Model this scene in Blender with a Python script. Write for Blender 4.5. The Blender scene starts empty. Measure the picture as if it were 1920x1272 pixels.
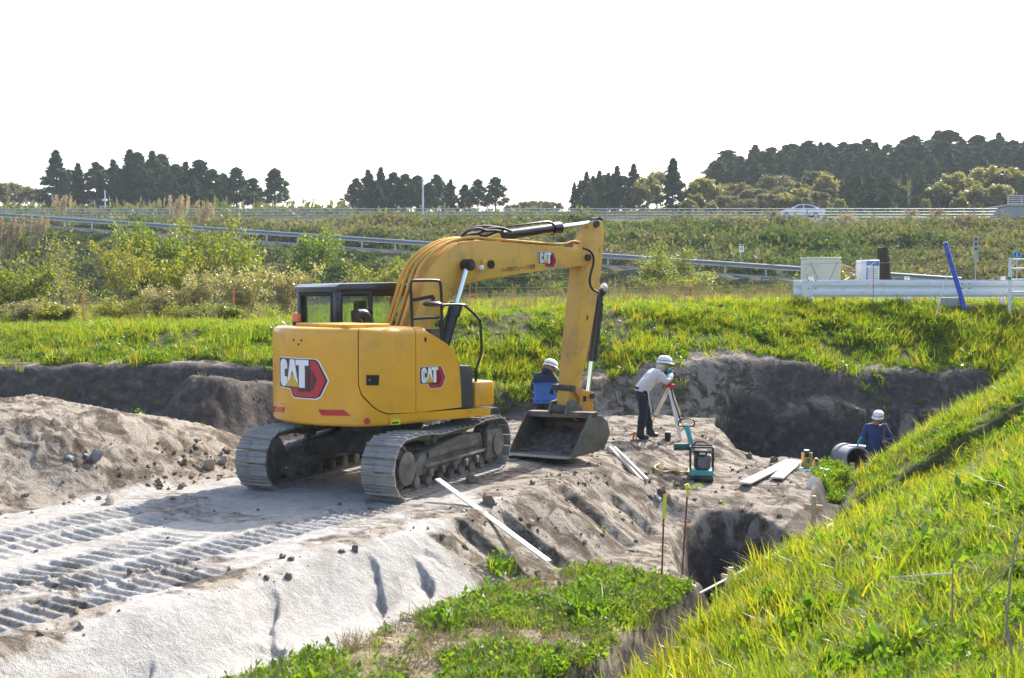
import bpy, bmesh, math, random
import numpy as np
from mathutils import Vector, Matrix, Euler
random.seed(7)
RNG = np.random.default_rng(11)
PI = math.pi
scene = bpy.context.scene
COL = scene.collection

# ------------------------------------------------------------------ camera, sky, sun, exposure
F = 2200.0            # focal length in pixels of the 1920 wide photograph
CAMZ = 2.75
PITCH = math.atan(91.0 / F)
cam_data = bpy.data.cameras.new('camera')
cam = bpy.data.objects.new('camera', cam_data)
COL.objects.link(cam)
cam.location = (0, 0, CAMZ)
cam.rotation_euler = (PI / 2 - PITCH, 0, 0)
cam_data.sensor_width = 36.0
cam_data.lens = F / 1920.0 * 36.0
cam_data.clip_start = 0.1
cam_data.clip_end = 3000.0
scene.camera = cam

SUN_AZ = math.radians(31.0)      # to the right of the view direction (+Y)
SUN_EL = math.radians(40.0)
world = bpy.data.worlds.new('World')
scene.world = world
world.use_nodes = True
wn = world.node_tree
wn.nodes.clear()
sky = wn.nodes.new('ShaderNodeTexSky')
sky.sky_type = 'NISHITA'
sky.sun_disc = False
sky.sun_elevation = SUN_EL
sky.sun_rotation = SUN_AZ
sky.air_density = 1.0
sky.dust_density = 3.0
sky.ozone_density = 1.0
bg = wn.nodes.new('ShaderNodeBackground')
bg.inputs['Strength'].default_value = 0.15
wo = wn.nodes.new('ShaderNodeOutputWorld')
wn.links.new(sky.outputs[0], bg.inputs['Color'])
wn.links.new(bg.outputs[0], wo.inputs['Surface'])
sun_data = bpy.data.lights.new('sun', 'SUN')
sun_data.energy = 4.0
sun_data.angle = math.radians(0.55)
sun_data.color = (1.0, 0.94, 0.84)
sun = bpy.data.objects.new('sun', sun_data)
COL.objects.link(sun)
sdir = Vector((math.sin(SUN_AZ) * math.cos(SUN_EL), math.cos(SUN_AZ) * math.cos(SUN_EL), math.sin(SUN_EL)))
sun.rotation_euler = sdir.to_track_quat('Z', 'Y').to_euler()
sun.location = (40, 60, 60)
vs = scene.view_settings
vs.view_transform = 'Standard'
vs.look = 'None'
vs.gamma = 1.0
vs.exposure = 1.3
vs.use_curve_mapping = False
try:
    scene.cycles.max_bounces = 7
    scene.cycles.transparent_max_bounces = 12
    scene.cycles.use_adaptive_sampling = True
    scene.cycles.adaptive_threshold = 0.02
    scene.cycles.caustics_reflective = False
    scene.cycles.caustics_refractive = False
    scene.cycles.volume_bounces = 0
    scene.cycles.use_denoising = True
except Exception:
    pass


def P(px, py, Y):
    """world point on the sight line of photograph pixel (px, py) at depth Y"""
    u = (px - 960.0) / F
    v = (636.0 - py) / F
    dy = math.cos(PITCH) + v * math.sin(PITCH)
    dz = -math.sin(PITCH) + v * math.cos(PITCH)
    t = Y / dy
    return Vector((u * t, Y, CAMZ + dz * t))


# ------------------------------------------------------------------ numpy noise
def _hash(ix, iy, seed):
    h = (ix.astype(np.int64) * 374761393 + iy.astype(np.int64) * 668265263 + seed * 974711) & 0xffffffff
    h = ((h ^ (h >> 13)) * 1274126177) & 0xffffffff
    h = (h ^ (h >> 16)) & 0xffffffff
    return h / 4294967295.0


def vnoise(x, y, seed=0):
    x = np.asarray(x, float); y = np.asarray(y, float)
    ix = np.floor(x); iy = np.floor(y)
    fx = x - ix; fy = y - iy
    fx = fx * fx * fx * (fx * (fx * 6 - 15) + 10); fy = fy * fy * fy * (fy * (fy * 6 - 15) + 10)
    a = _hash(ix, iy, seed); b = _hash(ix + 1, iy, seed)
    c = _hash(ix, iy + 1, seed); d = _hash(ix + 1, iy + 1, seed)
    return (a + (b - a) * fx) * (1 - fy) + (c + (d - c) * fx) * fy - 0.5


def fbm(x, y, oct=4, seed=0, gain=0.5):
    s = 0; a = 1.0
    ca, sa = math.cos(0.6), math.sin(0.6)
    for i in range(oct):
        s = s + a * vnoise(x, y, seed + i * 17)
        x, y = (x * ca - y * sa) * 2.03 + 5.1, (x * sa + y * ca) * 2.03 - 3.7
        a *= gain
    return s


def sm(a, b, x):
    t = np.clip((np.asarray(x, float) - a) / (b - a), 0, 1)
    return t * t * (3 - 2 * t)


def smax(a, b, k):
    h = np.clip(0.5 + 0.5 * (a - b) / k, 0, 1)
    return b + (a - b) * h + k * h * (1 - h)


def poly_sdf(x, y, poly):
    """signed distance, positive inside"""
    x = np.asarray(x, float); y = np.asarray(y, float)
    dmin = np.full(x.shape, 1e9); inside = np.zeros(x.shape, bool)
    n = len(poly)
    for i in range(n):
        x0, y0 = poly[i]; x1, y1 = poly[(i + 1) % n]
        ex, ey = x1 - x0, y1 - y0
        t = np.clip(((x - x0) * ex + (y - y0) * ey) / (ex * ex + ey * ey), 0, 1)
        dmin = np.minimum(dmin, np.hypot(x - x0 - t * ex, y - y0 - t * ey))
        c = ((y0 > y) != (y1 > y)) & (x < (x1 - x0) * (y - y0) / (y1 - y0 + 1e-12) + x0)
        inside ^= c
    return np.where(inside, dmin, -dmin)


# ------------------------------------------------------------------ the lie of the land
R0 = (-3.73, 9.25)


def sd(x, y):
    vx = np.asarray(x, float) - R0[0]; vy = np.asarray(y, float) - R0[1]
    return 0.504 * vx + 0.864 * vy, 0.864 * vx - 0.504 * vy


def xy_of(s, d):
    return R0[0] + 0.504 * s + 0.864 * d, R0[1] + 0.864 * s - 0.504 * d


HOLE = [(7.35, 2.75), (8.3, 2.0), (9.4, 1.45), (10.5, 1.15), (11.2, 1.35), (11.5, 1.75), (11.2, 2.4), (10.5, 3.0),
        (9.4, 3.15), (7.4, 3.15)]
PIT = [(4.15, 25.0), (4.40, 22.9), (5.4, 23.1), (6.35, 22.9), (6.55, 22.2), (7.15, 22.75), (8.6, 24.1), (10.1, 25.4),
       (10.7, 26.6), (5.0, 26.5)]
_dt_s = [-10, 3.5, 6.3, 8, 10.3, 12.5, 15.6, 17.2, 19.1, 21, 23, 27]
_dt_d = [3.75, 3.65, 3.2, 3.1, 3.15, 3.05, 2.45, 2.59, 3.1, 3.75, 4.5, 6.0]
_zt = [-0.75, -0.78, -0.85, -0.9, -0.98, -1.0, -1.0, -1.0, -1.0, -1.0, -1.0, -1.0]


def bank_q(s, d):
    return d - np.interp(s, _dt_s, _dt_d)


def crest_z(x):
    return np.interp(x, [-16, -5, 0, 3, 16], [1.82, 1.86, 2.20, 2.36, 2.42])


def back_b(x, y):
    return y - np.interp(x, [-16, -5, -1, 2, 4.5, 6, 12, 16], [24.3, 24.3, 24.8, 25.2, 26.0, 26.5, 26.8, 27.0])


def face_z(x):
    return np.interp(x, [-16, -4, -1, 1, 2.7, 5.2, 8, 12], [1.1, 1.12, 0.75, 0.55, 1.0, 1.25, 0.85, 0.8])


GULLIES = [  # cuts down the sand slope: (s0, d0, s1, d1, width, depth)
    (4.05, 0.12, 3.45, 0.85, 0.05, 0.085), (4.75, 0.30, 4.25, 0.80, 0.035, 0.10), (2.7, 0.05, 1.65, 0.95, 0.07, 0.065),
    (0.75, 0.35, 0.15, 0.90, 0.05, 0.06), (5.15, 0.15, 4.95, 0.55, 0.03, 0.05)]
STEPS = [(5.95, 0.10, 0.75), (7.0, 0.12, 0.7), (8.75, 0.05, 0.9), (9.9, 0.25, 0.6)]


def height(x, y, detail=True):
    x = np.asarray(x, float); y = np.asarray(y, float)
    s, d = sd(x, y)
    bench = np.interp(s, [-8, 0, 3, 6, 8, 11], [-0.5, -0.5, -0.55, -0.72, -0.86, -0.8])
    dw = d + 0.22 * vnoise(s * 0.7, s * 0 + 3.3, 5) + 0.10 * vnoise(s * 2.3, d * 0.4, 6) * sm(3.8, 6.0, s)
    zs = -0.84 * (np.sqrt(dw * dw + 0.02) + dw) * 0.5
    zA = smax(bench + 0 * s, zs, 0.09)
    zP = -0.05 - 0.45 * sm(-0.8, 0.7, d) - 0.15 * sm(0.9, 2.6, d) - 0.22 * sm(2.3, 3.3, d) + 0.16 * fbm(s * 0.5, d * 0.6, 3, 9)
    wE = sm(10.75, 11.25, s + 0.2 * vnoise(d * 1.7, s * 0, 8) + 0.35 * np.clip(-d, 0, 3))
    z = zA * (1 - wE) + zP * wE
    # heap along the left of the ramp
    along = np.interp(s, [-8, 4.8, 5.8, 6.6, 7.4, 8.3, 9.4], [0.98, 0.98, 0.93, 0.80, 0.58, 0.30, 0.0])
    dl = d + 0.5 * vnoise(s * 0.6, d * 0.2, 31)
    heap = along * sm(-4.55, -6.0, dl) * (1 - sm(-7.4, -9.6, dl))
    heap = heap * (1 + 0.20 * fbm(s * 0.6, d * 0.6, 3, 33))
    z = z + heap + 0.15 * sm(-5, -8, d) * sm(12, 8, s)
    # dark mound behind
    mx = x + 5.6; my = (y - 21.9) - 0.55 * np.clip(mx, 0, 3)
    rx = np.where(mx > 0, mx / 2.6, mx / 1.5)
    rr = np.sqrt(rx ** 2 + (np.where(my < 0, my / 1.15, my / 2.2)) ** 2) + 0.26 * fbm(x * 1.1, y * 1.1, 4, 41, 0.5)
    z = z + 1.05 * sm(0.0, 0.75, 1 - rr)
    # hole in front of the platform
    ds = s + 0.12 * vnoise(d * 2, s * 1.3, 51); dd = d + 0.12 * vnoise(s * 2, d * 1.3, 52)
    hs = poly_sdf(ds, dd, HOLE)
    z = z - (1.35) * sm(-0.03, 0.42, hs) - 0.07 * sm(-0.7, 0.0, hs)
    # right bank, its toe trench
    q = bank_q(s, d) + 0.10 * fbm(s * 0.9, d * 0.3, 2, 61)
    a = np.clip(s - 12.0, 0, None)
    zb = np.interp(s, _dt_s, _zt) + 0.49 * np.clip(q, 0, 4.6) + 0.06 * np.clip(q - 4.6, 0, 20) + 0.0166 * a * a
    zb = zb + 0.10 * fbm(x * 0.8, y * 0.8, 3, 62) * sm(0.1, 0.8, q)
    # notch cut along the bank
    nl = (x - 5.2) * (-0.42) + (y - 18.7) * 0.90 - 0.08 * fbm(x * 2, y * 2, 2, 64)
    zb = zb + 0.33 * (sm(-0.09, 0.07, nl) - 0.5) * sm(4.0, 5.4, x) * sm(10.8, 8.5, x) * sm(3.0, 0.7, np.abs(nl))
    wq = sm(-0.06, 0.06, q)
    tr = np.exp(-((q + 0.22) / 0.21) ** 4) * (0.62 * sm(9.0, 7.6, s) + 0.35 * sm(11.8, 13.0, s) * sm(16.5, 15.5, s))
    z = (z - tr) * (1 - wq) + zb * wq
    # back bank
    b = back_b(x, y) + 0.25 * fbm(x * 0.7, y * 0.3, 3, 71)
    fz = face_z(x); cz = crest_z(x)
    zk = np.where(b < 0.75, fz * sm(-0.05, 0.8, b) + 0.02, fz + (cz - fz) * sm(0.55, 4.6, b) ** 0.9)
    zk = zk + 0.12 * fbm(x * 0.9, y * 0.9, 3, 72) * sm(0.0, 0.8, b) * sm(5.2, 3.2, b)
    z = np.where(b > -0.05, np.maximum(z, zk), z)
    # pit
    ps = poly_sdf(x + 0.14 * vnoise(y * 2, x, 81), y + 0.12 * vnoise(x * 2, y, 82), PIT)
    wp = sm(-0.02, 0.16, ps)
    z = z * (1 - wp) + (-1.5 + 0.1 * fbm(x, y, 2, 83)) * wp
    if detail:
        on_ramp = sm(0.12, -0.15, d) * sm(-4.9, -4.4, d) * sm(11.5, 10.5, s)
        # prints of the crawler shoes
        for d0, s_end, wob, pit_, sk_ in ((-1.15, 6.1, 0.10, 0.165, 0.10), (-3.45, 6.0, 0.12, 0.165, 0.10), (-1.95, 3.4, -0.2, 0.18, -0.12), (-2.75, 5.2, 0.12, 0.17, 0.2), (-0.62, 2.4, 0.08, 0.17, 0.05)):
            dc = d - (d0 + wob * np.sin(s * 0.55 + d0))
            live = sm(s_end + 0.3, s_end - 0.3, s) * sm(-0.42, -0.12, fbm(s * 0.5 + d0, d * 0.8, 2, int(90 - d0 * 3)) + 0.10)
            band = sm(0.33, 0.29, np.abs(dc)) * live
            ph = (s + sk_ * dc + 0.02 * vnoise(s * 3, d * 3, 91)) / pit_
            ph = ph - np.floor(ph)
            ridge = sm(0.58, 0.78, ph) * sm(1.0, 0.90, ph)
            edge = np.exp(-((np.abs(dc) - 0.35) / 0.03) ** 2) * (0.1 + 1.1 * np.clip(vnoise(s * 7.0, d * 2, 92) + 0.35, 0, 1)) * live
            z = z + on_ramp * ((-0.03 + 0.052 * ridge * (0.8 + 0.5 * vnoise(s * 4, d * 4, 89))) * band + 0.035 * edge)
        z = z + on_ramp * (0.028 * fbm(x * 1.2, y * 1.2, 3, 95) + 0.008 * fbm(x * 12, y * 12, 2, 96))
        # right slope: gullies on the sand, ledges and scrape marks on the earth
        on_slope = sm(-0.05, 0.08, d) * sm(1.35, 1.0, d) * sm(11.2, 10.8, s)
        for (s0, d0, s1, d1, w, dep) in GULLIES:
            t = np.clip((d - d0) / (d1 - d0), 0, 1)
            sc = s0 + (s1 - s0) * t + 0.26 * vnoise(d * 3.5, s * 0 + s0, 97) + 0.10 * vnoise(d * 13, s * 0 + s0, 93)
            k = s - sc
            ext = sm(d0 - 0.05, d0 + 0.12, d) * sm(d1 + 0.15, d1 - 0.05, d)
            crumb = 0.035 * np.clip(vnoise(s * 16, d * 16, 98) + 0.1, 0, 1) * np.exp(-((k + 0.12) / 0.10) ** 2) * sm(0.3, 0.7, t)
            z = z + on_slope * ext * (-1.3 * dep * np.sin(PI * np.clip(t, 0.04, 0.96)) ** 0.7 * (0.75 + 0.9 * vnoise(d * 9, s * 0 + s0, 92)) * (sm(-(0.18 + 6 * w), -0.01, k) - sm(-0.01, 0.03, k)) + crumb * 1.5)
        earth = sm(4.9, 5.6, s + 0.4 * vnoise(d * 2, s, 98))
        scr = vnoise(s * 7, d * 0.8, 99) * 0.02 + vnoise(s * 19, d * 1.0, 100) * 0.012 + fbm(s * 1.2, d * 1.2, 3, 101) * 0.05
        for (s0, d0, wd) in STEPS:
            k = (s - s0 - 0.35 * (d - d0)) + 0.12 * vnoise(d * 3, s * 1.1, int(s0 * 10))
            scr = scr - 0.13 * (sm(-0.55, -0.03, k) - sm(-0.03, 0.02, k)) * sm(d0 - 0.1, d0 + 0.1, d) * sm(d0 + wd + 0.2, d0 + wd, d)
        z = z + on_slope * earth * scr
        z = z + on_slope * (1 - earth) * (0.012 * fbm(s * 1.5, d * 1.5, 3, 103))
        # broken earth elsewhere
        rough = (1 - on_ramp) * (1 - on_slope)
        grassy = np.maximum(sm(0.1, 0.5, q), sm(0.9, 1.6, b))
        amp = rough * (1 - 0.7 * grassy) * (1 - 0.6 * np.clip(heap * 2, 0, 1))
        z = z + amp * (0.045 * fbm(x * 1.6, y * 1.6, 6, 111, 0.58) + 0.04 * np.abs(fbm(x * 7, y * 7, 3, 112)) * sm(-0.1, 0.2, fbm(x * 0.9, y * 0.9, 2, 115)))
        plat = wE * (1 - wp) * sm(3.0, 2.4, d) * sm(0.0, -0.4, b)
        z = z + plat * (0.035 * fbm(s * 3.2, d * 1.0, 5, 113, 0.6) + 0.02 * vnoise(s * 9, d * 2, 114) + 0.05 * np.floor(fbm(s * 1.2, d * 0.7, 3, 116) * 4) / 4)
        hp = np.clip(heap * 2, 0, 1)
        lay = fbm(s * 0.8, d * 1.6, 3, 121) * 6
        z = z + hp * 0.05 * (lay - np.floor(lay)) + hp * 0.02 * fbm(x * 2.5, y * 2.5, 5, 122)
    return z


def h1(x, y):
    return float(height(np.array([x]), np.array([y]))[0])


def road_y(x):
    return 81.5 - 0.346 * x


def road_z(x):
    return np.minimum(4.82 - 0.0795 * np.asarray(x, float), 9.0)


def height_far(x, y):
    x = np.asarray(x, float); y = np.asarray(y, float)
    field = crest_z(x * 31.0 / np.maximum(y, 31)) - 0.015 + 0.10 * fbm(x * 0.25, y * 0.25, 3, 201) * sm(31.5, 34, y)
    yr = road_y(x); zr = road_z(x)
    yb = yr - 2.2 - (zr - 2.35) * 2.0
    z = field
    lower = 2.35 + (zr - 2.35) * np.clip((y - yb) / np.maximum(yr - 2.2 - yb, 0.1), 0, 1)
    ytop = np.maximum(105.0, yr + 4)
    upper = zr + (9.2 - zr) * np.clip((y - yr - 2.2) / (ytop - yr - 2.2), 0, 1) ** 0.9
    emb = np.where(y < yr - 2.2, lower, np.where(y < yr + 2.2, zr, upper))
    nz = fbm(x * 0.22, y * 0.22, 4, 202)
    onl = sm(-0.2, 1.5, y - yb) * sm(-2.2, -3.4, y - yr)
    onu = sm(2.2, 3.6, y - yr) * sm(105, 103, y)
    emb = emb + nz * 0.7 * (onl + onu)
    z = np.where(y > yb, np.maximum(emb, np.minimum(field, 2.6)), z)
    z = np.where(y > 119.5, 9.2 + 0.085 * np.clip(y - 119.5, 0, 60) + 0.02 * np.clip(y - 180, 0, 400), z)
    z = z + sm(18, 50, x) * 8.5 * sm(140, 225, y)
    z = z - sm(300, 900, y) * 10
    return z


def hz(x, y):
    return h1(x, y) if y < 31.4 else float(height_far(np.array([x]), np.array([y]))[0])


def G(px, py, y0=6.0, y1=31.3, lift=0.0):
    """where the sight line of a photograph pixel meets the ground"""
    ys = np.linspace(y0, y1, 900)
    u = (px - 960.0) / F; v = (636.0 - py) / F
    dy = math.cos(PITCH) + v * math.sin(PITCH); dz = -math.sin(PITCH) + v * math.cos(PITCH)
    t = ys / dy
    zz = CAMZ + dz * t; xx = u * t
    hh = height(xx, ys)
    below = np.nonzero(zz < hh)[0]
    k = below[0] if len(below) else len(ys) - 1
    return Vector((xx[k], ys[k], hh[k] + lift))


# ------------------------------------------------------------------ materials
MATS = {}


def _new(name):
    m = bpy.data.materials.new(name)
    m.use_nodes = True
    nt = m.node_tree
    nt.nodes.clear()
    out = nt.nodes.new('ShaderNodeOutputMaterial')
    MATS[name] = m
    return m, nt, out


def N(nt, typ, **kw):
    n = nt.nodes.new(typ)
    for k, v in kw.items():
        if k == 'op':
            n.operation = v
        elif hasattr(n, k) and k not in ('inputs',):
            setattr(n, k, v)
        else:
            n.inputs[k].default_value = v
    return n


def noise(nt, scale, detail=4, rough=0.55, vec=None, dist=0.0):
    n = nt.nodes.new('ShaderNodeTexNoise')
    n.inputs['Scale'].default_value = scale
    n.inputs['Detail'].default_value = detail
    n.inputs['Roughness'].default_value = rough
    n.inputs['Distortion'].default_value = dist
    if vec is not None:
        nt.links.new(vec, n.inputs['Vector'])
    return n


def ramp(nt, fac, stops):
    r = nt.nodes.new('ShaderNodeValToRGB')
    el = r.color_ramp.elements
    while len(el) < len(stops):
        el.new(0.5)
    for e, (p, c) in zip(el, stops):
        e.position = p
        e.color = (c[0], c[1], c[2], 1) if len(c) == 3 else c
    nt.links.new(fac, r.inputs[0])
    return r


def mixc(nt, fac, a, b, blend='MIX'):
    m = nt.nodes.new('ShaderNodeMix')
    m.data_type = 'RGBA'
    m.blend_type = blend
    for sock, val in ((m.inputs[0], fac), (m.inputs[6], a), (m.inputs[7], b)):
        if hasattr(val, 'node'):
            nt.links.new(val, sock)
        elif isinstance(val, (int, float)):
            sock.default_value = val
        else:
            sock.default_value = (val[0], val[1], val[2], 1)
    return m.outputs[2]


def math_(nt, op, a, b=None, clamp=False):
    m = nt.nodes.new('ShaderNodeMath')
    m.operation = op
    m.use_clamp = clamp
    for i, v in enumerate((a, b)):
        if v is None:
            continue
        if hasattr(v, 'node'):
            nt.links.new(v, m.inputs[i])
        else:
            m.inputs[i].default_value = v
    return m.outputs[0]


def bump(nt, h, strength, dist):
    b = nt.nodes.new('ShaderNodeBump')
    b.inputs['Strength'].default_value = strength
    b.inputs['Distance'].default_value = dist
    nt.links.new(h, b.inputs['Height'])
    return b.outputs[0]


def paint(name, col, rough=0.45, metal=0.0, var=0.12, dirt=None, dirt_amt=0.0, scale=6.0, bumpy=0.0, coat=0.0, spec=0.5):
    """a paint, metal, cloth or plastic with uneven colour, optional dirt and relief"""
    m, nt, out = _new(name)
    p = nt.nodes.new('ShaderNodeBsdfPrincipled')
    tc = nt.nodes.new('ShaderNodeTexCoord')
    n1 = noise(nt, scale, 5, 0.6, tc.outputs['Object'])
    lo = [c * (1 - var) for c in col]; hi = [min(1, c * (1 + var)) for c in col]
    c = ramp(nt, n1.outputs[0], [(0.3, lo), (0.7, hi)]).outputs[0]
    if dirt is not None:
        n2 = noise(nt, scale * 0.6, 8, 0.68, tc.outputs['Object'], 0.4)
        f = ramp(nt, n2.outputs[0], [(max(0.0, 0.62 - dirt_amt * 0.5), (0, 0, 0)), (min(1, 0.80 - dirt_amt * 0.25), (1, 1, 1))]).outputs[0]
        c = mixc(nt, f, c, dirt)
        r = math_(nt, 'MULTIPLY_ADD', f, 0.35)
        nt.nodes[-1].inputs[2].default_value = rough
        nt.links.new(r, p.inputs['Roughness'])
    else:
        r = math_(nt, 'MULTIPLY_ADD', n1.outputs[0], 0.2)
        nt.nodes[-1].inputs[2].default_value = max(0.02, rough - 0.1)
        nt.links.new(r, p.inputs['Roughness'])
    nt.links.new(c, p.inputs['Base Color'])
    p.inputs['Metallic'].default_value = metal
    p.inputs['Specular IOR Level'].default_value = spec
    if coat:
        p.inputs['Coat Weight'].default_value = coat
        p.inputs['Coat Roughness'].default_value = 0.12
    if bumpy:
        n3 = noise(nt, scale * 5, 6, 0.6, tc.outputs['Object'])
        nt.links.new(bump(nt, n3.outputs[0], bumpy, 0.01), p.inputs['Normal'])
    nt.links.new(p.outputs[0], out.inputs[0])
    return m


def leafmat(name, cols, trans=0.45, rough=0.45, spec=0.35, broad=0.0):
    """leaves: colour by instance or by spot, light passing through"""
    m, nt, out = _new(name)
    p = nt.nodes.new('ShaderNodeBsdfPrincipled')
    oi = nt.nodes.new('ShaderNodeObjectInfo')
    geo = nt.nodes.new('ShaderNodeNewGeometry')
    nz = noise(nt, 0.9, 2, 0.5, geo.outputs['Position'])
    at = nt.nodes.new('ShaderNodeAttribute'); at.attribute_name = 'tone'
    f = math_(nt, 'MULTIPLY', oi.outputs['Random'], 0.45)
    f = math_(nt, 'ADD', f, math_(nt, 'MULTIPLY', nz.outputs[0], 0.35))
    f = math_(nt, 'ADD', f, math_(nt, 'MULTIPLY', at.outputs['Fac'], 0.40))
    if broad:
        lo = noise(nt, 0.07, 4, 0.6, geo.outputs['Position'], 0.5)
        f = math_(nt, 'ADD', f, math_(nt, 'MULTIPLY', math_(nt, 'SUBTRACT', lo.outputs[0], 0.52), broad))
    n = len(cols)
    c = ramp(nt, f, [(0.22 + 0.62 * i / max(1, n - 1), cols[i]) for i in range(n)]).outputs[0]
    nt.links.new(c, p.inputs['Base Color'])
    p.inputs['Roughness'].default_value = rough
    p.inputs['Specular IOR Level'].default_value = spec
    t = nt.nodes.new('ShaderNodeBsdfTranslucent')
    tcol = mixc(nt, 1.0, c, (1.85, 1.7, 0.6), 'MULTIPLY')
    nt.links.new(tcol, t.inputs[0])
    mx = nt.nodes.new('ShaderNodeMixShader')
    mx.inputs[0].default_value = trans
    nt.links.new(p.outputs[0], mx.inputs[1]); nt.links.new(t.outputs[0], mx.inputs[2])
    nt.links.new(mx.outputs[0], out.inputs[0])
    return m


def glassmat(name, tint=(0.88, 0.95, 0.92), refl=0.12):
    m, nt, out = _new(name)
    tr = nt.nodes.new('ShaderNodeBsdfTransparent'); tr.inputs[0].default_value = (*tint, 1)
    gl = nt.nodes.new('ShaderNodeBsdfGlossy'); gl.inputs['Roughness'].default_value = 0.03
    lw = nt.nodes.new('ShaderNodeLayerWeight'); lw.inputs[0].default_value = 0.5
    f = math_(nt, 'POWER', lw.outputs['Facing'], 4.0)
    f = math_(nt, 'MULTIPLY', f, 0.6)
    f = math_(nt, 'ADD', f, 0.03 + refl * 0.15, True)
    mx = nt.nodes.new('ShaderNodeMixShader')
    nt.links.new(f, mx.inputs[0]); nt.links.new(tr.outputs[0], mx.inputs[1]); nt.links.new(gl.outputs[0], mx.inputs[2])
    # a film of dust
    df = nt.nodes.new('ShaderNodeBsdfDiffuse'); df.inputs[0].default_value = (0.5, 0.52, 0.48, 1)
    tc = nt.nodes.new('ShaderNodeTexCoord')
    nz = noise(nt, 5, 6, 0.7, tc.outputs['Object'])
    ff = ramp(nt, nz.outputs[0], [(0.45, (0.02, 0.02, 0.02)), (0.8, (0.07, 0.07, 0.07))]).outputs[0]
    m2 = nt.nodes.new('ShaderNodeMixShader')
    nt.links.new(ff, m2.inputs[0]); nt.links.new(mx.outputs[0], m2.inputs[1]); nt.links.new(df.outputs[0], m2.inputs[2])
    nt.links.new(m2.outputs[0], out.inputs[0])
    return m


def wood(name, col, dark, scale=3.0, rough=0.6):
    m, nt, out = _new(name)
    p = nt.nodes.new('ShaderNodeBsdfPrincipled')
    tc = nt.nodes.new('ShaderNodeTexCoord')
    mp = nt.nodes.new('ShaderNodeMapping'); mp.inputs['Scale'].default_value = (0.6, 14, 14)
    nt.links.new(tc.outputs['Object'], mp.inputs[0])
    n1 = noise(nt, scale, 5, 0.6, mp.outputs[0], 0.6)
    n2 = noise(nt, 2.2, 4, 0.6, tc.outputs['Object'])
    c = ramp(nt, n1.outputs[0], [(0.3, dark), (0.6, col)]).outputs[0]
    c = mixc(nt, math_(nt, 'MULTIPLY', n2.outputs[0], 0.35), c, [x * 0.72 for x in col])
    nt.links.new(c, p.inputs['Base Color']); p.inputs['Roughness'].default_value = rough
    nt.links.new(bump(nt, n1.outputs[0], 0.3, 0.004), p.inputs['Normal'])
    nt.links.new(p.outputs[0], out.inputs[0])
    return m


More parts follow.
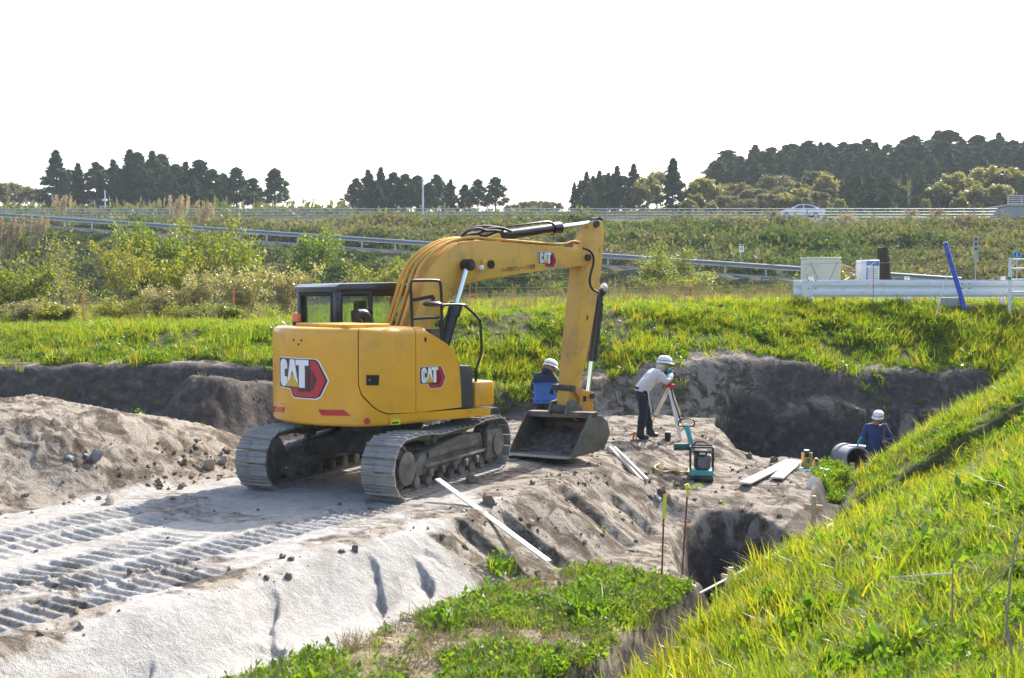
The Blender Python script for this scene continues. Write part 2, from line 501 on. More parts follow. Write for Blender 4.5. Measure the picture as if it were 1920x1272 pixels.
def soilmat():
    m, nt, out = _new('soil')
    p = nt.nodes.new('ShaderNodeBsdfPrincipled')
    geo = nt.nodes.new('ShaderNodeNewGeometry'); pos = geo.outputs['Position']

    def att(n):
        a = nt.nodes.new('ShaderNodeAttribute'); a.attribute_name = n
        return a.outputs['Fac']
    nA = noise(nt, 0.9, 6, 0.62, pos, 0.5); nB = noise(nt, 5.5, 6, 0.65, pos, 0.3); nC = noise(nt, 32, 4, 0.7, pos)
    vor = nt.nodes.new('ShaderNodeTexVoronoi'); vor.inputs['Scale'].default_value = 16; nt.links.new(pos, vor.inputs['Vector'])
    # sand: pale grey, gritty
    nD = noise(nt, 90, 2, 0.6, pos); nE = noise(nt, 2.3, 7, 0.68, pos, 0.8)
    sand = ramp(nt, nB.outputs[0], [(0.3, (0.30, 0.288, 0.27)), (0.5, (0.375, 0.362, 0.342)), (0.72, (0.43, 0.418, 0.398))]).outputs[0]
    sand = mixc(nt, ramp(nt, nD.outputs[0], [(0.50, (0, 0, 0)), (0.64, (0.5, 0.5, 0.5))]).outputs[0], sand, (0.14, 0.133, 0.127))
    sand = mixc(nt, ramp(nt, nE.outputs[0], [(0.52, (0, 0, 0)), (0.64, (0.55, 0.55, 0.55))]).outputs[0], sand, (0.20, 0.18, 0.155))
    # earth: brown grey with pale dried crust
    earth = ramp(nt, nB.outputs[0], [(0.28, (0.045, 0.035, 0.027)), (0.5, (0.115, 0.093, 0.073)), (0.75, (0.22, 0.185, 0.15))]).outputs[0]
    crust = ramp(nt, nE.outputs[0], [(0.47, (0, 0, 0)), (0.545, (1, 1, 1))]).outputs[0]
    earth = mixc(nt, math_(nt, 'MULTIPLY', crust, 0.72), earth, (0.36, 0.32, 0.272))
    moist = ramp(nt, nE.outputs[0], [(0.36, (1, 1, 1)), (0.44, (0, 0, 0))]).outputs[0]
    earth = mixc(nt, math_(nt, 'MULTIPLY', moist, 0.75), earth, (0.045, 0.035, 0.028))
    earth = mixc(nt, ramp(nt, nC.outputs[0], [(0.52, (0, 0, 0)), (0.70, (0.65, 0.65, 0.65))]).outputs[0], earth, (0.05, 0.04, 0.032))
    earth = mixc(nt, ramp(nt, nD.outputs[0], [(0.55, (0, 0, 0)), (0.7, (0.5, 0.5, 0.5))]).outputs[0], earth, (0.06, 0.05, 0.04))
    # dark loam
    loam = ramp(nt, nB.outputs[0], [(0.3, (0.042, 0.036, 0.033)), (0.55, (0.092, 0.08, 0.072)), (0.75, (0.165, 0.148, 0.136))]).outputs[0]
    # soil under grass
    turf = ramp(nt, nB.outputs[0], [(0.3, (0.035, 0.05, 0.014)), (0.5, (0.065, 0.075, 0.025)), (0.72, (0.15, 0.13, 0.065))]).outputs[0]
    straw = ramp(nt, nB.outputs[0], [(0.3, (0.14, 0.11, 0.075)), (0.7, (0.34, 0.29, 0.20))]).outputs[0]
    wob = math_(nt, 'MULTIPLY', math_(nt, 'SUBTRACT', nB.outputs[0], 0.5), 0.9)

    def mask(n, w=0.9):
        return ramp(nt, math_(nt, 'ADD', att(n), math_(nt, 'MULTIPLY', wob, w)), [(0.38, (0, 0, 0)), (0.62, (1, 1, 1))]).outputs[0]
    c = mixc(nt, mask('sand'), earth, sand)
    c = mixc(nt, mask('loam'), c, loam)
    c = mixc(nt, mask('straw'), c, straw)
    c = mixc(nt, mask('turf'), c, turf)
    nt.links.new(c, p.inputs['Base Color'])
    p.inputs['Roughness'].default_value = 0.93
    p.inputs['Specular IOR Level'].default_value = 0.15
    hsum = math_(nt, 'ADD', math_(nt, 'MULTIPLY', nB.outputs[0], 0.8), math_(nt, 'MULTIPLY', nC.outputs[0], 0.28))
    hsum = math_(nt, 'ADD', hsum, math_(nt, 'MULTIPLY', vor.outputs[0], 0.10))
    hsum = math_(nt, 'ADD', hsum, math_(nt, 'MULTIPLY', nD.outputs[0], 0.22))
    hsum = math_(nt, 'ADD', hsum, math_(nt, 'MULTIPLY', nE.outputs[0], math_(nt, 'MULTIPLY_ADD', att('sand'), -0.8)))
    nt.nodes[-3].inputs[2].default_value = 1.0
    nt.links.new(bump(nt, hsum, 0.7, 0.06), p.inputs['Normal'])
    nt.links.new(p.outputs[0], out.inputs[0])
    return m


soil = soilmat()
YEL = (0.76, 0.365, 0.026)
DIRT = (0.30, 0.27, 0.235)
M = {}
M['yellow'] = paint('yellow_paint', YEL, 0.34, var=0.05, dirt=(0.46, 0.27, 0.06), dirt_amt=0.15, scale=3, coat=0.25)
M['yellow_worn'] = paint('worn_yellow_paint', (0.70, 0.385, 0.06), 0.46, var=0.06, dirt=(0.36, 0.24, 0.12), dirt_amt=0.22, scale=4)
M['orange_yellow'] = paint('orange_yellow_paint', (0.62, 0.25, 0.015), 0.4, var=0.06, dirt=(0.35, 0.24, 0.14), dirt_amt=0.3, scale=6)
M['black'] = paint('black_paint', (0.012, 0.013, 0.016), 0.32, var=0.2, coat=0.2)
M['cabblack'] = paint('cab_paint', (0.011, 0.014, 0.022), 0.30, var=0.15, coat=0.3)
M['roofgrey'] = paint('roof_paint', (0.022, 0.024, 0.03), 0.3, var=0.1, coat=0.4)
M['dark'] = paint('dark_metal', (0.03, 0.03, 0.032), 0.55, var=0.25, dirt=(0.14, 0.125, 0.11), dirt_amt=0.35)
M['rubber'] = paint('black_rubber', (0.014, 0.014, 0.014), 0.6, var=0.2)
M['chrome'] = paint('chrome', (0.82, 0.83, 0.85), 0.12, metal=1.0, var=0.03)
M['steel'] = paint('shoe_steel', (0.17, 0.17, 0.18), 0.45, metal=0.35, var=0.2, dirt=(0.34, 0.32, 0.30), dirt_amt=0.75, scale=5, bumpy=0.15)
M['understeel'] = paint('dusty_steel', (0.06, 0.058, 0.056), 0.6, metal=0.2, var=0.25, dirt=(0.24, 0.215, 0.185), dirt_amt=0.55, scale=5, bumpy=0.15)
M['bucket'] = paint('bucket_steel', (0.115, 0.11, 0.105), 0.45, metal=0.5, var=0.18, dirt=(0.25, 0.21, 0.16), dirt_amt=0.42, scale=5, bumpy=0.1)
M['rust'] = paint('rust', (0.24, 0.075, 0.025), 0.8, var=0.35, scale=12)
M['red'] = paint('red_reflector', (0.50, 0.03, 0.03), 0.25, var=0.1, coat=0.4)
M['reddecal'] = paint('red_print', (0.52, 0.035, 0.05), 0.35, var=0.05)
M['orange'] = paint('orange_lens', (0.85, 0.16, 0.015), 0.2, var=0.08, coat=0.5)
M['white'] = paint('white_print', (0.80, 0.80, 0.80), 0.4, var=0.03)
M['greyprint'] = paint('grey_print', (0.055, 0.055, 0.06), 0.4, var=0.15)
M['blackprint'] = paint('black_print', (0.012, 0.012, 0.012), 0.4, var=0.1)
M['gold'] = paint('gold_print', (0.62, 0.40, 0.05), 0.4, var=0.08)
M['seat'] = paint('seat_cloth', (0.02, 0.02, 0.022), 0.8, var=0.2)
M['glass'] = glassmat('cab_glass')
M['carglass'] = glassmat('car_glass', (0.18, 0.22, 0.24), 0.3)
M['skin'] = paint('skin', (0.42, 0.22, 0.14), 0.5, var=0.08)
M['helmet'] = paint('white_helmet', (0.82, 0.82, 0.82), 0.28, var=0.03, coat=0.3)
M['navy'] = paint('navy_cloth', (0.018, 0.024, 0.06), 0.75, var=0.2, bumpy=0.2)
M['blue'] = paint('blue_cloth', (0.05, 0.17, 0.55), 0.7, var=0.1, bumpy=0.2)
M['workblue'] = paint('work_blue_cloth', (0.02, 0.05, 0.15), 0.75, var=0.15, bumpy=0.25)
M['shirt'] = paint('pale_shirt', (0.62, 0.58, 0.60), 0.8, var=0.06, bumpy=0.25)
M['trousers'] = paint('dark_trousers', (0.016, 0.018, 0.028), 0.8, var=0.2, bumpy=0.25)
M['towel'] = paint('beige_towel', (0.52, 0.46, 0.38), 0.85, var=0.08, bumpy=0.3)
M['teal'] = paint('teal_paint', (0.02, 0.33, 0.34), 0.4, var=0.1, dirt=(0.22, 0.2, 0.16), dirt_amt=0.3)
M['darkgreen'] = paint('dark_green_paint', (0.02, 0.10, 0.09), 0.5, var=0.15)
M['engine'] = paint('engine_grey', (0.16, 0.16, 0.165), 0.5, metal=0.3, var=0.2)
M['galv'] = paint('galvanised_steel', (0.52, 0.55, 0.58), 0.42, metal=0.35, var=0.08, scale=2)
M['fargalv'] = paint('weathered_galvanised_steel', (0.27, 0.30, 0.335), 0.55, metal=0.2, var=0.1, scale=2)
M['whitepaint'] = paint('white_paint', (0.78, 0.79, 0.82), 0.4, var=0.04, dirt=(0.5, 0.47, 0.42), dirt_amt=0.12)
M['beige'] = paint('beige_panel', (0.66, 0.63, 0.52), 0.55, var=0.05, dirt=(0.45, 0.4, 0.3), dirt_amt=0.15, scale=3)
M['bluepaint'] = paint('blue_paint', (0.015, 0.07, 0.42), 0.4, var=0.12, dirt=(0.2, 0.25, 0.4), dirt_amt=0.2)
M['concrete'] = paint('concrete', (0.36, 0.355, 0.34), 0.85, var=0.15, scale=4, bumpy=0.3)
M['pipe'] = paint('pipe_concrete', (0.30, 0.305, 0.32), 0.7, var=0.1, scale=4, bumpy=0.15)
M['asphalt'] = paint('asphalt', (0.075, 0.074, 0.072), 0.9, var=0.2, scale=3, bumpy=0.3)
M['roadpale'] = paint('pale_road', (0.42, 0.40, 0.37), 0.9, var=0.12, scale=1.0)
M['carwhite'] = paint('white_car_paint', (0.82, 0.83, 0.85), 0.2, var=0.02, coat=0.8)
M['wood'] = wood('raw_wood', (0.62, 0.47, 0.30), (0.42, 0.29, 0.17))
M['palewood'] = wood('pale_wood', (0.80, 0.76, 0.68), (0.62, 0.56, 0.48), rough=0.42)
M['oldwood'] = wood('grey_wood', (0.42, 0.35, 0.27), (0.24, 0.19, 0.14))
M['bark'] = wood('bark', (0.16, 0.12, 0.09), (0.07, 0.05, 0.04), 1.5, 0.9)
M['palebark'] = wood('pale_bark', (0.34, 0.29, 0.23), (0.18, 0.15, 0.12), 1.5, 0.9)
M['stumpbark'] = wood('stump_bark', (0.05, 0.035, 0.025), (0.02, 0.015, 0.012), 1.5, 0.9)
M['ribbon'] = paint('yellow_ribbon', (0.85, 0.80, 0.10), 0.4, var=0.05)
M['pink'] = paint('pink_ribbon', (0.90, 0.10, 0.32), 0.4, var=0.05)
M['orangestake'] = paint('orange_stake', (0.72, 0.22, 0.05), 0.6, var=0.15)
M['rope'] = paint('tan_rope', (0.55, 0.42, 0.20), 0.8, var=0.1)
M['yellowrope'] = paint('yellow_strap', (0.60, 0.42, 0.10), 0.7, var=0.15)
M['greycord'] = paint('pale_cord', (0.6, 0.6, 0.55), 0.7, var=0.1)
M['tan'] = paint('tan_plastic', (0.52, 0.32, 0.07), 0.5, var=0.12)
M['cyan'] = paint('pale_cyan_board', (0.45, 0.75, 0.75), 0.5, var=0.05)
M['signblue'] = paint('sign_blue', (0.04, 0.22, 0.62), 0.4, var=0.05)
M['green'] = paint('green_band', (0.02, 0.35, 0.16), 0.5, var=0.08)
M['redplastic'] = paint('red_plastic', (0.55, 0.04, 0.03), 0.45, var=0.1)
M['clod'] = paint('clod_earth', (0.17, 0.135, 0.105), 0.95, var=0.35, scale=9, bumpy=0.6)
M['stone'] = paint('pale_stone', (0.36, 0.31, 0.26), 0.9, var=0.25, scale=9, bumpy=0.5)
M['clay'] = paint('bluish_clay', (0.22, 0.24, 0.27), 0.9, var=0.25, scale=9, bumpy=0.5)
# leaves
M['grass'] = leafmat('grass_blade', [(0.06, 0.125, 0.012), (0.105, 0.19, 0.016), (0.15, 0.225, 0.02), (0.21, 0.24, 0.035)], 0.56, 0.45)
M['yblade'] = leafmat('yellow_blade', [(0.07, 0.145, 0.012), (0.125, 0.205, 0.017), (0.185, 0.24, 0.022), (0.26, 0.235, 0.03)], 0.52, 0.35)
M['weed'] = leafmat('weed_leaf', [(0.045, 0.11, 0.014), (0.08, 0.165, 0.018), (0.13, 0.205, 0.022)], 0.52, 0.4)
M['drygrass'] = leafmat('dry_grass', [(0.13, 0.11, 0.075), (0.21, 0.18, 0.125), (0.30, 0.255, 0.19)], 0.15, 0.7, spec=0.15)
M['plume'] = leafmat('dry_plume', [(0.26, 0.20, 0.155), (0.36, 0.29, 0.235), (0.44, 0.36, 0.30)], 0.22, 0.8, spec=0.1)
M['cover'] = leafmat('bank_leaf', [(0.042, 0.088, 0.026), (0.075, 0.125, 0.036), (0.11, 0.14, 0.055), (0.125, 0.145, 0.075), (0.17, 0.16, 0.115)], 0.25, 0.7, spec=0.15, broad=1.6)
M['cedar'] = leafmat('cedar_needle', [(0.026, 0.062, 0.044), (0.045, 0.088, 0.052), (0.07, 0.115, 0.06)], 0.2, 0.75, spec=0.1)
M['broad'] = leafmat('broad_leaf', [(0.07, 0.085, 0.05), (0.12, 0.125, 0.08), (0.18, 0.165, 0.115)], 0.3, 0.6)
M['bamboo'] = leafmat('bamboo_leaf', [(0.10, 0.115, 0.045), (0.19, 0.195, 0.075), (0.28, 0.27, 0.115)], 0.35, 0.5)
M['shrub'] = leafmat('shrub_leaf', [(0.085, 0.125, 0.02), (0.15, 0.18, 0.03), (0.22, 0.225, 0.045)], 0.5, 0.45)
M['greenleaf'] = leafmat('green_shrub_leaf', [(0.06, 0.12, 0.016), (0.11, 0.17, 0.022), (0.17, 0.21, 0.03)], 0.48, 0.45)
M['silver'] = leafmat('silver_leaf', [(0.13, 0.15, 0.06), (0.22, 0.22, 0.11), (0.33, 0.30, 0.18)], 0.35, 0.35, spec=0.6)


# ------------------------------------------------------------------ mesh helpers
class MB:
    """collects shapes, then links them as ONE mesh object"""
    def __init__(self):
        self.v = []; self.f = []; self.mi = []; self.cur = 0; self.T = None

    def add(self, vs_, fs_):
        o = len(self.v)
        if self.T is not None:
            vs_ = [self.T @ Vector(p) for p in vs_]
        self.v += [tuple(p) for p in vs_]
        self.f += [tuple(i + o for i in f) for f in fs_]
        self.mi += [self.cur] * len(fs_)
        return self

    def box(self, c, size, rot=None, taper=1.0, bev=0.0):
        hx, hy, hz_ = size[0] / 2, size[1] / 2, size[2] / 2
        b = min(bev, hx * 0.49, hy * 0.49, hz_ * 0.49)
        R = rot if rot is not None else Matrix.Identity(3)
        c = Vector(c)
        if b <= 0:
            vs_ = []
            for k in (-1, 1):
                t = taper if k == 1 else 1
                vs_ += [(-hx * t, -hy * t, k * hz_), (hx * t, -hy * t, k * hz_), (hx * t, hy * t, k * hz_), (-hx * t, hy * t, k * hz_)]
            fs_ = [(3, 2, 1, 0), (4, 5, 6, 7), (0, 1, 5, 4), (1, 2, 6, 5), (2, 3, 7, 6), (3, 0, 4, 7)]
        else:
            bm = bmesh.new()
            bmesh.ops.create_cube(bm, size=1)
            for v in bm.verts:
                t = taper if v.co.z > 0 else 1
                v.co = Vector((v.co.x * size[0] * t, v.co.y * size[1] * t, v.co.z * size[2]))
            bmesh.ops.bevel(bm, geom=bm.edges[:], offset=b, segments=2, affect='EDGES', profile=0.5)
            bm.verts.index_update()
            vs_ = [v.co.copy() for v in bm.verts]; fs_ = [[v.index for v in f.verts] for f in bm.faces]
            bm.free()
        return self.add([c + R @ Vector(p) for p in vs_], fs_)

    def beam(self, a, b, w, h, up=(0, 0, 1), bev=0.0):
        a = Vector(a); b = Vector(b); d = (b - a)
        L = d.length; d.normalize()
        s = d.cross(Vector(up))
        if s.length < 1e-4:
            s = d.cross(Vector((1, 0, 0)))
        s.normalize(); u = s.cross(d)
        R = Matrix((d, -s, u)).transposed()
        return self.box((a + b) / 2, (L, w, h), R, bev=bev)

    def cyl(self, a, b, r, r2=None, n=12, cap=True):
        a = Vector(a); b = Vector(b); d = (b - a).normalized()
        r2 = r if r2 is None else r2
        x = d.orthogonal().normalized(); y = d.cross(x)
        vs_ = []
        for p, rr in ((a, r), (b, r2)):
            vs_ += [p + (x * math.cos(2 * PI * i / n) + y * math.sin(2 * PI * i / n)) * rr for i in range(n)]
        fs_ = [(i, (i + 1) % n, n + (i + 1) % n, n + i) for i in range(n)]
        if cap:
            fs_ += [tuple(range(n - 1, -1, -1)), tuple(range(n, 2 * n))]
        return self.add(vs_, fs_)

    def tube(self, pts, r, n=8, taper=None, cap=True, smooth=0):
        pts = [Vector(p) for p in pts]
        if smooth:
            for _ in range(smooth):
                q = [pts[0]]
                for a, b in zip(pts[:-1], pts[1:]):
                    q += [a * 0.75 + b * 0.25, a * 0.25 + b * 0.75]
                q.append(pts[-1]); pts = q
        vs_ = []; m = len(pts)
        x = None
        for i, p in enumerate(pts):
            d = (pts[min(i + 1, m - 1)] - pts[max(i - 1, 0)]).normalized()
            x = d.orthogonal().normalized() if x is None else (x - d * x.dot(d)).normalized()
            y = d.cross(x)
            rr = r if taper is None else r + (taper - r) * i / (m - 1)
            vs_ += [p + (x * math.cos(2 * PI * k / n) + y * math.sin(2 * PI * k / n)) * rr for k in range(n)]
        fs_ = []
        for i in range(m - 1):
            fs_ += [(i * n + k, i * n + (k + 1) % n, (i + 1) * n + (k + 1) % n, (i + 1) * n + k) for k in range(n)]
        if cap:
            fs_ += [tuple(range(n - 1, -1, -1)), tuple(range((m - 1) * n, m * n))]
        return self.add(vs_, fs_)

    def prism(self, poly, to3d, a, b, bev=0.0, seg=2):
        """polygon in a plane, extruded from a to b: to3d(u, v, w)"""
        bm = bmesh.new()
        vsA = [bm.verts.new((p[0], p[1], 0)) for p in poly]
        f = bm.faces.new(vsA)
        r = bmesh.ops.extrude_face_region(bm, geom=[f])
        for e in r['geom']:
            if isinstance(e, bmesh.types.BMVert):
                e.co.z = 1.0
        for v in bm.verts:
            v.co.z = a if v.co.z < 0.5 else b
        if bev:
            ed = [e for e in bm.edges if len(e.link_faces) == 2 and e.calc_face_angle(0) > 0.5]
            bmesh.ops.bevel(bm, geom=ed, offset=bev, segments=seg, affect='EDGES', profile=0.5, clamp_overlap=True)
        bmesh.ops.recalc_face_normals(bm, faces=bm.faces[:])
        bm.verts.index_update()
        vs_ = [to3d(v.co.x, v.co.y, v.co.z) for v in bm.verts]
        fs_ = [[v.index for v in g.verts] for g in bm.faces]
        bm.free()
        return self.add(vs_, fs_)

    def lathe(self, prof, a, d, n=24, cap=True):
        """profile [(r, t)] turned round the axis a + d * t"""
        a = Vector(a); d = Vector(d).normalized()
        x = d.orthogonal().normalized(); y = d.cross(x)
        vs_ = []
        for r, t in prof:
            vs_ += [a + d * t + (x * math.cos(2 * PI * k / n) + y * math.sin(2 * PI * k / n)) * r for k in range(n)]
        fs_ = []
        for i in range(len(prof) - 1):
            fs_ += [(i * n + k, i * n + (k + 1) % n, (i + 1) * n + (k + 1) % n, (i + 1) * n + k) for k in range(n)]
        if cap:
            fs_ += [tuple(range(n - 1, -1, -1)), tuple(range((len(prof) - 1) * n, len(prof) * n))]
        return self.add(vs_, fs_)

    def sphere(self, c, r, n=12, m=8, sc=(1, 1, 1)):
        c = Vector(c)
        vs_ = [c + Vector((0, 0, -r * sc[2]))]
        for i in range(1, m):
            t = -PI / 2 + PI * i / m
            vs_ += [c + Vector((r * sc[0] * math.cos(t) * math.cos(2 * PI * k / n), r * sc[1] * math.cos(t) * math.sin(2 * PI * k / n), r * sc[2] * math.sin(t))) for k in range(n)]
        vs_.append(c + Vector((0, 0, r * sc[2])))
        fs_ = [(0, 1 + (k + 1) % n, 1 + k) for k in range(n)]
        for i in range(m - 2):
            o = 1 + i * n
            fs_ += [(o + k, o + (k + 1) % n, o + n + (k + 1) % n, o + n + k) for k in range(n)]
        t = len(vs_) - 1; o = 1 + (m - 2) * n
        fs_ += [(o + k, o + (k + 1) % n, t) for k in range(n)]
        return self.add(vs_, fs_)

    def mesh(self, name, mats, smooth=35, fix=True):
        me = bpy.data.meshes.new(name)
        me.from_pydata(self.v, [], self.f)
        if not isinstance(mats, (list, tuple)):
            mats = [mats]
        for m in mats:
            me.materials.append(m)
        if len(mats) > 1:
            me.polygons.foreach_set('material_index', self.mi)
        if fix:
            bm = bmesh.new(); bm.from_mesh(me)
            bmesh.ops.recalc_face_normals(bm, faces=bm.faces[:])
            bm.to_mesh(me); bm.free()
        if smooth:
            me.polygons.foreach_set('use_smooth', [True] * len(me.polygons))
            me.set_sharp_from_angle(angle=math.radians(smooth))
        me.update()
        return me

    def build(self, name, mats, parent=None, smooth=35, fix=True):
        return link(name, self.mesh(name, mats, smooth, fix), parent)


def link(name, data, parent=None):
    o = bpy.data.objects.new(name, data)
    COL.objects.link(o)
    if parent is not None:
        o.parent = parent
    return o


def tag(o, label=None, cat=None, group=None, kind=None):
    if label: o['label'] = label
    if cat: o['category'] = cat
    if group: o['group'] = group
    if kind: o['kind'] = kind
    return o


def thing(name, label, cat, loc=(0, 0, 0), rz=0.0, group=None):
    o = bpy.data.objects.new(name, None)
    o.empty_display_size = 0.2
    COL.objects.link(o)
    o.location = loc
    o.rotation_euler = (0, 0, rz)
    return tag(o, label, cat, group)


def dup(root, loc, rz=0.0, label=None, group=None, scale=None):
    r = root.copy(); COL.objects.link(r)
    r.location = loc; r.rotation_euler = (0, 0, rz)
    if scale is not None:
        r.scale = scale
    if label: r['label'] = label
    if group: r['group'] = group
    for ch in list(root.children):
        c = ch.copy(); COL.objects.link(c); c.parent = r
        for g in list(ch.children):
            d = g.copy(); COL.objects.link(d); d.parent = c
    return r


def np_mesh(name, verts, faces, mats, smooth=False, tone=None, extra=None):
    """mesh from arrays (faces: n x 3 or n x 4)"""
    me = bpy.data.meshes.new(name)
    verts = np.asarray(verts, np.float32); faces = np.asarray(faces, np.int32)
    nf, k = faces.shape
    me.vertices.add(len(verts)); me.vertices.foreach_set('co', verts.ravel())
    me.loops.add(nf * k); me.loops.foreach_set('vertex_index', faces.ravel())
    me.polygons.add(nf)
    me.polygons.foreach_set('loop_start', np.arange(0, nf * k, k, dtype=np.int32))
    try:
        me.polygons.foreach_set('loop_total', np.full(nf, k, np.int32))
    except Exception:
        pass
    for m in (mats if isinstance(mats, (list, tuple)) else [mats]):
        me.materials.append(m)
    if tone is not None:
        a = me.attributes.new('tone', 'FLOAT', 'POINT'); a.data.foreach_set('value', np.asarray(tone, np.float32))
    for n_, val in (extra or {}).items():
        a = me.attributes.new(n_, 'FLOAT', 'POINT'); a.data.foreach_set('value', np.asarray(val, np.float32))
    me.update(calc_edges=True)
    me.validate()
    if smooth:
        me.polygons.foreach_set('use_smooth', [True] * nf)
    return me


def scatter(name, pos, rot, scl, idx, protos, mat=None):
    """one object: points that carry copies of the prototype meshes (geometry nodes)"""
    me = bpy.data.meshes.new(name)
    n = len(pos)
    me.vertices.add(n); me.vertices.foreach_set('co', np.asarray(pos, np.float32).ravel())
    a = me.attributes.new('rot', 'FLOAT_VECTOR', 'POINT'); a.data.foreach_set('vector', np.asarray(rot, np.float32).ravel())
    a = me.attributes.new('scl', 'FLOAT_VECTOR', 'POINT'); a.data.foreach_set('vector', np.asarray(scl, np.float32).ravel())
    a = me.attributes.new('idx', 'INT', 'POINT'); a.data.foreach_set('value', np.asarray(idx, np.int32))
    o = link(name, me)
    coll = bpy.data.collections.new(name + '_forms')
    for i, pm in enumerate(protos):
        po = bpy.data.objects.new('%s_form_%02d' % (name, i), pm)
        coll.objects.link(po)
    ng = bpy.data.node_groups.new(name + '_scatter', 'GeometryNodeTree')
    ng.interface.new_socket('Geometry', in_out='INPUT', socket_type='NodeSocketGeometry')
    ng.interface.new_socket('Geometry', in_out='OUTPUT', socket_type='NodeSocketGeometry')
    gi = ng.nodes.new('NodeGroupInput'); go = ng.nodes.new('NodeGroupOutput')
    ci = ng.nodes.new('GeometryNodeCollectionInfo')
    ci.inputs['Collection'].default_value = coll
    ci.inputs['Separate Children'].default_value = True
    ci.inputs['Reset Children'].default_value = True
    ip = ng.nodes.new('GeometryNodeInstanceOnPoints')
    ip.inputs['Pick Instance'].default_value = True

    def attr(nm, typ):
        q = ng.nodes.new('GeometryNodeInputNamedAttribute'); q.data_type = typ
        q.inputs['Name'].default_value = nm
        return [s for s in q.outputs if s.enabled][0]
    e2r = ng.nodes.new('FunctionNodeEulerToRotation')
    L = ng.links.new
    L(gi.outputs[0], ip.inputs['Points']); L(ci.outputs[0], ip.inputs['Instance'])
    L(attr('idx', 'INT'), ip.inputs['Instance Index'])
    L(attr('rot', 'FLOAT_VECTOR'), e2r.inputs[0]); L(e2r.outputs[0], ip.inputs['Rotation'])
    L(attr('scl', 'FLOAT_VECTOR'), ip.inputs['Scale'])
    L(ip.outputs[0], go.inputs[0])
    md = o.modifiers.new('scatter', 'NODES'); md.node_group = ng
    o['kind'] = 'stuff'
    return o


# ------------------------------------------------------------------ setting: near ground in zones
def grid_faces(nr, nc):
    i = np.arange((nr - 1) * (nc - 1)); r = i // (nc - 1); c = i % (nc - 1)
    a = r * nc + c
    return np.stack([a, a + 1, a + nc + 1, a + nc], 1)


def near_ground():
    ys = [2.0]
    while ys[-1] < 31.55:
        ys.append(ys[-1] + (0.045 if ys[-1] < 7 else (0.0021 if ys[-1] < 16.5 else 0.0033) * ys[-1]))
    ys = np.array(ys)
    us = np.linspace(-0.50, 0.54, 700)
    X = us[None, :] * (ys[:, None] + 4); Y = np.repeat(ys[:, None], len(us), 1)
    Z = height(X, Y)
    s, d = sd(X, Y)
    q = bank_q(s, d); b = back_b(X, Y); ps = poly_sdf(X, Y, PIT); hs = poly_sdf(s, d, HOLE)
    ramp_top = sm(0.5, -0.2, d) * sm(-4.9, -4.4, d) * sm(10.5, 7.5, s)
    slope_sand = sm(-0.2, 0.0, d) * sm(1.6, 1.1, d) * sm(5.6, 4.9, s)
    sand = np.maximum(ramp_top * (0.25 + 0.75 * sm(9.5, 5, s)), slope_sand) * sm(0.4, 0.0, q)
    sand = sand * (1 - 0.62 * np.exp(-((d + 0.28 + 0.25 * vnoise(s * 0.9, s * 0, 311)) / 0.20) ** 2) * sm(-0.25, 0.15, fbm(s * 1.3, d * 2, 3, 312))) * (1 - 0.5 * sm(0.05, 0.3, fbm(X * 0.7, Y * 0.7, 3, 313)) * ramp_top)
    loam = np.maximum(0.9 * sm(1.15, 0.5, np.hypot((X + 5.2) / 2.0, (Y - 21.9) / 1.6)), 1.0 * sm(0.0, 0.25, hs))
    loam = np.maximum(loam, 1.0 * sm(-0.62, -0.42, q) * sm(0.25, 0.05, q) * sm(16.5, 15.5, s))
    loam = np.maximum(loam, 0.75 * np.exp(-(((X - 5.2) * -0.42 + (Y - 18.7) * 0.9) / 0.16) ** 2) * sm(4.0, 5.0, X) * sm(10.8, 8.5, X) * sm(0.05, 0.2, q))
    loam = np.maximum(loam, (0.72 - 0.42 * sm(0.5, 2.0, X) * sm(6.2, 5.0, X)) * sm(-0.1, 0.2, b) * sm(1.2, 0.6, b))
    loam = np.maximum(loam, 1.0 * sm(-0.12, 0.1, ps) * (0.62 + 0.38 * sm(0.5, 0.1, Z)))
    turf = np.maximum(sm(0.08, 0.35, q) * sm(-0.2, -0.5, ps), sm(0.9, 1.7, b) * sm(-0.1, -0.4, ps))
    bench = sm(0.98, 1.3, d) * sm(-0.32, -0.5, q) * sm(7.6, 6.4, s) * sm(0.0, -0.15, hs)
    straw = 0.75 * bench
    turf = np.maximum(turf, bench * np.clip(0.55 + 1.4 * fbm(X * 0.9, Y * 0.9, 3, 301), 0, 1))
    V = np.stack([X, Y, Z], -1).reshape(-1, 3)
    FC = grid_faces(*X.shape)
    att = {'sand': sand.ravel(), 'loam': loam.ravel(), 'turf': turf.ravel(), 'straw': straw.ravel()}
    cx = s.ravel()[FC].mean(1); cd = d.ravel()[FC].mean(1); cq = q.ravel()[FC].mean(1); cb = b.ravel()[FC].mean(1)
    cp = ps.ravel()[FC].mean(1)
    zone = np.full(len(FC), 1)
    zone[(cd < 1.0) & (cd > -4.5) & (cx < 10.9)] = 0
    zone[(cb > 0.0) & (cp < 0)] = 2
    zone[(cq > 0.0) & (cp < 0)] = 3
    zone[cp >= 0] = 4
    for k, nm in enumerate(['haul_ramp', 'ground', 'earth_bank', 'grass_slope', 'pit']):
        fk = FC[zone == k]
        used, inv = np.unique(fk.ravel(), return_inverse=True)
        me = np_mesh(nm, V[used], inv.reshape(-1, 4), soil, True, extra={a: val[used] for a, val in att.items()})
        tag(link(nm, me), kind='structure')


near_ground()


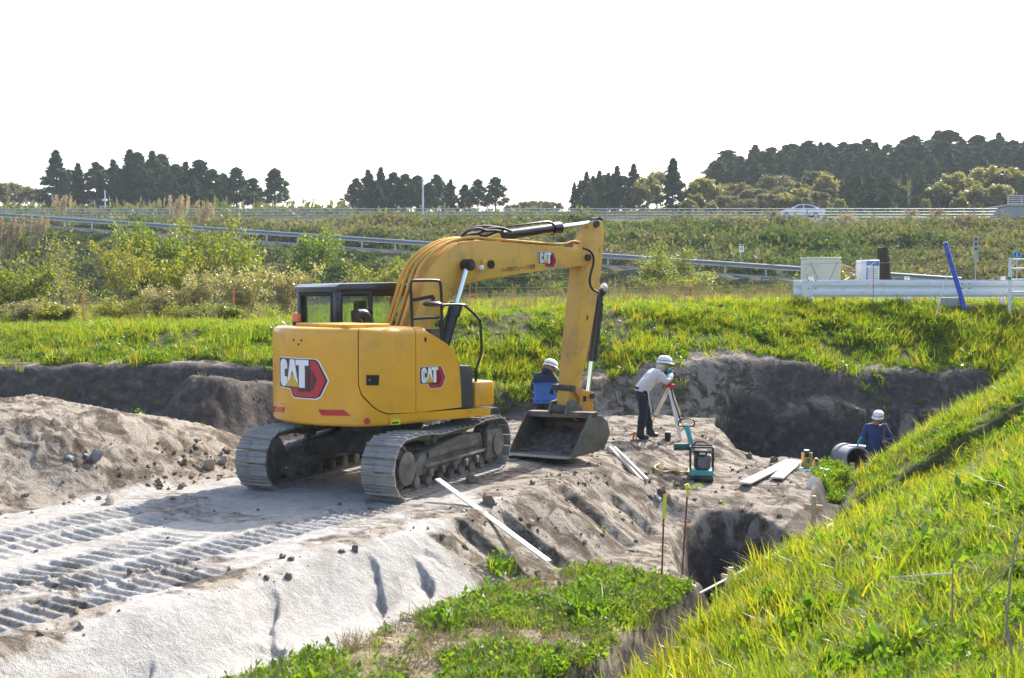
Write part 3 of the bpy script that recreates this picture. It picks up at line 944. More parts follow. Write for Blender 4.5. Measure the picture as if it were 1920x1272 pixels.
def turfmat():
    m, nt, out = _new('rough_turf')
    p = nt.nodes.new('ShaderNodeBsdfPrincipled')
    geo = nt.nodes.new('ShaderNodeNewGeometry'); pos = geo.outputs['Position']
    a = noise(nt, 0.35, 5, 0.6, pos); b = noise(nt, 3.0, 6, 0.7, pos)
    c = ramp(nt, a.outputs[0], [(0.3, (0.04, 0.06, 0.02)), (0.5, (0.075, 0.085, 0.03)), (0.7, (0.16, 0.13, 0.075))]).outputs[0]
    c = mixc(nt, b.outputs[0], c, (0.05, 0.05, 0.025))
    nt.links.new(c, p.inputs['Base Color']); p.inputs['Roughness'].default_value = 0.95
    nt.links.new(bump(nt, b.outputs[0], 0.8, 0.3), p.inputs['Normal'])
    nt.links.new(p.outputs[0], out.inputs[0])
    return m


TURF = turfmat()


def far_ground():
    ys = [31.45]
    while ys[-1] < 900:
        y = ys[-1]
        ys.append(y + (0.6 if y < 122 else 0.03 * y))
    ys = np.array(ys)
    us = np.linspace(-0.75, 0.75, 360)
    X = us[None, :] * (ys[:, None] + 12); Y = np.repeat(ys[:, None], len(us), 1)
    Z = height_far(X, Y)
    V = np.stack([X, Y, Z], -1).reshape(-1, 3); FC = grid_faces(*X.shape)
    cy = Y.ravel()[FC].mean(1); cxx = X.ravel()[FC].mean(1)
    zone = np.where(cy < 60, 0, np.where(cy < 119, 1, 2))
    for k, nm in enumerate(['field', 'embankment', 'hills']):
        fk = FC[zone == k]
        used, inv = np.unique(fk.ravel(), return_inverse=True)
        tag(link(nm, np_mesh(nm, V[used], inv.reshape(-1, 4), TURF, True)), kind='structure')
    # ground behind and beside the camera
    xs = np.linspace(-60, 60, 60); yb = np.linspace(-40, 2.02, 40)
    X, Y = np.meshgrid(xs, yb); Z = height(X, Y, False) - 0.01
    V = np.stack([X, Y, Z], -1).reshape(-1, 3)
    nme = np.zeros(len(V))
    tag(link('meadow', np_mesh('meadow', V, grid_faces(*X.shape), TURF, True)), kind='structure')
    for nm, x0, x1 in (('field_edge', -70, 0), ('field_edge', 0, 70)):
        yy = np.linspace(2.0, 31.5, 50)
        tt = np.linspace(0, 1, 20)
        inner = (-0.4985 if x1 == 0 else 0.5385) * (yy + 4)
        X = inner[:, None] + (np.full_like(yy, x0 if x1 == 0 else x1)[:, None] - inner[:, None]) * tt[None, :]
        Y = np.repeat(yy[:, None], 20, 1); Z = height(X, Y, False) - 0.01
        fcs = grid_faces(*X.shape)
        tag(link(nm, np_mesh(nm, np.stack([X, Y, Z], -1).reshape(-1, 3), fcs if x1 else fcs[:, ::-1], TURF, True)), kind='structure')
    # road surfaces: 4 mm and more above the ground
    m = MB()
    m.box((0, 112, 9.24), (260, 13.0, 0.1))
    tag(m.build('highway', M['asphalt']), kind='structure')
    m = MB()
    for yl in (106.1, 117.9):
        m.box((0, yl, 9.2935 + 0.003), (260, 0.15, 0.006))
    tag(m.build('road_marking', M['whitepaint']), kind='structure')
    m = MB()
    xs = np.linspace(-48, 40, 60)
    vs_ = []
    for x in xs:
        for o in (-1.9, 1.9):
            vs_.append((x, float(road_y(x)) + o, float(road_z(x)) + 0.12))
            vs_.append((x, float(road_y(x)) + o, float(road_z(x)) - 0.5))
    fs_ = []
    for i in range(len(xs) - 1):
        a = i * 4
        fs_ += [(a, a + 4, a + 6, a + 2), (a, a + 1, a + 5, a + 4), (a + 2, a + 6, a + 7, a + 3)]
    m.add(vs_, fs_)
    tag(m.build('slip_road', M['roadpale']), kind='structure')


far_ground()
# thin air over the whole place
hz_m, hz_nt, hz_out = _new('haze_air')
hv = hz_nt.nodes.new('ShaderNodeVolumePrincipled')
hv.inputs['Color'].default_value = (0.84, 0.92, 1.0, 1)
hv.inputs['Density'].default_value = 0.00038
hz_nt.links.new(hv.outputs[0], hz_out.inputs['Volume'])
m = MB(); m.box((0, 430, 21), (1900, 1000, 60))
tag(m.build('haze', hz_m, None, 0), 'thin bluish haze over the whole place', 'haze', kind='stuff')


# ------------------------------------------------------------------ the excavator
EC = Vector((-1.90, 17.1, 0.0))
PHU = math.radians(48.0)       # heading of the upper structure, from +Y towards +X
PHT = math.radians(24.0)       # heading of the tracks
HU = Vector((math.sin(PHU), math.cos(PHU), 0)); LU = Vector((-math.cos(PHU), math.sin(PHU), 0))
RU = PI / 2 - PHU; RT = PI / 2 - PHT


def ray(px, py):
    a = P(px, py, 10.0) - Vector((0, 0, CAMZ))
    return a / 10.0        # per metre of depth


def bp(px, py, yl):
    """local (x, z) on the upright plane y = yl of the upper structure, read off the photograph"""
    r = ray(px, py)
    n = LU
    p0 = EC + LU * yl
    t = (p0 - Vector((0, 0, CAMZ))).dot(n) / r.dot(n)
    w = Vector((0, 0, CAMZ)) + r * t
    return ((w - EC).dot(HU), w.z)


def bpx(px, py, xl):
    """local (y, z) on the upright plane x = xl"""
    r = ray(px, py)
    p0 = EC + HU * xl
    t = (p0 - Vector((0, 0, CAMZ))).dot(HU) / r.dot(HU)
    w = Vector((0, 0, CAMZ)) + r * t
    return ((w - EC).dot(LU), w.z)


exc = thing('excavator', 'large yellow crawler excavator with black cab on the haul ramp', 'excavator', EC)


def up(o):
    o.rotation_euler = (0, 0, RU)
    return o


# --- tracks
def track_path(n):
    r = 0.39; xf = 1.42; zc = 0.41
    pts = []
    for i in range(20):
        pts.append((-xf + 2 * xf * i / 20, zc - r))
    for i in range(24):
        a = -PI / 2 + PI * i / 24
        pts.append((xf + r * math.cos(a), zc + r * math.sin(a)))
    for i in range(20):
        t = i / 20
        pts.append((xf - 2 * xf * t, zc + r - 0.045 * math.sin(PI * t) ** 2 + 0.02 * math.sin(3 * PI * t) ** 2))
    for i in range(24):
        a = PI / 2 + PI * i / 24
        pts.append((-xf + r * math.cos(a), zc + r * math.sin(a)))
    pts = np.array(pts)
    seg = np.hypot(*(np.roll(pts, -1, 0) - pts).T)
    cum = np.concatenate([[0], np.cumsum(seg)])
    cl = np.vstack([pts, pts[:1]])
    out = []
    for k in range(n):
        t = cum[-1] * k / n
        x = np.interp(t, cum, cl[:, 0]); z = np.interp(t, cum, cl[:, 1])
        x2 = np.interp((t + 0.02) % cum[-1], cum, cl[:, 0]); z2 = np.interp((t + 0.02) % cum[-1], cum, cl[:, 1])
        out.append((x, z, math.atan2(z2 - z, x2 - x)))
    return out, cum[-1]


shoe = MB()      # local: x along the travel, y across, -z outward
SH = 0.176
prof = [(-0.084, 0.006), (0.080, 0.0), (0.084, -0.012), (0.078, -0.016), (0.072, -0.042), (0.056, -0.044), (0.046, -0.018),
        (0.000, -0.014), (-0.012, -0.026), (-0.024, -0.014), (-0.056, -0.014), (-0.064, -0.024), (-0.076, -0.020), (-0.084, -0.010)]
shoe.prism(prof, lambda u, v, w: (u, w, v), -0.25, 0.25)
for yy in (-0.075, 0.075):
    shoe.box((0, yy, 0.035), (0.15, 0.03, 0.07))
    for xx in (-0.035, 0.03):
        shoe.cyl((xx, yy, -0.018), (xx, yy, -0.028), 0.011, n=6)
SHOE = shoe.mesh('track_shoe', M['steel'], 30)
NSH = 47
path, plen = track_path(NSH)
for side in (-1, 1):
    fr = MB()
    fr.prism([(-1.02, 0.24), (1.05, 0.24), (1.12, 0.40), (1.0, 0.62), (0.3, 0.66), (-0.9, 0.52), (-1.05, 0.42)], lambda u, v, w: (u, w, v), -0.13, 0.15, 0.02)
    fr.box((0.1, side * 0.165, 0.36), (1.9, 0.05, 0.05), bev=0.01)
    fr.box((0.05, side * 0.16, 0.50), (1.55, 0.03, 0.09), bev=0.01)
    fr.box((-0.95, 0.0, 0.41), (0.55, 0.10, 0.14))
    for xx in (-0.45, 0.45):
        fr.cyl((xx, 0, 0.60), (xx, 0, 0.74), 0.05)
        fr.cyl((xx, -0.12, 0.70), (xx, 0.12, 0.70), 0.062)
    for i in range(5):
        fr.box((-0.7 + i * 0.36, side * 0.18, 0.255), (0.09, 0.05, 0.10), bev=0.01)
    fr.prism([(1.06, 0.20), (1.62, 0.22), (1.70, 0.42), (1.58, 0.63), (1.06, 0.64)], lambda u, v, w: (u, w, v), side * 0.13, side * 0.205, 0.015)
    trk = fr.build('track', M['understeel'], exc)
    trk.rotation_euler = (0, 0, RT)
    off = Matrix.Rotation(RT, 3, 'Z') @ Vector((0, side * 0.995, 0))
    trk.location = off
    sp = MB()
    sp.cyl((1.42, -0.10, 0.41), (1.42, 0.10, 0.41), 0.30, n=26)
    sp.cyl((1.42, side * 0.08, 0.41), (1.42, side * 0.225, 0.41), 0.17, n=20)
    for i in range(21):
        a = 2 * PI * i / 21
        sp.box((1.42 + 0.32 * math.cos(a), 0, 0.41 + 0.32 * math.sin(a)), (0.06, 0.06, 0.05), Matrix.Rotation(-a, 3, 'Y'))
    sp.build('sprocket', M['understeel'], trk)
    idl = MB()
    idl.lathe([(0.05, -0.09), (0.30, -0.09), (0.345, -0.05), (0.345, 0.05), (0.30, 0.09), (0.27, 0.09), (0.25, 0.06), (0.14, 0.06), (0.12, 0.13), (0.0, 0.13)], (-1.42, 0, 0.41), (0, side, 0), 28)
    idl.lathe([(0.20, 0.14), (0.225, 0.17), (0.225, 0.185), (0.19, 0.20), (0.0, 0.20)], (-1.36, 0, 0.40), (0, side, 0), 24)
    idl.build('idler', M['understeel'], trk)
    for i in range(7):
        rl = MB()
        xx = -1.0 + i * 0.34
        rl.lathe([(0.06, -0.14), (0.085, -0.13), (0.085, -0.05), (0.065, -0.04), (0.065, 0.04), (0.085, 0.05), (0.085, 0.13), (0.06, 0.14)], (xx, 0, 0.165), (0, 1, 0), 14)
        rl.build('roller', M['understeel'], trk)
    ch = MB()
    for (x, z, a) in track_path(NSH * 2)[0]:
        c = Vector((x - math.sin(a) * 0.055, 0, z + math.cos(a) * 0.055))
        for yy in (-0.075, 0.075):
            ch.box(c + Vector((0, yy, 0)), (0.08, 0.035, 0.06), Matrix.Rotation(-a, 3, 'Y'))
    ch.build('track_chain', M['understeel'], trk)
    for (x, z, a) in path:
        o = link('track_shoe', SHOE, trk)
        o.location = (x, 0, z)
        o.rotation_euler = (random.uniform(-0.006, 0.006), -a, 0)
cb = MB()
cb.box((0, 0, 0.60), (1.05, 1.0, 0.36), taper=0.85, bev=0.04)
for sx in (-1, 1):
    for sy in (-1, 1):
        cb.beam((sx * 0.30, sy * 0.35, 0.60), (sx * 0.62, sy * 0.95, 0.47), 0.28, 0.24, bev=0.03)
cbo = cb.build('undercarriage_frame', M['dark'], exc); cbo.rotation_euler = (0, 0, RT)
sr = MB()
sr.lathe([(0.58, 0.74), (0.60, 0.76), (0.60, 0.84), (0.56, 0.86), (0.56, 0.94), (0.0, 0.94)], (0, 0, 0), (0, 0, 1), 36)
sr.build('slew_ring', M['dark'], exc)

# --- house: plan curve
ZB, ZT = 0.93, 2.25
RC = 1.56
_pl = []
for i in range(14):
    _pl.append((0.2 - 1.0 * i / 14, 1.245))
for i in range(60):
    a = math.radians(-54 + (42 + 54) * i / 60)
    _pl.append((-RC * math.cos(a), RC * math.sin(-a)))
p0 = Vector((-RC * math.cos(math.radians(42)), -RC * math.sin(math.radians(42)))); p2 = Vector((-0.55, -1.22))
tg = Vector((math.sin(math.radians(42)), -math.cos(math.radians(42))))
p1 = p0 + tg * ((-1.22 - p0.y) / tg.y)
for i in range(16):
    t = i / 16
    q = p0 * (1 - t) ** 2 + p1 * 2 * t * (1 - t) + p2 * t * t
    _pl.append((q.x, q.y))
for i in range(30):
    _pl.append((-0.55 + (1.00 + 0.55) * i / 30, -1.22))
for i in range(9):
    a = PI / 2 * i / 8
    _pl.append((1.00 + 0.10 * math.sin(a), -1.12 - 0.10 * math.cos(a)))
PLAN = np.array(_pl)
PU = np.concatenate([[0], np.cumsum(np.hypot(*(PLAN[1:] - PLAN[:-1]).T))])


def plan(u, inset=0.0):
    x = np.interp(u, PU, PLAN[:, 0]); y = np.interp(u, PU, PLAN[:, 1])
    e = 0.02
    tx = np.interp(u + e, PU, PLAN[:, 0]) - np.interp(u - e, PU, PLAN[:, 0])
    ty = np.interp(u + e, PU, PLAN[:, 1]) - np.interp(u - e, PU, PLAN[:, 1])
    l = math.hypot(tx, ty) or 1
    # outward is to the right of the travel direction reversed: curve runs left -> rear -> right side
    nx, ny = ty / l, -tx / l
    if nx * x + ny * y < 0:
        nx, ny = -nx, -ny
    return x - nx * inset, y - ny * inset


def uz(px, py):
    r = ray(px, py); target = r.x / r.y
    best = None
    for u in np.linspace(0.55, PU[-1] - 0.02, 700):
        x, y = plan(u)
        x2, y2 = plan(u, -0.1)
        w = EC + HU * x + LU * y
        nn_ = HU * (x2 - x) + LU * (y2 - y)
        if nn_.x * w.x + nn_.y * w.y > 0:      # faces away from the camera
            continue
        e = abs((w.x) / w.y - target)
        if best is None or e < best[0] - 1e-9:
            best = (e, u, w.y)
    _, u, Y = best
    return (u, CAMZ + r.z * Y)


def top_inset(z):
    rr = 0.10
    if z <= ZT - rr:
        lo = 0.05
        if z < ZB + lo:
            return 0.05 * (1 - math.sqrt(max(0, 1 - ((ZB + lo - z) / lo) ** 2)))
        return 0.0
    t = (z - (ZT - rr)) / rr
    return rr * (1 - math.sqrt(max(0, 1 - t * t)))


def panel(name, poly, mat, parent, thick=0.05, off=0.0, us=0.06, build=True, mb=None, round_top=True):
    bm = bmesh.new()
    f = bm.faces.new([bm.verts.new((p[0], p[1], 0)) for p in poly])
    u0 = min(p[0] for p in poly); u1 = max(p[0] for p in poly)
    z0 = min(p[1] for p in poly); z1 = max(p[1] for p in poly)
    k = u0 + us
    while k < u1:
        bmesh.ops.bisect_plane(bm, geom=bm.verts[:] + bm.edges[:] + bm.faces[:], plane_co=(k, 0, 0), plane_no=(1, 0, 0))
        k += us
    for zz in ([ZT - 0.10, ZT - 0.075, ZT - 0.05, ZT - 0.03, ZT - 0.014, ZT - 0.004, ZB + 0.05, ZB + 0.03, ZB + 0.012] if round_top else []):
        if z0 < zz < z1:
            bmesh.ops.bisect_plane(bm, geom=bm.verts[:] + bm.edges[:] + bm.faces[:], plane_co=(0, zz, 0), plane_no=(0, 1, 0))
    r = bmesh.ops.extrude_face_region(bm, geom=bm.faces[:])
    bm.verts.index_update()
    ex = {e for e in r['geom'] if isinstance(e, bmesh.types.BMVert)}
    vs_ = []
    for v in bm.verts:
        ins = (top_inset(v.co.y) if round_top else 0.0) + (0.0 if v in ex else thick) - off
        x, y = plan(v.co.x, ins)
        vs_.append((x, y, v.co.y))
    fs_ = [[v.index for v in g.verts] for g in bm.faces]
    bm.free()
    m = MB() if mb is None else mb
    m.add(vs_, fs_)
    if build:
        o = m.build(name, mat, parent, 40)
        return o
    return m


uL = 0.30
u1, _ = uz(671, 700); u2, _ = uz(780, 700)
A = [uz(678, 741), uz(698, 762), uz(712, 771), uz(728, 776)]
cwt = up(panel('counterweight', [(uL, ZB), (A[3][0], ZB), (A[3][0], A[3][1] - 0.012), (A[2][0], A[2][1] - 0.012), (A[1][0] - 0.004, A[1][1] - 0.010), (A[0][0] - 0.006, A[0][1] - 0.006), (u1, uz(671, 722)[1]), (u1, ZT), (uL, ZT)], M['yellow'], exc))
g = 0.012
door = up(panel('engine_door', [(u1 + g, uz(671, 722)[1]), (A[0][0] + 0.008, A[0][1] + 0.004), (A[1][0] + 0.004, A[1][1] + 0.006), (A[2][0], A[2][1] + 0.004), (A[3][0], A[3][1] + 0.004), (u2 - 0.006, uz(780, 774)[1]), (u2 - 0.006, ZT), (u1 + g, ZT)], M['yellow'], exc))
fp = [uz(x, y) for x, y in ((865, 764), (864, 730), (862, 692), (858, 670), (850, 656), (838, 645), (816, 631), (801, 622))]
fp = [(u2 + 0.006, uz(780, 774)[1])] + fp + [(uz(796, 618)[0], ZT), (u2 + 0.006, ZT)]
front = up(panel('front_side_panel', fp, M['yellow'], exc, thick=0.05))
ue = PU[-1] - 0.01
sk = up(panel('side_skirt', [(A[3][0] + 0.008, ZB), (ue, ZB + 0.02), (ue, uz(900, 766)[1]), (uz(866, 768)[0], uz(866, 768)[1]), (A[3][0] + 0.008, A[3][1] - 0.014)], M['yellow'], exc))
# dark core added to block light behind the panel gaps, plus the deck
core = MB()
inn = []
for u in np.linspace(uL + 0.05, u2 + 0.35, 70):
    inn.append(plan(u, 0.10))
inn = [(0.2, inn[0][1])] + inn + [(0.2, inn[-1][1])]
core.prism(inn, lambda u, v, w: (u, v, w), 0.95, ZT - 0.03)
# front right piece of the light-blocking core, under the sloping shoulder
sh = [bp(x, y, -1.14) for x, y in ((790, 622), (801, 626), (838, 649), (857, 674), (861, 692), (864, 764))]
core.prism([(0.0, 1.0)] + [(0.0, sh[0][1])] + sh + [(sh[-1][0], 1.0)], lambda u, v, w: (u, w, v), -1.14, -0.55)
core.box((0.35, 0.0, 0.99), (1.9, 2.2, 0.10), bev=0.02)
up(core.build('frame_and_light_block', M['dark'], exc))
sc_ = MB()
shy = [bp(x, y, -1.22) for x, y in ((799, 620), (816, 631), (838, 645), (850, 655.5), (858, 669), (862, 692))]
top_poly = shy + [(p[0], p[1] - 0.03) for p in reversed(shy)]
sc_.prism(top_poly, lambda u, v, w: (u, w, v), -1.212, -0.52, 0.008)
up(sc_.build('shoulder_cover', M['yellow'], exc))
hood = MB()
hp_ = []
for u in np.linspace(uL, u2 + 0.12, 60):
    hp_.append(plan(u, 0.098))
hp_ = [(0.0, hp_[0][1])] + hp_ + [(hp_[-1][0], -0.5), (0.0, -0.5)]
hood.prism(hp_, lambda u, v, w: (u, v, w), ZT - 0.028, ZT - 0.002)
hood.box((-0.85, -0.25, ZT + 0.02), (0.7, 1.3, 0.05), bev=0.02)
up(hood.build('hood', M['yellow_worn'], exc))


# --- badges: dark hexagon, red edge, white letters, gold triangle
def circ(cx, cy, rx, ry, a0, a1, n):
    return [(cx + rx * math.cos(math.radians(a0 + (a1 - a0) * i / n)), cy + ry * math.sin(math.radians(a0 + (a1 - a0) * i / n))) for i in range(n + 1)]


C_OUT = circ(0.17, 0.80, 0.16, 0.20, 10, 180, 8) + circ(0.17, 0.20, 0.16, 0.20, 180, 350, 8)
C_IN = circ(0.17, 0.215, 0.055, 0.085, 350, 180, 6) + circ(0.17, 0.785, 0.055, 0.085, 180, 10, 6)
LETC = [(0.33, 0.80)] + C_OUT[1:-1] + [(0.33, 0.20), (0.33, 0.36), (0.225, 0.36), (0.225, 0.215)] + C_IN[1:-1] + [(0.225, 0.785), (0.225, 0.64), (0.33, 0.64)]
LETA = [(0.33, 0.14), (0.44, 1.0), (0.60, 1.0), (0.72, 0.14), (0.60, 0.30), (0.575, 0.42), (0.52, 0.60), (0.465, 0.42), (0.445, 0.30)]
LETT = [(0.64, 1.0), (1.04, 1.0), (1.04, 0.80), (0.93, 0.80), (0.93, 0.0), (0.75, 0.0), (0.75, 0.80), (0.64, 0.80)]
TRI = [(0.27, 0.02), (0.52, 0.50), (0.77, 0.02)]
BACK = [(-0.06, 0.04), (-0.02, -0.03), (0.45, -0.05), (0.52, -0.30), (0.60, -0.36), (1.22, -0.36), (1.34, -0.27), (1.52, 0.28), (1.50, 0.36), (1.30, 0.93), (1.22, 1.03), (-0.02, 1.03), (-0.06, 0.96)]
WHITEB = [(-0.08, 0.03), (-0.03, -0.06), (0.43, -0.08), (0.50, -0.33), (0.59, -0.40), (1.24, -0.40), (1.37, -0.29), (1.555, 0.28), (1.535, 0.38), (1.33, 0.95), (1.24, 1.06), (-0.03, 1.06), (-0.08, 0.98)]
REDP = [(0.50, -0.05), (0.55, -0.27), (0.62, -0.32), (1.20, -0.32), (1.30, -0.25), (1.475, 0.28), (1.46, 0.35), (1.27, 0.90), (1.20, 0.99), (1.07, 0.99), (1.07, 0.86), (1.14, 0.80), (1.29, 0.34), (1.29, 0.28), (1.15, -0.12), (1.10, -0.16), (0.70, -0.16), (0.66, -0.05)]
DARKP = [(0.0, 0.0), (0.70, -0.03), (0.72, -0.14), (1.09, -0.14), (1.13, -0.10), (1.26, 0.29), (1.12, 0.78), (1.05, 0.84), (1.05, 1.0), (0.0, 1.0)]


def tri2(poly, us):
    """triangulated, sliced copy of a polygon (verts2d, faces)"""
    bm = bmesh.new()
    bm.faces.new([bm.verts.new((p[0], p[1], 0)) for p in poly])
    bmesh.ops.triangulate(bm, faces=bm.faces[:])
    x0 = min(p[0] for p in poly); x1 = max(p[0] for p in poly)
    k = x0 + us
    while k < x1:
        bmesh.ops.bisect_plane(bm, geom=bm.verts[:] + bm.edges[:] + bm.faces[:], plane_co=(k, 0, 0), plane_no=(1, 0, 0))
        k += us
    bm.verts.index_update()
    r = ([(v.co.x, v.co.y) for v in bm.verts], [[v.index for v in f.verts] for f in bm.faces])
    bm.free()
    return r


HEXES = []
for i in range(6):
    for j in range(10):
        cx = 0.98 + 0.052 * i + (0.026 if j % 2 else 0); cy = -0.06 + 0.075 * j
        if 0.95 < cx < 1.10 + 0.14 * (1 - abs(cy - 0.28) / 0.5) and not (cx < 0.97):
            HEXES.append([(cx + 0.020 * math.cos(PI / 3 * k + PI / 6), cy + 0.026 * math.sin(PI / 3 * k + PI / 6)) for k in range(6)])


def badge(name, mapf, parent, us=0.2, hexes=True):
    m = MB()
    lay = [(WHITEB, 0), (BACK, 1), (REDP, 2), (DARKP, 3), (LETC, 4), (LETA, 4), (LETT, 4), (TRI, 5)]
    mats = [M['white'], M['blackprint'], M['reddecal'], M['greyprint'], M['white'], M['gold'], M['blackprint']]
    zs = {0: 0.003, 1: 0.005, 2: 0.007, 3: 0.007, 4: 0.010, 5: 0.0105}
    for poly, k in lay:
        m.cur = k
        v2, fs_ = tri2(poly, us)
        m.add([mapf(x, y, zs[k]) for x, y in v2], fs_)
    if hexes:
        m.cur = 6
        for hx in HEXES:
            m.add([mapf(x, y, 0.0085) for x, y in hx], [tuple(range(6))])
    return m.build(name, mats, parent, 0, fix=False)


def panel_map(px0, py_base, px1, py_top):
    """badge letters span px0..px1 and py_base..py_top in the photograph"""
    ua, za = uz(px0, py_base); ub, _ = uz(px1, py_base); _, zb_ = uz(px0, py_top)
    sx = (ub - ua) / 1.04; sy = zb_ - za
    return lambda x, y, o: (*plan(ua + x * sx, -o), za + y * sy)


badge('badge', panel_map(527, 723, 580, 672), cwt)
badge('badge', panel_map(789, 719, 821, 690), front, hexes=False)


def decal(name, pts, mat, parent, off=0.006):
    m = MB()
    poly = [uz(x, y) for x, y in pts]
    v2, fs_ = tri2(poly, 0.08)
    m.add([(*plan(u, -off), z) for u, z in v2], fs_)
    return m.build(name, mat, parent, 0, fix=False)


panel('reflector', [uz(x, y) for x, y in ((597, 768), (645, 769), (657, 780), (604, 779))], M['red'], cwt, thick=0.01, off=0.012, round_top=False)
panel('reflector', [uz(x, y) for x, y in ((511.5, 761), (534, 764), (531, 773.5), (511, 771))], M['red'], cwt, thick=0.01, off=0.012, round_top=False)
cu, cz_ = uz(688, 790)
decal('lifting_mark', [(688 + 6 * math.cos(2 * PI * k / 14), 790 + 6 * math.sin(2 * PI * k / 14)) for k in range(14)], M['reddecal'], cwt)
decal('warning_label', [(733, 786), (750, 785), (750, 796), (733, 797)], paint('yellow_label', (0.72, 0.66, 0.05), 0.5), sk)
decal('label_print', [(735, 792), (747, 791), (747, 794), (735, 795)], M['blackprint'], sk, 0.008)
# groove line and camera holes of the counterweight
gm = MB()
for (xa, ya, xb, yb_) in ((511, 757, 650, 765),):
    pl_ = [uz(x, np.interp(x, [xa, xb], [ya, yb_])) for x in np.linspace(xa, xb, 24)]
    for (a, b) in zip(pl_[:-1], pl_[1:]):
        pa = Vector((*plan(a[0], -0.002), a[1])); pb = Vector((*plan(b[0], -0.002), b[1]))
        gm.add([pa, pb, pb + Vector((0, 0, 0.012)), pa + Vector((0, 0, 0.012))], [(0, 1, 2, 3)])
gm.build('groove', M['yellow_worn'], cwt, 0, fix=False)
for x, y in ((551, 638), (565, 638.5), (560, 646)):
    hl = MB()
    u, z = uz(x, y); p = Vector((*plan(u), z)); q_ = Vector((*plan(u, -0.006), z))
    hl.cyl(p, q_, 0.016, n=10)
    hl.build('bolt_hole', M['black'], cwt)
lm = panel('latch', [uz(x, y) for x, y in ((687, 703.5), (710, 703.5), (710, 722.5), (687, 722.5))], M['black'], door, thick=0.02, off=0.015, round_top=False)
km = MB()
u, z = uz(692, 713); km.cyl(Vector((*plan(u, -0.012), z)), Vector((*plan(u, -0.022), z)), 0.013, n=10)
km.build('lock', M['chrome'], door)
panel('slot', [uz(x, y) for x, y in ((795.5, 633), (799, 633), (799, 641), (795.5, 641))], M['black'], front, thick=0.01, off=0.006, round_top=False)

# --- dark step box and yellow corner box at the front right
tb = MB()
tp = [bp(x, y, -1.22) for x, y in ((863, 766), (861, 690), (864, 685), (884, 686), (887, 694), (889, 764))]
tb.prism(tp, lambda u, v, w: (u, w, v), -1.215, -0.7, 0.02)
up(tb.build('tank_cover', M['greyprint'], exc))
fb = MB()
fx0 = bp(889, 740, -1.2)[0]; zt_ = bp(892, 716, -1.2)[1]; zb_ = bp(892, 764, -1.2)[1]
fb.box((fx0 + 0.20, -0.86, (zt_ + zb_) / 2), (0.38, 0.70, zt_ - zb_), bev=0.05)
up(fb.build('front_box', M['yellow'], exc))

# --- cab
CX0, CX1, CY0, CY1, CZ1 = -0.66, 1.12, 0.20, 1.24, 2.80
cab = MB()
cab.box(((CX0 + CX1) / 2, (CY0 + CY1) / 2, 1.55), (CX1 - CX0, CY1 - CY0, 0.95), bev=0.03)     # lower body


def post(x, y, w, d):
    cab.box((x, y, 2.36), (w, d, 0.80), bev=0.02)


post(CX0 + 0.06, CY0 + 0.05, 0.13, 0.11); post(CX0 + 0.06, CY1 - 0.05, 0.13, 0.11)
post(CX0 + 0.62, CY0 + 0.035, 0.07, 0.06); post(CX0 + 0.62, CY1 - 0.035, 0.09, 0.06)
post(CX1 - 0.05, CY0 + 0.04, 0.07, 0.08); post(CX1 - 0.05, CY1 - 0.04, 0.07, 0.08)
for x, w in ((CX0 + 0.04, 0.08), (CX1 - 0.04, 0.08)):
    cab.box((x, (CY0 + CY1) / 2, 2.71), (w, CY1 - CY0 - 0.02, 0.10), bev=0.01)
    cab.box((x, (CY0 + CY1) / 2, 2.04), (w, CY1 - CY0 - 0.02, 0.08), bev=0.01)
for y in (CY0 + 0.03, CY1 - 0.03):
    cab.box(((CX0 + CX1) / 2, y, 2.71), (CX1 - CX0 - 0.02, 0.05, 0.09), bev=0.01)
cabo = up(cab.build('cab', M['cabblack'], exc))
rf = MB()
rp = [(CX0 - 0.03, 2.73), (CX0 - 0.03, 2.80), (CX0 + 0.06, 2.845), (0.35, 2.87), (0.85, 2.82), (CX1 + 0.06, 2.74), (CX1 + 0.06, 2.71), (0.8, 2.755)]
rf.prism(rp, lambda u, v, w: (u, w, v), CY0 - 0.03, CY1 + 0.03, 0.03)
rf.build('roof', M['roofgrey'], cabo)
for nm, c, sz in (('rear_window', (CX0 + 0.035, (CY0 + CY1) / 2, 2.38), (0.008, 0.82, 0.60)), ('side_window', (0.23, CY0 + 0.02, 2.38), (1.68, 0.008, 0.62)),
                  ('side_window', (0.23, CY1 - 0.02, 2.38), (1.68, 0.008, 0.62)), ('windscreen', (CX1 - 0.03, (CY0 + CY1) / 2, 2.3), (0.008, 0.92, 0.8))):
    w_ = MB(); w_.box(c, sz); w_.build(nm, M['glass'], cabo)
wf = MB()
for y in (-0.42, 0.42):
    wf.box((CX0 - 0.002, 0.72 + y, 2.38), (0.02, 0.05, 0.66), bev=0.005)
for z in (-0.32, 0.32):
    wf.box((CX0 - 0.002, 0.72, 2.38 + z), (0.02, 0.88, 0.05), bev=0.005)
wf.build('window_frame', M['rubber'], cabo)
se = MB()
se.box((0.42, 0.72, 1.98), (0.5, 0.5, 0.12), bev=0.04)
se.box((0.17, 0.72, 2.22), (0.13, 0.44, 0.48), Matrix.Rotation(-0.12, 3, 'Y'), bev=0.05)
se.box((0.12, 0.72, 2.52), (0.10, 0.24, 0.15), bev=0.04)
se.box((0.45, 0.45, 2.12), (0.35, 0.08, 0.07), bev=0.02)
se.box((0.45, 0.99, 2.12), (0.35, 0.08, 0.07), bev=0.02)
se.build('seat', M['seat'], cabo)
cs_ = MB()
cs_.box((0.62, 0.42, 2.12), (0.25, 0.16, 0.35), bev=0.03); cs_.box((0.66, 0.42, 2.33), (0.05, 0.20, 0.16), bev=0.01)
cs_.build('console', M['black'], cabo)
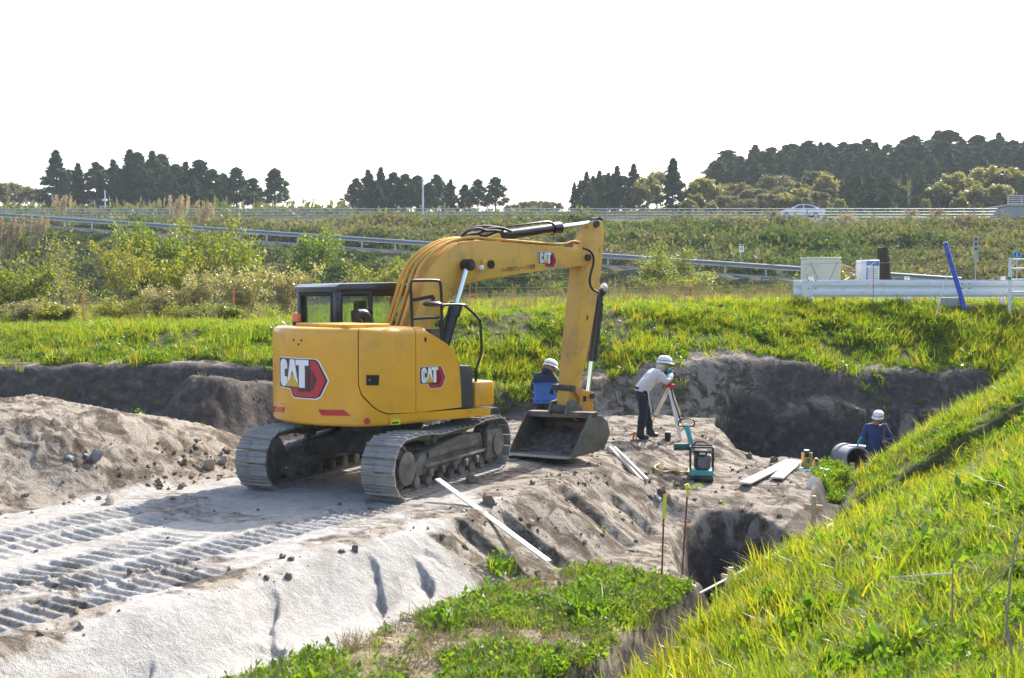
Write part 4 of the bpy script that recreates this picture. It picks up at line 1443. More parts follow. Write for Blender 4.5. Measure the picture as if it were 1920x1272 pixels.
for y in (0.50, 0.62, 0.80):
    st = MB()
    st.box((CX0 + 0.09, y, 2.115), (0.02, 0.06, 0.03))
    st.build('hazard_stripe', M['gold'], cabo)
bl = MB(); bl.box((1.05, CY0 - 0.03, bp(765, 546, CY0)[1] - 0.05), (0.12, 0.05, 0.05), bev=0.01); bl.build('work_lamp', M['white'], cabo)

be = MB(); yb_, zb_ = bpx(556, 607, -1.0)
BP = Vector((-0.98, bpx(556, 605, -0.98)[0], ZT))
be.lathe([(0.05, 0.0), (0.06, 0.005), (0.06, 0.05), (0.0, 0.05)], BP, (0, 0, 1), 16)
beo = up(be.build('beacon', M['black'], exc))
be = MB(); be.lathe([(0.065, 0.05), (0.065, 0.15), (0.055, 0.175), (0.0, 0.18)], BP, (0, 0, 1), 18); be.build('lens', M['orange'], beo)
# exhaust
ex_ = MB()
e0 = bp(690, 612, -0.25); e1 = bp(686, 597, -0.25); e2 = bp(674, 589, -0.25)
ex_.tube([(e0[0], -0.25, ZT - 0.05), (e1[0] + 0.02, -0.25, e1[1]), (e1[0] - 0.03, -0.25, e2[1]), (e2[0] - 0.04, -0.25, e2[1] - 0.005)], 0.075, 14, smooth=3)
up(ex_.build('exhaust', M['black'], exc))


# --- rails, mirror
def trail(name, pts, yl, r, mat, parent=None, smooth=2, par=None):
    m = MB()
    m.tube([(bp(x, y, yl)[0], yl, bp(x, y, yl)[1]) for x, y in pts], r, 10, smooth=smooth)
    o = m.build(name, mat, parent or exc)
    return up(o) if parent is None else o


hr = MB()


def t3(pts, r=0.02, smooth=2, n=8):
    hr.tube([(bp(x, y, yl)[0], yl, bp(x, y, yl)[1]) for x, y, yl in pts], r, n, smooth=smooth)


t3([(773, 619, -1.0), (771, 560, -1.0), (769.5, 528, -1.0), (776, 526, -1.0), (820, 526, -1.0), (826, 529, -1.0), (828, 560, -1.0), (828.5, 640, -1.0)], 0.022, 2)
t3([(773, 598, -1.0), (826, 595, -1.0)], 0.02, 0)
hr.beam((bp(827, 600, -1.0)[0], -1.0, bp(827, 600, -1.0)[1]), (bp(830, 640, -1.0)[0], -1.0, bp(830, 642, -1.0)[1]), 0.03, 0.07)
up(hr.build('handrail', M['black'], exc))
mi = MB()
a_ = bp(772, 563, -1.0); b_ = bp(812, 556, -1.05)
mi.beam((a_[0], -1.0, a_[1]), (b_[0], -1.05, b_[1]), 0.03, 0.05)
c_ = bp(812, 562, -1.08)
mi.cyl((c_[0], -1.08, c_[1] - 0.05), (c_[0], -1.08, c_[1] + 0.04), 0.03)
mo = up(mi.build('mirror', M['black'], exc))
mi = MB(); c_ = bp(811, 570, -1.1)
mi.sphere((c_[0], -1.1, c_[1]), 0.16, 16, 10, (1.0, 0.7, 0.28)); mi.build('mirror_shell', M['roofgrey'], mo)
trail('grab_rail', [(828, 572), (868, 571), (874, 575), (898, 597), (901, 606), (903, 655), (902, 668), (893, 690), (892, 716)], -1.15, 0.02, M['black'])

# --- boom
YB = -0.22
BW = 0.19
bo = [(777, 604), (788, 560), (799, 520), (808, 500), (825, 480), (845, 465), (870, 455), (897, 451), (960, 455), (1020, 460), (1082, 465), (1100, 470), (1110, 477), (1114, 485), (1110, 493), (1096, 499), (1066, 502), (1015, 508), (960, 516), (893, 528), (874, 533), (858, 544), (846, 557), (826, 590), (805, 628), (790, 660), (775, 680), (755, 670), (760, 640)]
bpoly = [bp(x, y, YB - BW) for x, y in bo]
bm_ = MB(); bm_.prism(bpoly, lambda u, v, w: (u, w, v), YB - BW, YB + BW, 0.012)
boom = up(bm_.build('boom', M['yellow_worn'], exc))
BPMAP = None


def plane_map(px0, pyb, px1, pyt, yl, lift, slope=0.0):
    xa, za = bp(px0, pyb, yl); xb, _ = bp(px1, pyb, yl); _, zb2 = bp(px0, pyt, yl)
    sx = (xb - xa) / 1.04; sy = zb2 - za
    return lambda x, y, o: (xa + x * sx, yl - lift - o, za + y * sy + slope * x * sx)


badge('badge', plane_map(1011, 494, 1033, 473.5, YB - BW, 0.0), boom, hexes=False)


def lettering(name, text, px0, py0, px1, yl, parent, mat, hpx):
    fc = bpy.data.curves.new('boom_text', 'FONT'); fc.body = text; fc.size = 1.0; fc.extrude = 0.0
    fc.resolution_u = 3
    tmp = bpy.data.objects.new('boom_text', fc); COL.objects.link(tmp)
    dg = bpy.context.evaluated_depsgraph_get()
    me = bpy.data.meshes.new_from_object(tmp.evaluated_get(dg))
    bpy.data.objects.remove(tmp, do_unlink=True)
    bpy.data.curves.remove(fc)
    xs = [v.co.x for v in me.vertices]; w = max(xs) - min(xs); x0 = min(xs)
    hmax = max(v.co.y for v in me.vertices)
    xa, za = bp(px0, py0[0], yl); xb, zb2 = bp(px1, py0[1], yl)
    _, zt2 = bp(px0, py0[0] - hpx, yl)
    k = (xb - xa) / w; kz = (zt2 - za) / hmax
    for v in me.vertices:
        x = (v.co.x - x0) * k
        v.co = Vector((xa + x, yl - 0.004, za + (zb2 - za) * x / (xb - xa) + v.co.y * kz))
    me.materials.clear(); me.materials.append(mat); me.name = name
    return link(name, me, parent)


try:
    lettering('lettering', '2.9t 移動式クレーン仕様機', 939, (511, 503), 1003, YB - BW, boom, M['blackprint'], 8.5)
except Exception:
    pass


def pin(name, px, py, y0, y1, r, mat, parent, n=16):
    m = MB(); x, z = bp(px, py, y0)
    m.cyl((x, y0, z), (x, y1, z), r, n=n)
    o = m.build(name, mat, parent)
    return o


pin('boom_pin', 1105, 483, YB - BW - 0.05, YB + BW + 0.05, 0.055, M['dark'], boom)
pin('cover_plug', 922, 496, YB - BW - 0.03, YB - BW + 0.01, 0.065, M['black'], boom)
bl = MB(); x, z = bp(901, 502, YB - BW - 0.05); bl.box((x, YB - BW - 0.05, z), (0.09, 0.08, 0.07), bev=0.015)
bl.build('boom_lamp', M['white'], boom)
x, z = bp(905, 494, YB - BW); bl = MB(); bl.box((x, YB - BW - 0.02, z), (0.08, 0.05, 0.10), bev=0.01); bl.build('lamp_bracket', M['gold'], boom)
# raised bracket that holds the arm cylinder, on top of the boom
bk = MB()
bk.prism([bp(x, y, YB - 0.1) for x, y in ((900, 452), (928, 440), (936, 438), (940, 448), (936, 455))], lambda u, v, w: (u, w, v), YB - 0.12, YB + 0.12, 0.01)
bk.build('cylinder_bracket', M['yellow_worn'], boom)
# steel pipes and hoses along the back of the boom
for k, yo in enumerate((-0.17, -0.09, 0.02, 0.12, 0.19)):
    pm_ = MB()
    ins = [0, 4, 8, 4, 0][k]
    pts = [(752 + k * 0, 616), (768, 566), (784, 510), (797, 489), (818, 470), (846, 454), (872, 447), (900, 446)]
    pm_.tube([(bp(px + ins * 0.6, py - 1 + ins * 0.3, YB - BW)[0] - 0.0, YB + yo, bp(px + ins * 0.6, py - 1 + ins * 0.3, YB - BW)[1]) for px, py in pts], 0.026, 8, smooth=1)
    if k < 2:
        pts = [(900, 446), (960, 451), (1030, 457), (1062, 458), (1075, 452), (1092, 455)]
        pm_.tube([(bp(px, py + k, YB - BW)[0], YB + yo, bp(px, py + k, YB - BW)[1]) for px, py in pts], 0.018, 8, smooth=1)
    pm_.build('hydraulic_pipe', M['yellow_worn'] if k != 1 else M['rust'], boom)
for pts in ([(862, 449), (872, 436), (885, 430), (900, 428), (912, 434), (925, 432), (936, 434)], [(858, 452), (876, 440), (900, 437), (918, 428), (940, 427), (958, 434)],
            [(880, 446), (892, 440), (910, 444), (930, 436)], [(868, 446), (880, 428), (905, 424), (930, 426), (945, 430)]):
    trail('hose', pts, YB - 0.1 + random.uniform(-0.1, 0.1), 0.022, M['rubber'], boom)
trail('hose', [(1094, 466), (1106, 470), (1113, 480), (1113, 495), (1107, 515), (1105, 530), (1110, 543), (1121, 548)], YB - BW - 0.06, 0.02, M['rubber'], boom)


# --- cylinders
def ram(name, a, b, yl, r_b, r_r, split, parent=None):
    """hydraulic cylinder from pixel a (barrel end) to pixel b (rod eye)"""
    pa = Vector((bp(*a, yl)[0], yl, bp(*a, yl)[1])); pb = Vector((bp(*b, yl)[0], yl, bp(*b, yl)[1]))
    ps_ = pa + (pb - pa) * split
    d = (pb - pa).normalized()
    m = MB()
    m.cyl(pa, ps_, r_b, n=20); m.cyl(ps_ - d * 0.16, ps_ + d * 0.02, r_b * 1.22, n=20)
    m.cyl(pa + Vector((0, -r_b * 1.1, 0)), pa + Vector((0, r_b * 1.1, 0)), r_b * 0.95, n=16)
    s_ = d.cross(Vector((0, 1, 0))).normalized() * r_b * 1.2
    m.tube([pa + d * 0.15 + s_ * 1.0, pa + d * 0.2 + s_ * 1.25, ps_ - d * 0.25 + s_ * 1.25, ps_ - d * 0.15 + s_], 0.016, 6)
    o = up(m.build(name, M['black'], exc))
    m = MB(); m.cyl(ps_, pb, r_r, n=18); m.build('piston_rod', M['chrome'], o)
    m = MB(); m.cyl(pb + Vector((0, -r_r * 1.5, 0)), pb + Vector((0, r_r * 1.5, 0)), r_r * 1.9, n=18)
    m.build('rod_eye', M['black'], o)
    return o


c1 = ram('boom_cylinder', (826, 672), (877, 497), YB - BW - 0.10, 0.082, 0.047, 0.56)
dp = MB(); x, z = bp(877, 496, YB - BW - 0.1)
dp.cyl((x, YB - BW - 0.20, z), (x, YB + BW + 0.2, z), 0.05)
dp.build('cylinder_pin', M['dark'], c1)
c1b = ram('boom_cylinder', (826, 672), (877, 497), YB - BW - 0.10, 0.082, 0.047, 0.56)
c1b.location = Matrix.Rotation(RU, 3, 'Z') @ Vector((0, 2 * BW + 0.2, 0))
ram('arm_cylinder', (933, 443), (1118, 418), YB, 0.085, 0.048, 0.60)

# --- arm
AW = 0.135
YA = YB - AW
ar = [(1108, 432), (1112, 416), (1122, 413), (1130, 415), (1133, 433), (1130, 480), (1127, 506), (1117, 579), (1106, 642), (1093, 700), (1088, 726), (1086, 760), (1080, 776), (1070, 782), (1064, 776), (1066, 750), (1072, 673), (1082, 579), (1090, 502), (1094, 470), (1098, 450)]
am = MB(); am.prism([bp(x, y, YA) for x, y in ar], lambda u, v, w: (u, w, v), YB - AW, YB + AW, 0.01)
arm = up(am.build('arm', M['yellow_worn'], exc))
pin('arm_pin', 1067, 771, YA - 0.05, YB + AW + 0.05, 0.085, M['dark'], arm)
pin('arm_pin', 1120, 420, YA - 0.04, YB + AW + 0.04, 0.06, M['dark'], arm)
for px, py, w_, h_, mt in ((1087, 590, 6, 16, 'gold'), (1101, 596, 4, 9, 'rust'), (1125, 470, 5, 8, 'gold')):
    m = MB(); x, z = bp(px, py, YA); m.box((x, YA - 0.004, z), (w_ / 130, 0.008, h_ / 110)); m.build('label', M[mt], arm)
cy = ram('bucket_cylinder', (1124, 548), (1102, 742), YB, 0.072, 0.042, 0.66)
bh = MB(); x, z = bp(1128, 540, YB)
bh.sphere((x, YB - 0.05, z), 0.07, 12, 8); bh.build('hose_fitting', M['galv'], cy)
# --- linkage
lk = MB()
lp = [(1072, 724), (1079, 722), (1092, 731), (1108, 734), (1116, 738), (1117, 746), (1112, 752), (1110, 770), (1104, 784), (1092, 790), (1078, 788), (1084, 765), (1088, 748)]
for y0 in (YB - AW - 0.07, YB + AW + 0.02):
    lk.prism([bp(x, y, YB - AW - 0.07) for x, y in lp], lambda u, v, w: (u, w, v), y0, y0 + 0.05, 0.008)
lk.box((bp(1098, 768, YB)[0], YB, bp(1098, 768, YB)[1]), (0.12, 2 * AW, 0.22), bev=0.02)
lko = up(lk.build('bucket_link', M['orange_yellow'], exc))
for px, py in ((1076, 729), (1112, 743), (1092, 784)):
    pin('link_pin', px, py, YB - AW - 0.10, YB + AW + 0.10, 0.05, M['dark'], lko)
m = MB(); x, z = bp(1096, 748, YB - AW - 0.07); m.box((x, YB - AW - 0.072, z), (0.07, 0.01, 0.09)); m.build('slot', M['black'], lko)

# --- bucket: wide, resting on the ground with its mouth towards the camera
BL = -0.99; BR_ = 0.51      # right and left ends (local y)
bx0 = 2.92
prof = [(0.00, 0.015), (0.30, 0.03), (0.62, 0.06), (0.80, 0.16), (0.88, 0.32), (0.84, 0.50), (0.70, 0.62), (0.50, 0.66)]
bk = MB()


def bk3(u, v, w):
    return (bx0 + u, w, v + 0.03 + (BR_ - w) * 0.055)


T_ = 0.025
inner = []
for i, (x, z) in enumerate(prof):
    a = Vector(prof[max(0, i - 1)]); b = Vector(prof[min(len(prof) - 1, i + 1)])
    t = (b - a).normalized(); n = Vector((-t.y, t.x))
    inner.append((x + n.x * T_, z + n.y * T_))
bk.prism(prof + inner[::-1], bk3, BL + 0.02, BR_ - 0.02)
bk.prism([(0.46, 0.60), (0.54, 0.60), (0.60, 0.64), (0.58, 0.70), (0.46, 0.69)], bk3, BL + 0.0, BR_ - 0.0, 0.008)
bko = up(bk.build('bucket', M['bucket'], exc))
for y0 in (BL, BR_ - 0.025):
    m = MB()
    m.prism([(-0.02, 0.0)] + prof[1:] + [(0.42, 0.67)], bk3, y0, y0 + 0.025, 0.005)
    m.build('side_plate', M['bucket'], bko)
m = MB(); m.prism([(-0.12, 0.0), (0.10, 0.005), (0.10, 0.032), (-0.10, 0.022)], bk3, BL + 0.0, BR_)
m.build('cutting_edge', M['steel'], bko)
m = MB()
for y0 in (YB - AW - 0.10, YB + AW + 0.03):
    m.prism([(0.42, 0.66), (0.86, 0.50), (0.78, 0.75), (0.62, 0.88), (0.48, 0.86)], bk3, y0, y0 + 0.06, 0.01)
m.build('bucket_ear', M['bucket'], bko)
# earth left in the bucket
m = MB()
nn = 26
vs_ = []
for i in range(nn):
    for j in range(nn):
        u = 0.10 + 0.70 * i / (nn - 1); w = BL + 0.03 + (BR_ - BL - 0.06) * j / (nn - 1)
        v = 0.05 + 0.36 * sm(0.15, 0.85, u) + 0.05 * float(fbm(np.array([u * 4]), np.array([w * 4]), 4, 7)[0])
        vs_.append(bk3(u, v, w))
m.add(vs_, [(i * nn + j, i * nn + j + 1, (i + 1) * nn + j + 1, (i + 1) * nn + j) for i in range(nn - 1) for j in range(nn - 1)])
tag(m.build('bucket_soil', paint('bucket_earth', (0.06, 0.05, 0.042), 0.95, var=0.5, dirt=(0.22, 0.19, 0.16), dirt_amt=0.3, scale=14, bumpy=0.6), bko, 60), kind='stuff')


# ------------------------------------------------------------------ people
def skin_mesh(name, nodes, edges, root, mat, sub=2, extra=None, wrinkle=0.0):
    keys = list(nodes)
    me = bpy.data.meshes.new(name + '_tmp')
    me.from_pydata([nodes[k][0] for k in keys], [(keys.index(a), keys.index(b)) for a, b in edges], [])
    o = bpy.data.objects.new(name + '_tmp', me); COL.objects.link(o)
    o.modifiers.new('skin', 'SKIN')
    sv = me.skin_vertices[0].data
    for i, k in enumerate(keys):
        r = nodes[k][1]
        sv[i].radius = (r, r) if isinstance(r, (int, float)) else r
        sv[i].use_root = (k == root)
    sb = o.modifiers.new('sub', 'SUBSURF'); sb.levels = sub; sb.render_levels = sub
    dg = bpy.context.evaluated_depsgraph_get()
    res = bpy.data.meshes.new_from_object(o.evaluated_get(dg))
    bpy.data.objects.remove(o, do_unlink=True)
    if wrinkle:
        co = np.zeros(len(res.vertices) * 3); no = co.copy()
        res.vertices.foreach_get('co', co); res.vertices.foreach_get('normal', no)
        co = co.reshape(-1, 3); no = no.reshape(-1, 3)
        w_ = fbm(co[:, 0] * 7 + co[:, 1] * 5, co[:, 2] * 13 + co[:, 1] * 4, 3, 5)
        co = co + no * (w_ * wrinkle)[:, None]
        res.vertices.foreach_set('co', co.ravel()); res.update()
    res.name = name
    res.materials.clear(); res.materials.append(mat)
    res.polygons.foreach_set('use_smooth', [True] * len(res.polygons))
    if extra is not None:
        bm = bmesh.new(); bm.from_mesh(res)
        off = len(bm.verts)
        m2 = bpy.data.meshes.new('tmp'); m2.from_pydata(extra.v, [], extra.f); bm.from_mesh(m2)
        for f in bm.faces: f.smooth = True
        bm.to_mesh(res); bm.free()
    return res


def head_shape(c, f, upv, r=0.098):
    """a head with nose, ears, chin, brows; f = facing direction"""
    f = Vector(f).normalized(); u = Vector(upv).normalized(); s = f.cross(u).normalized(); u = s.cross(f)
    m = MB(); m.sphere((0, 0, 0), 1.0, 20, 14)
    out = MB()
    vs_ = []
    for p in m.v:
        x, y, z = p                # x right, y forward, z up
        sx = 0.078 * (1 - 0.22 * max(0, -z)); sy = 0.098; sz = 0.125
        q = Vector((x * sx, y * sy, z * sz))
        if y > 0.5 and -0.35 < z < 0.15:
            q.y += 0.028 * max(0, 1 - abs(x) / 0.28) * max(0, 1 - abs(z + 0.12) / 0.28)
        if y > 0.3 and z < -0.55:
            q.y += 0.018
        if y > 0.4 and abs(z - 0.12) < 0.14 and 0.2 < abs(x) < 0.6:
            q.y -= 0.010
        vs_.append(Vector(c) + s * q.x + f * q.y + u * q.z)
    out.add(vs_, m.f)
    for sg in (-1, 1):
        e = MB(); e.sphere((0, 0, 0), 1, 8, 6)
        out.add([Vector(c) + s * (sg * 0.079 + p[0] * 0.010) + f * (p[1] * 0.020 - 0.005) + u * (p[2] * 0.032 - 0.005) for p in e.v], e.f)
    return out, (s, f, u)


def face_parts(root, c, axes):
    s, f, u = axes
    for sg in (-1, 1):
        m = MB(); m.sphere(Vector(c) + s * sg * 0.031 + f * 0.088 + u * 0.012, 0.0125, 10, 8)
        m.build('eye', M['black'], root)
    m = MB(); m.beam(Vector(c) - s * 0.024 + f * 0.089 - u * 0.062, Vector(c) + s * 0.024 + f * 0.089 - u * 0.062, 0.012, 0.012, bev=0.004)
    m.build('mouth', M['redplastic'], root)


def helmet(root, c, axes, band=True):
    s, f, u = axes
    m = MB()
    prof = [(0.0, 0.150), (0.05, 0.147), (0.09, 0.130), (0.118, 0.098), (0.130, 0.055), (0.133, 0.02), (0.143, 0.012), (0.145, 0.006), (0.128, 0.006)]
    n = 28
    vs_ = []
    for r, t in prof:
        for k in range(n):
            a = 2 * PI * k / n
            br = 1.0 + (0.22 * max(0, math.cos(a)) ** 2 if t < 0.015 else 0)
            vs_.append(Vector(c) + u * (t + 0.030) + (f * math.cos(a) * 1.10 + s * math.sin(a) * 0.93) * r * br)
    fs_ = []
    for i in range(len(prof) - 1):
        fs_ += [(i * n + k, i * n + (k + 1) % n, (i + 1) * n + (k + 1) % n, (i + 1) * n + k) for k in range(n)]
    m.add(vs_, fs_)
    h = m.build('helmet', M['helmet'], root, 60)
    if band:
        m = MB(); vs_ = []
        for t in (0.048, 0.058):
            for k in range(n):
                a = 2 * PI * k / n
                vs_.append(Vector(c) + u * (t + 0.030) + (f * math.cos(a) * 1.10 + s * math.sin(a) * 0.93) * 0.134)
        m.add(vs_, [(k, (k + 1) % n, n + (k + 1) % n, n + k) for k in range(n)])
        m.build('helmet_band', M['navy'], h, 60)
    m = MB()
    rr = 0.04
    for i in range(2):
        pass
    return h


def hand_nodes(nodes, edges, key, wrist, d, side, curl=0.4, palm_n=None):
    """palm, four fingers and a thumb growing from the wrist along d"""
    d = Vector(d).normalized(); n = Vector(palm_n if palm_n else (0, 0, 1)); n = (n - d * n.dot(d)).normalized(); s = d.cross(n) * side
    w = Vector(wrist); pc = w + d * 0.055
    nodes[key + 'palm'] = (pc, (0.034, 0.022)); edges.append((key + 'wrist', key + 'palm'))
    for i, (o, L) in enumerate(((-0.030, 0.062), (-0.010, 0.075), (0.011, 0.072), (0.031, 0.056))):
        a = pc + d * 0.035 + s * o; b = a + (d * math.cos(curl) + n * math.sin(curl)) * L * 0.55; c = b + (d * math.cos(curl * 2.4) + n * math.sin(curl * 2.4)) * L * 0.5
        for nm, p, r in (('a', a, 0.0105), ('b', b, 0.0095), ('c', c, 0.0075)):
            nodes['%sf%d%s' % (key, i, nm)] = (p, r)
        edges += [(key + 'palm', '%sf%da' % (key, i)), ('%sf%da' % (key, i), '%sf%db' % (key, i)), ('%sf%db' % (key, i), '%sf%dc' % (key, i))]
    a = pc - d * 0.015 - s * 0.040 + n * 0.006; b = a + (d * 0.75 - s * 0.6 + n * 0.4).normalized() * 0.035; c = b + (d * 0.9 - s * 0.1 + n * 0.5).normalized() * 0.030
    for nm, p, r in (('a', a, 0.012), ('b', b, 0.0105), ('c', c, 0.008)):
        nodes[key + 't' + nm] = (p, r)
    edges += [(key + 'palm', key + 'ta'), (key + 'ta', key + 'tb'), (key + 'tb', key + 'tc')]


def person(label, loc, J, face, up_=(0, 0, 1), top=('jacket', 'navy'), legs=('trousers', 'trousers'), boots='black', hands=None, group=None, puff=1.0, sleeves=True):
    """J: joint positions (x forward, y left, z up) relative to loc"""
    t = thing('person', label, 'person', loc, 0, group)
    V_ = {k: Vector(v) for k, v in J.items()}
    nodes = {}; edges = []
    nodes['pelvis'] = (V_['pelvis'], (0.135, 0.105)); nodes['waist'] = (V_['waist'], (0.125, 0.095)); nodes['chest'] = (V_['chest'], (0.155, 0.110)); nodes['neck'] = (V_['neck'], 0.055)
    nodes['skull'] = (V_['head'] - (V_['head'] - V_['neck']) * 0.25, 0.060)
    edges += [('pelvis', 'waist'), ('waist', 'chest'), ('chest', 'neck'), ('neck', 'skull')]
    for sd_ in 'lr':
        nodes[sd_ + 'sh'] = (V_[sd_ + 'sh'], 0.062); nodes[sd_ + 'el'] = (V_[sd_ + 'el'], 0.042); nodes[sd_ + 'wrist'] = (V_[sd_ + 'wr'], 0.029)
        nodes[sd_ + 'hip'] = (V_[sd_ + 'hip'], 0.092); nodes[sd_ + 'kn'] = (V_[sd_ + 'kn'], 0.060); nodes[sd_ + 'an'] = (V_[sd_ + 'an'], 0.042); nodes[sd_ + 'toe'] = (V_[sd_ + 'toe'], 0.036)
        edges += [('chest', sd_ + 'sh'), (sd_ + 'sh', sd_ + 'el'), (sd_ + 'el', sd_ + 'wrist'), ('pelvis', sd_ + 'hip'), (sd_ + 'hip', sd_ + 'kn'), (sd_ + 'kn', sd_ + 'an'), (sd_ + 'an', sd_ + 'toe')]
        hd = (hands or {}).get(sd_)
        dirv = Vector(hd[0]) if hd else (V_[sd_ + 'wr'] - V_[sd_ + 'el'])
        hand_nodes(nodes, edges, sd_, V_[sd_ + 'wr'], dirv, 1 if sd_ == 'l' else -1, hd[1] if hd else 0.35, hd[2] if hd else None)
    hd_, axes = head_shape(V_['head'], face, up_)
    body = link('body', skin_mesh('body', nodes, edges, 'pelvis', M['skin'], 2, hd_), t)
    face_parts(t, V_['head'], axes)
    # trousers
    n2 = {k: nodes[k] for k in ('pelvis',)}
    n2['pelvis'] = (V_['pelvis'], (0.165, 0.13)); n2['top'] = (V_['pelvis'] + (V_['waist'] - V_['pelvis']) * 0.95, (0.155, 0.125))
    e2 = [('pelvis', 'top')]
    for sd_ in 'lr':
        n2[sd_ + 'hip'] = (V_[sd_ + 'hip'], 0.115); n2[sd_ + 'kn'] = (V_[sd_ + 'kn'], 0.085); n2[sd_ + 'an'] = (V_[sd_ + 'an'] + (V_[sd_ + 'kn'] - V_[sd_ + 'an']) * 0.12, 0.075)
        e2 += [('pelvis', sd_ + 'hip'), (sd_ + 'hip', sd_ + 'kn'), (sd_ + 'kn', sd_ + 'an')]
    link(legs[0], skin_mesh(legs[0], n2, e2, 'pelvis', M[legs[1]], 3, None, 0.022), t)
    for sd_ in 'lr':
        an, toe, kn = V_[sd_ + 'an'], V_[sd_ + 'toe'], V_[sd_ + 'kn']
        heel = an - (toe - an).normalized() * 0.05; heel.z = toe.z
        n3 = {'a': (an + (kn - an) * 0.55, 0.068), 'b': (an, 0.056), 'c': (heel + (toe - heel) * 0.5 + Vector((0, 0, 0.01)), 0.052), 'd': (toe, 0.046), 'h': (heel, 0.045)}
        link('boot', skin_mesh('boot', n3, [('a', 'b'), ('b', 'c'), ('c', 'd'), ('b', 'h')], 'b', M[boots]), t)
    # upper garment
    n4 = {'pelvis': (V_['pelvis'] + (V_['pelvis'] - V_['waist']).normalized() * 0.07, (0.195 * puff, 0.155 * puff)), 'waist': (V_['waist'], (0.178 * puff, 0.142 * puff)), 'chest': (V_['chest'], (0.195 * puff, 0.145 * puff)), 'neck': (V_['chest'] + (V_['neck'] - V_['chest']) * 0.75, 0.085)}
    e4 = [('pelvis', 'waist'), ('waist', 'chest'), ('chest', 'neck')]
    for sd_ in 'lr':
        n4[sd_ + 'sh'] = (V_[sd_ + 'sh'], 0.088 * puff); n4[sd_ + 'el'] = (V_[sd_ + 'el'], 0.068 * puff); n4[sd_ + 'wr'] = (V_[sd_ + 'wr'], 0.050)
        e4 += [('chest', sd_ + 'sh'), (sd_ + 'sh', sd_ + 'el'), (sd_ + 'el', sd_ + 'wr')]
    g_ = link(top[0], skin_mesh(top[0], n4, e4, 'waist', M[top[1]], 3, None, 0.022), t)
    helmet(t, V_['head'], axes)
    return t, g_, axes, V_


def rotj(J, ang):
    c, s = math.cos(ang), math.sin(ang)
    return {k: (v[0] * c - v[1] * s, v[0] * s + v[1] * c, v[2]) for k, v in J.items()}


STAND = dict(pelvis=(0, 0, 0.92), waist=(0.0, 0, 1.08), chest=(0.0, 0, 1.30), neck=(0.02, 0, 1.47), head=(0.05, 0, 1.60),
             lsh=(0, 0.19, 1.39), rsh=(0, -0.19, 1.39), lel=(-0.02, 0.27, 1.12), rel=(-0.02, -0.27, 1.12), lwr=(0.10, 0.25, 0.90), rwr=(0.10, -0.25, 0.90),
             lhip=(0, 0.095, 0.86), rhip=(0, -0.095, 0.86), lkn=(0.03, 0.11, 0.48), rkn=(0.02, -0.11, 0.48), lan=(-0.02, 0.12, 0.09), ran=(-0.02, -0.12, 0.09), ltoe=(0.15, 0.14, 0.04), rtoe=(0.15, -0.14, 0.04))

# man in the blue padded jacket behind the bucket, seen from behind, head bowed
Yj = 20.9
pj = P(1022, 700, Yj)
zj = h1(pj.x, Yj)
hgt = P(1040, 676, Yj).z - zj
k_ = hgt / 1.76
J = {k: (v[0] * k_, v[1] * k_, v[2] * k_) for k, v in STAND.items()}
J['head'] = (0.13 * k_, -0.04, 1.57 * k_); J['neck'] = (0.05, -0.01, 1.46 * k_)
J['lel'] = (0.08, 0.27, 1.12 * k_); J['lwr'] = (0.27, 0.16, 1.05 * k_); J['rel'] = (0.10, -0.26, 1.12 * k_); J['rwr'] = (0.29, -0.14, 1.06 * k_)
ang = math.radians(62)
J = rotj(J, ang)
fd = (math.cos(ang - 0.35), math.sin(ang - 0.35), -0.40)
pm, gj, axj, Vj = person('person in a blue and navy padded jacket and white helmet behind the excavator bucket', (pj.x, Yj, zj), J, fd, (0.3, 0.3, 1), ('jacket', 'navy'), puff=1.10)
# the lighter blue lower half of the jacket
nb = {'a': (Vj['pelvis'] + Vector((0, 0, 0.0)), (0.222, 0.178)), 'b': (Vj['waist'], (0.208, 0.168)), 'c': (Vj['chest'] + (Vj['waist'] - Vj['chest']) * 0.22, (0.222, 0.172))}
link('blue_panel', skin_mesh('blue_panel', nb, [('a', 'b'), ('b', 'c')], 'b', M['blue'], 3, None, 0.02), gj)
nh = {'a': (Vj['neck'] + Vector((0, 0, -0.03)), (0.125, 0.11)), 'b': (Vj['neck'] * 0.5 + Vj['head'] * 0.5 - Vector(fd).normalized() * 0.035, (0.118, 0.10)), 'c': (Vj['head'] - Vector(fd).normalized() * 0.045 + Vector((0, 0, -0.01)), (0.105, 0.085))}
link('hood', skin_mesh('hood', nh, [('a', 'b'), ('b', 'c')], 'a', M['navy']), gj)

# surveyor stooping to the instrument
ps = G(1207, 823, 20, 25)
J = dict(pelvis=(-0.05, 0, 0.90), waist=(0.04, 0, 1.02), chest=(0.20, 0, 1.17), neck=(0.31, 0, 1.27), head=(0.40, 0, 1.365),
         lsh=(0.21, 0.18, 1.21), rsh=(0.21, -0.18, 1.21), lel=(0.36, 0.26, 1.06), rel=(0.36, -0.26, 1.06), lwr=(0.50, 0.10, 1.21), rwr=(0.50, -0.10, 1.21),
         lhip=(-0.05, 0.095, 0.84), rhip=(-0.05, -0.095, 0.84), lkn=(0.10, 0.11, 0.47), rkn=(-0.06, -0.12, 0.46), lan=(0.17, 0.12, 0.09), ran=(-0.13, -0.13, 0.09), ltoe=(0.34, 0.15, 0.04), rtoe=(0.05, -0.16, 0.04))
ang = math.radians(14)
J = rotj(J, ang); fd = (math.cos(ang), math.sin(ang), -0.12)
pm, gs, axs, Vs = person('person in a pale shirt and white helmet stooping to look through a survey instrument', ps, J, fd, (-0.1, 0, 1), ('shirt', 'shirt'), puff=1.0)
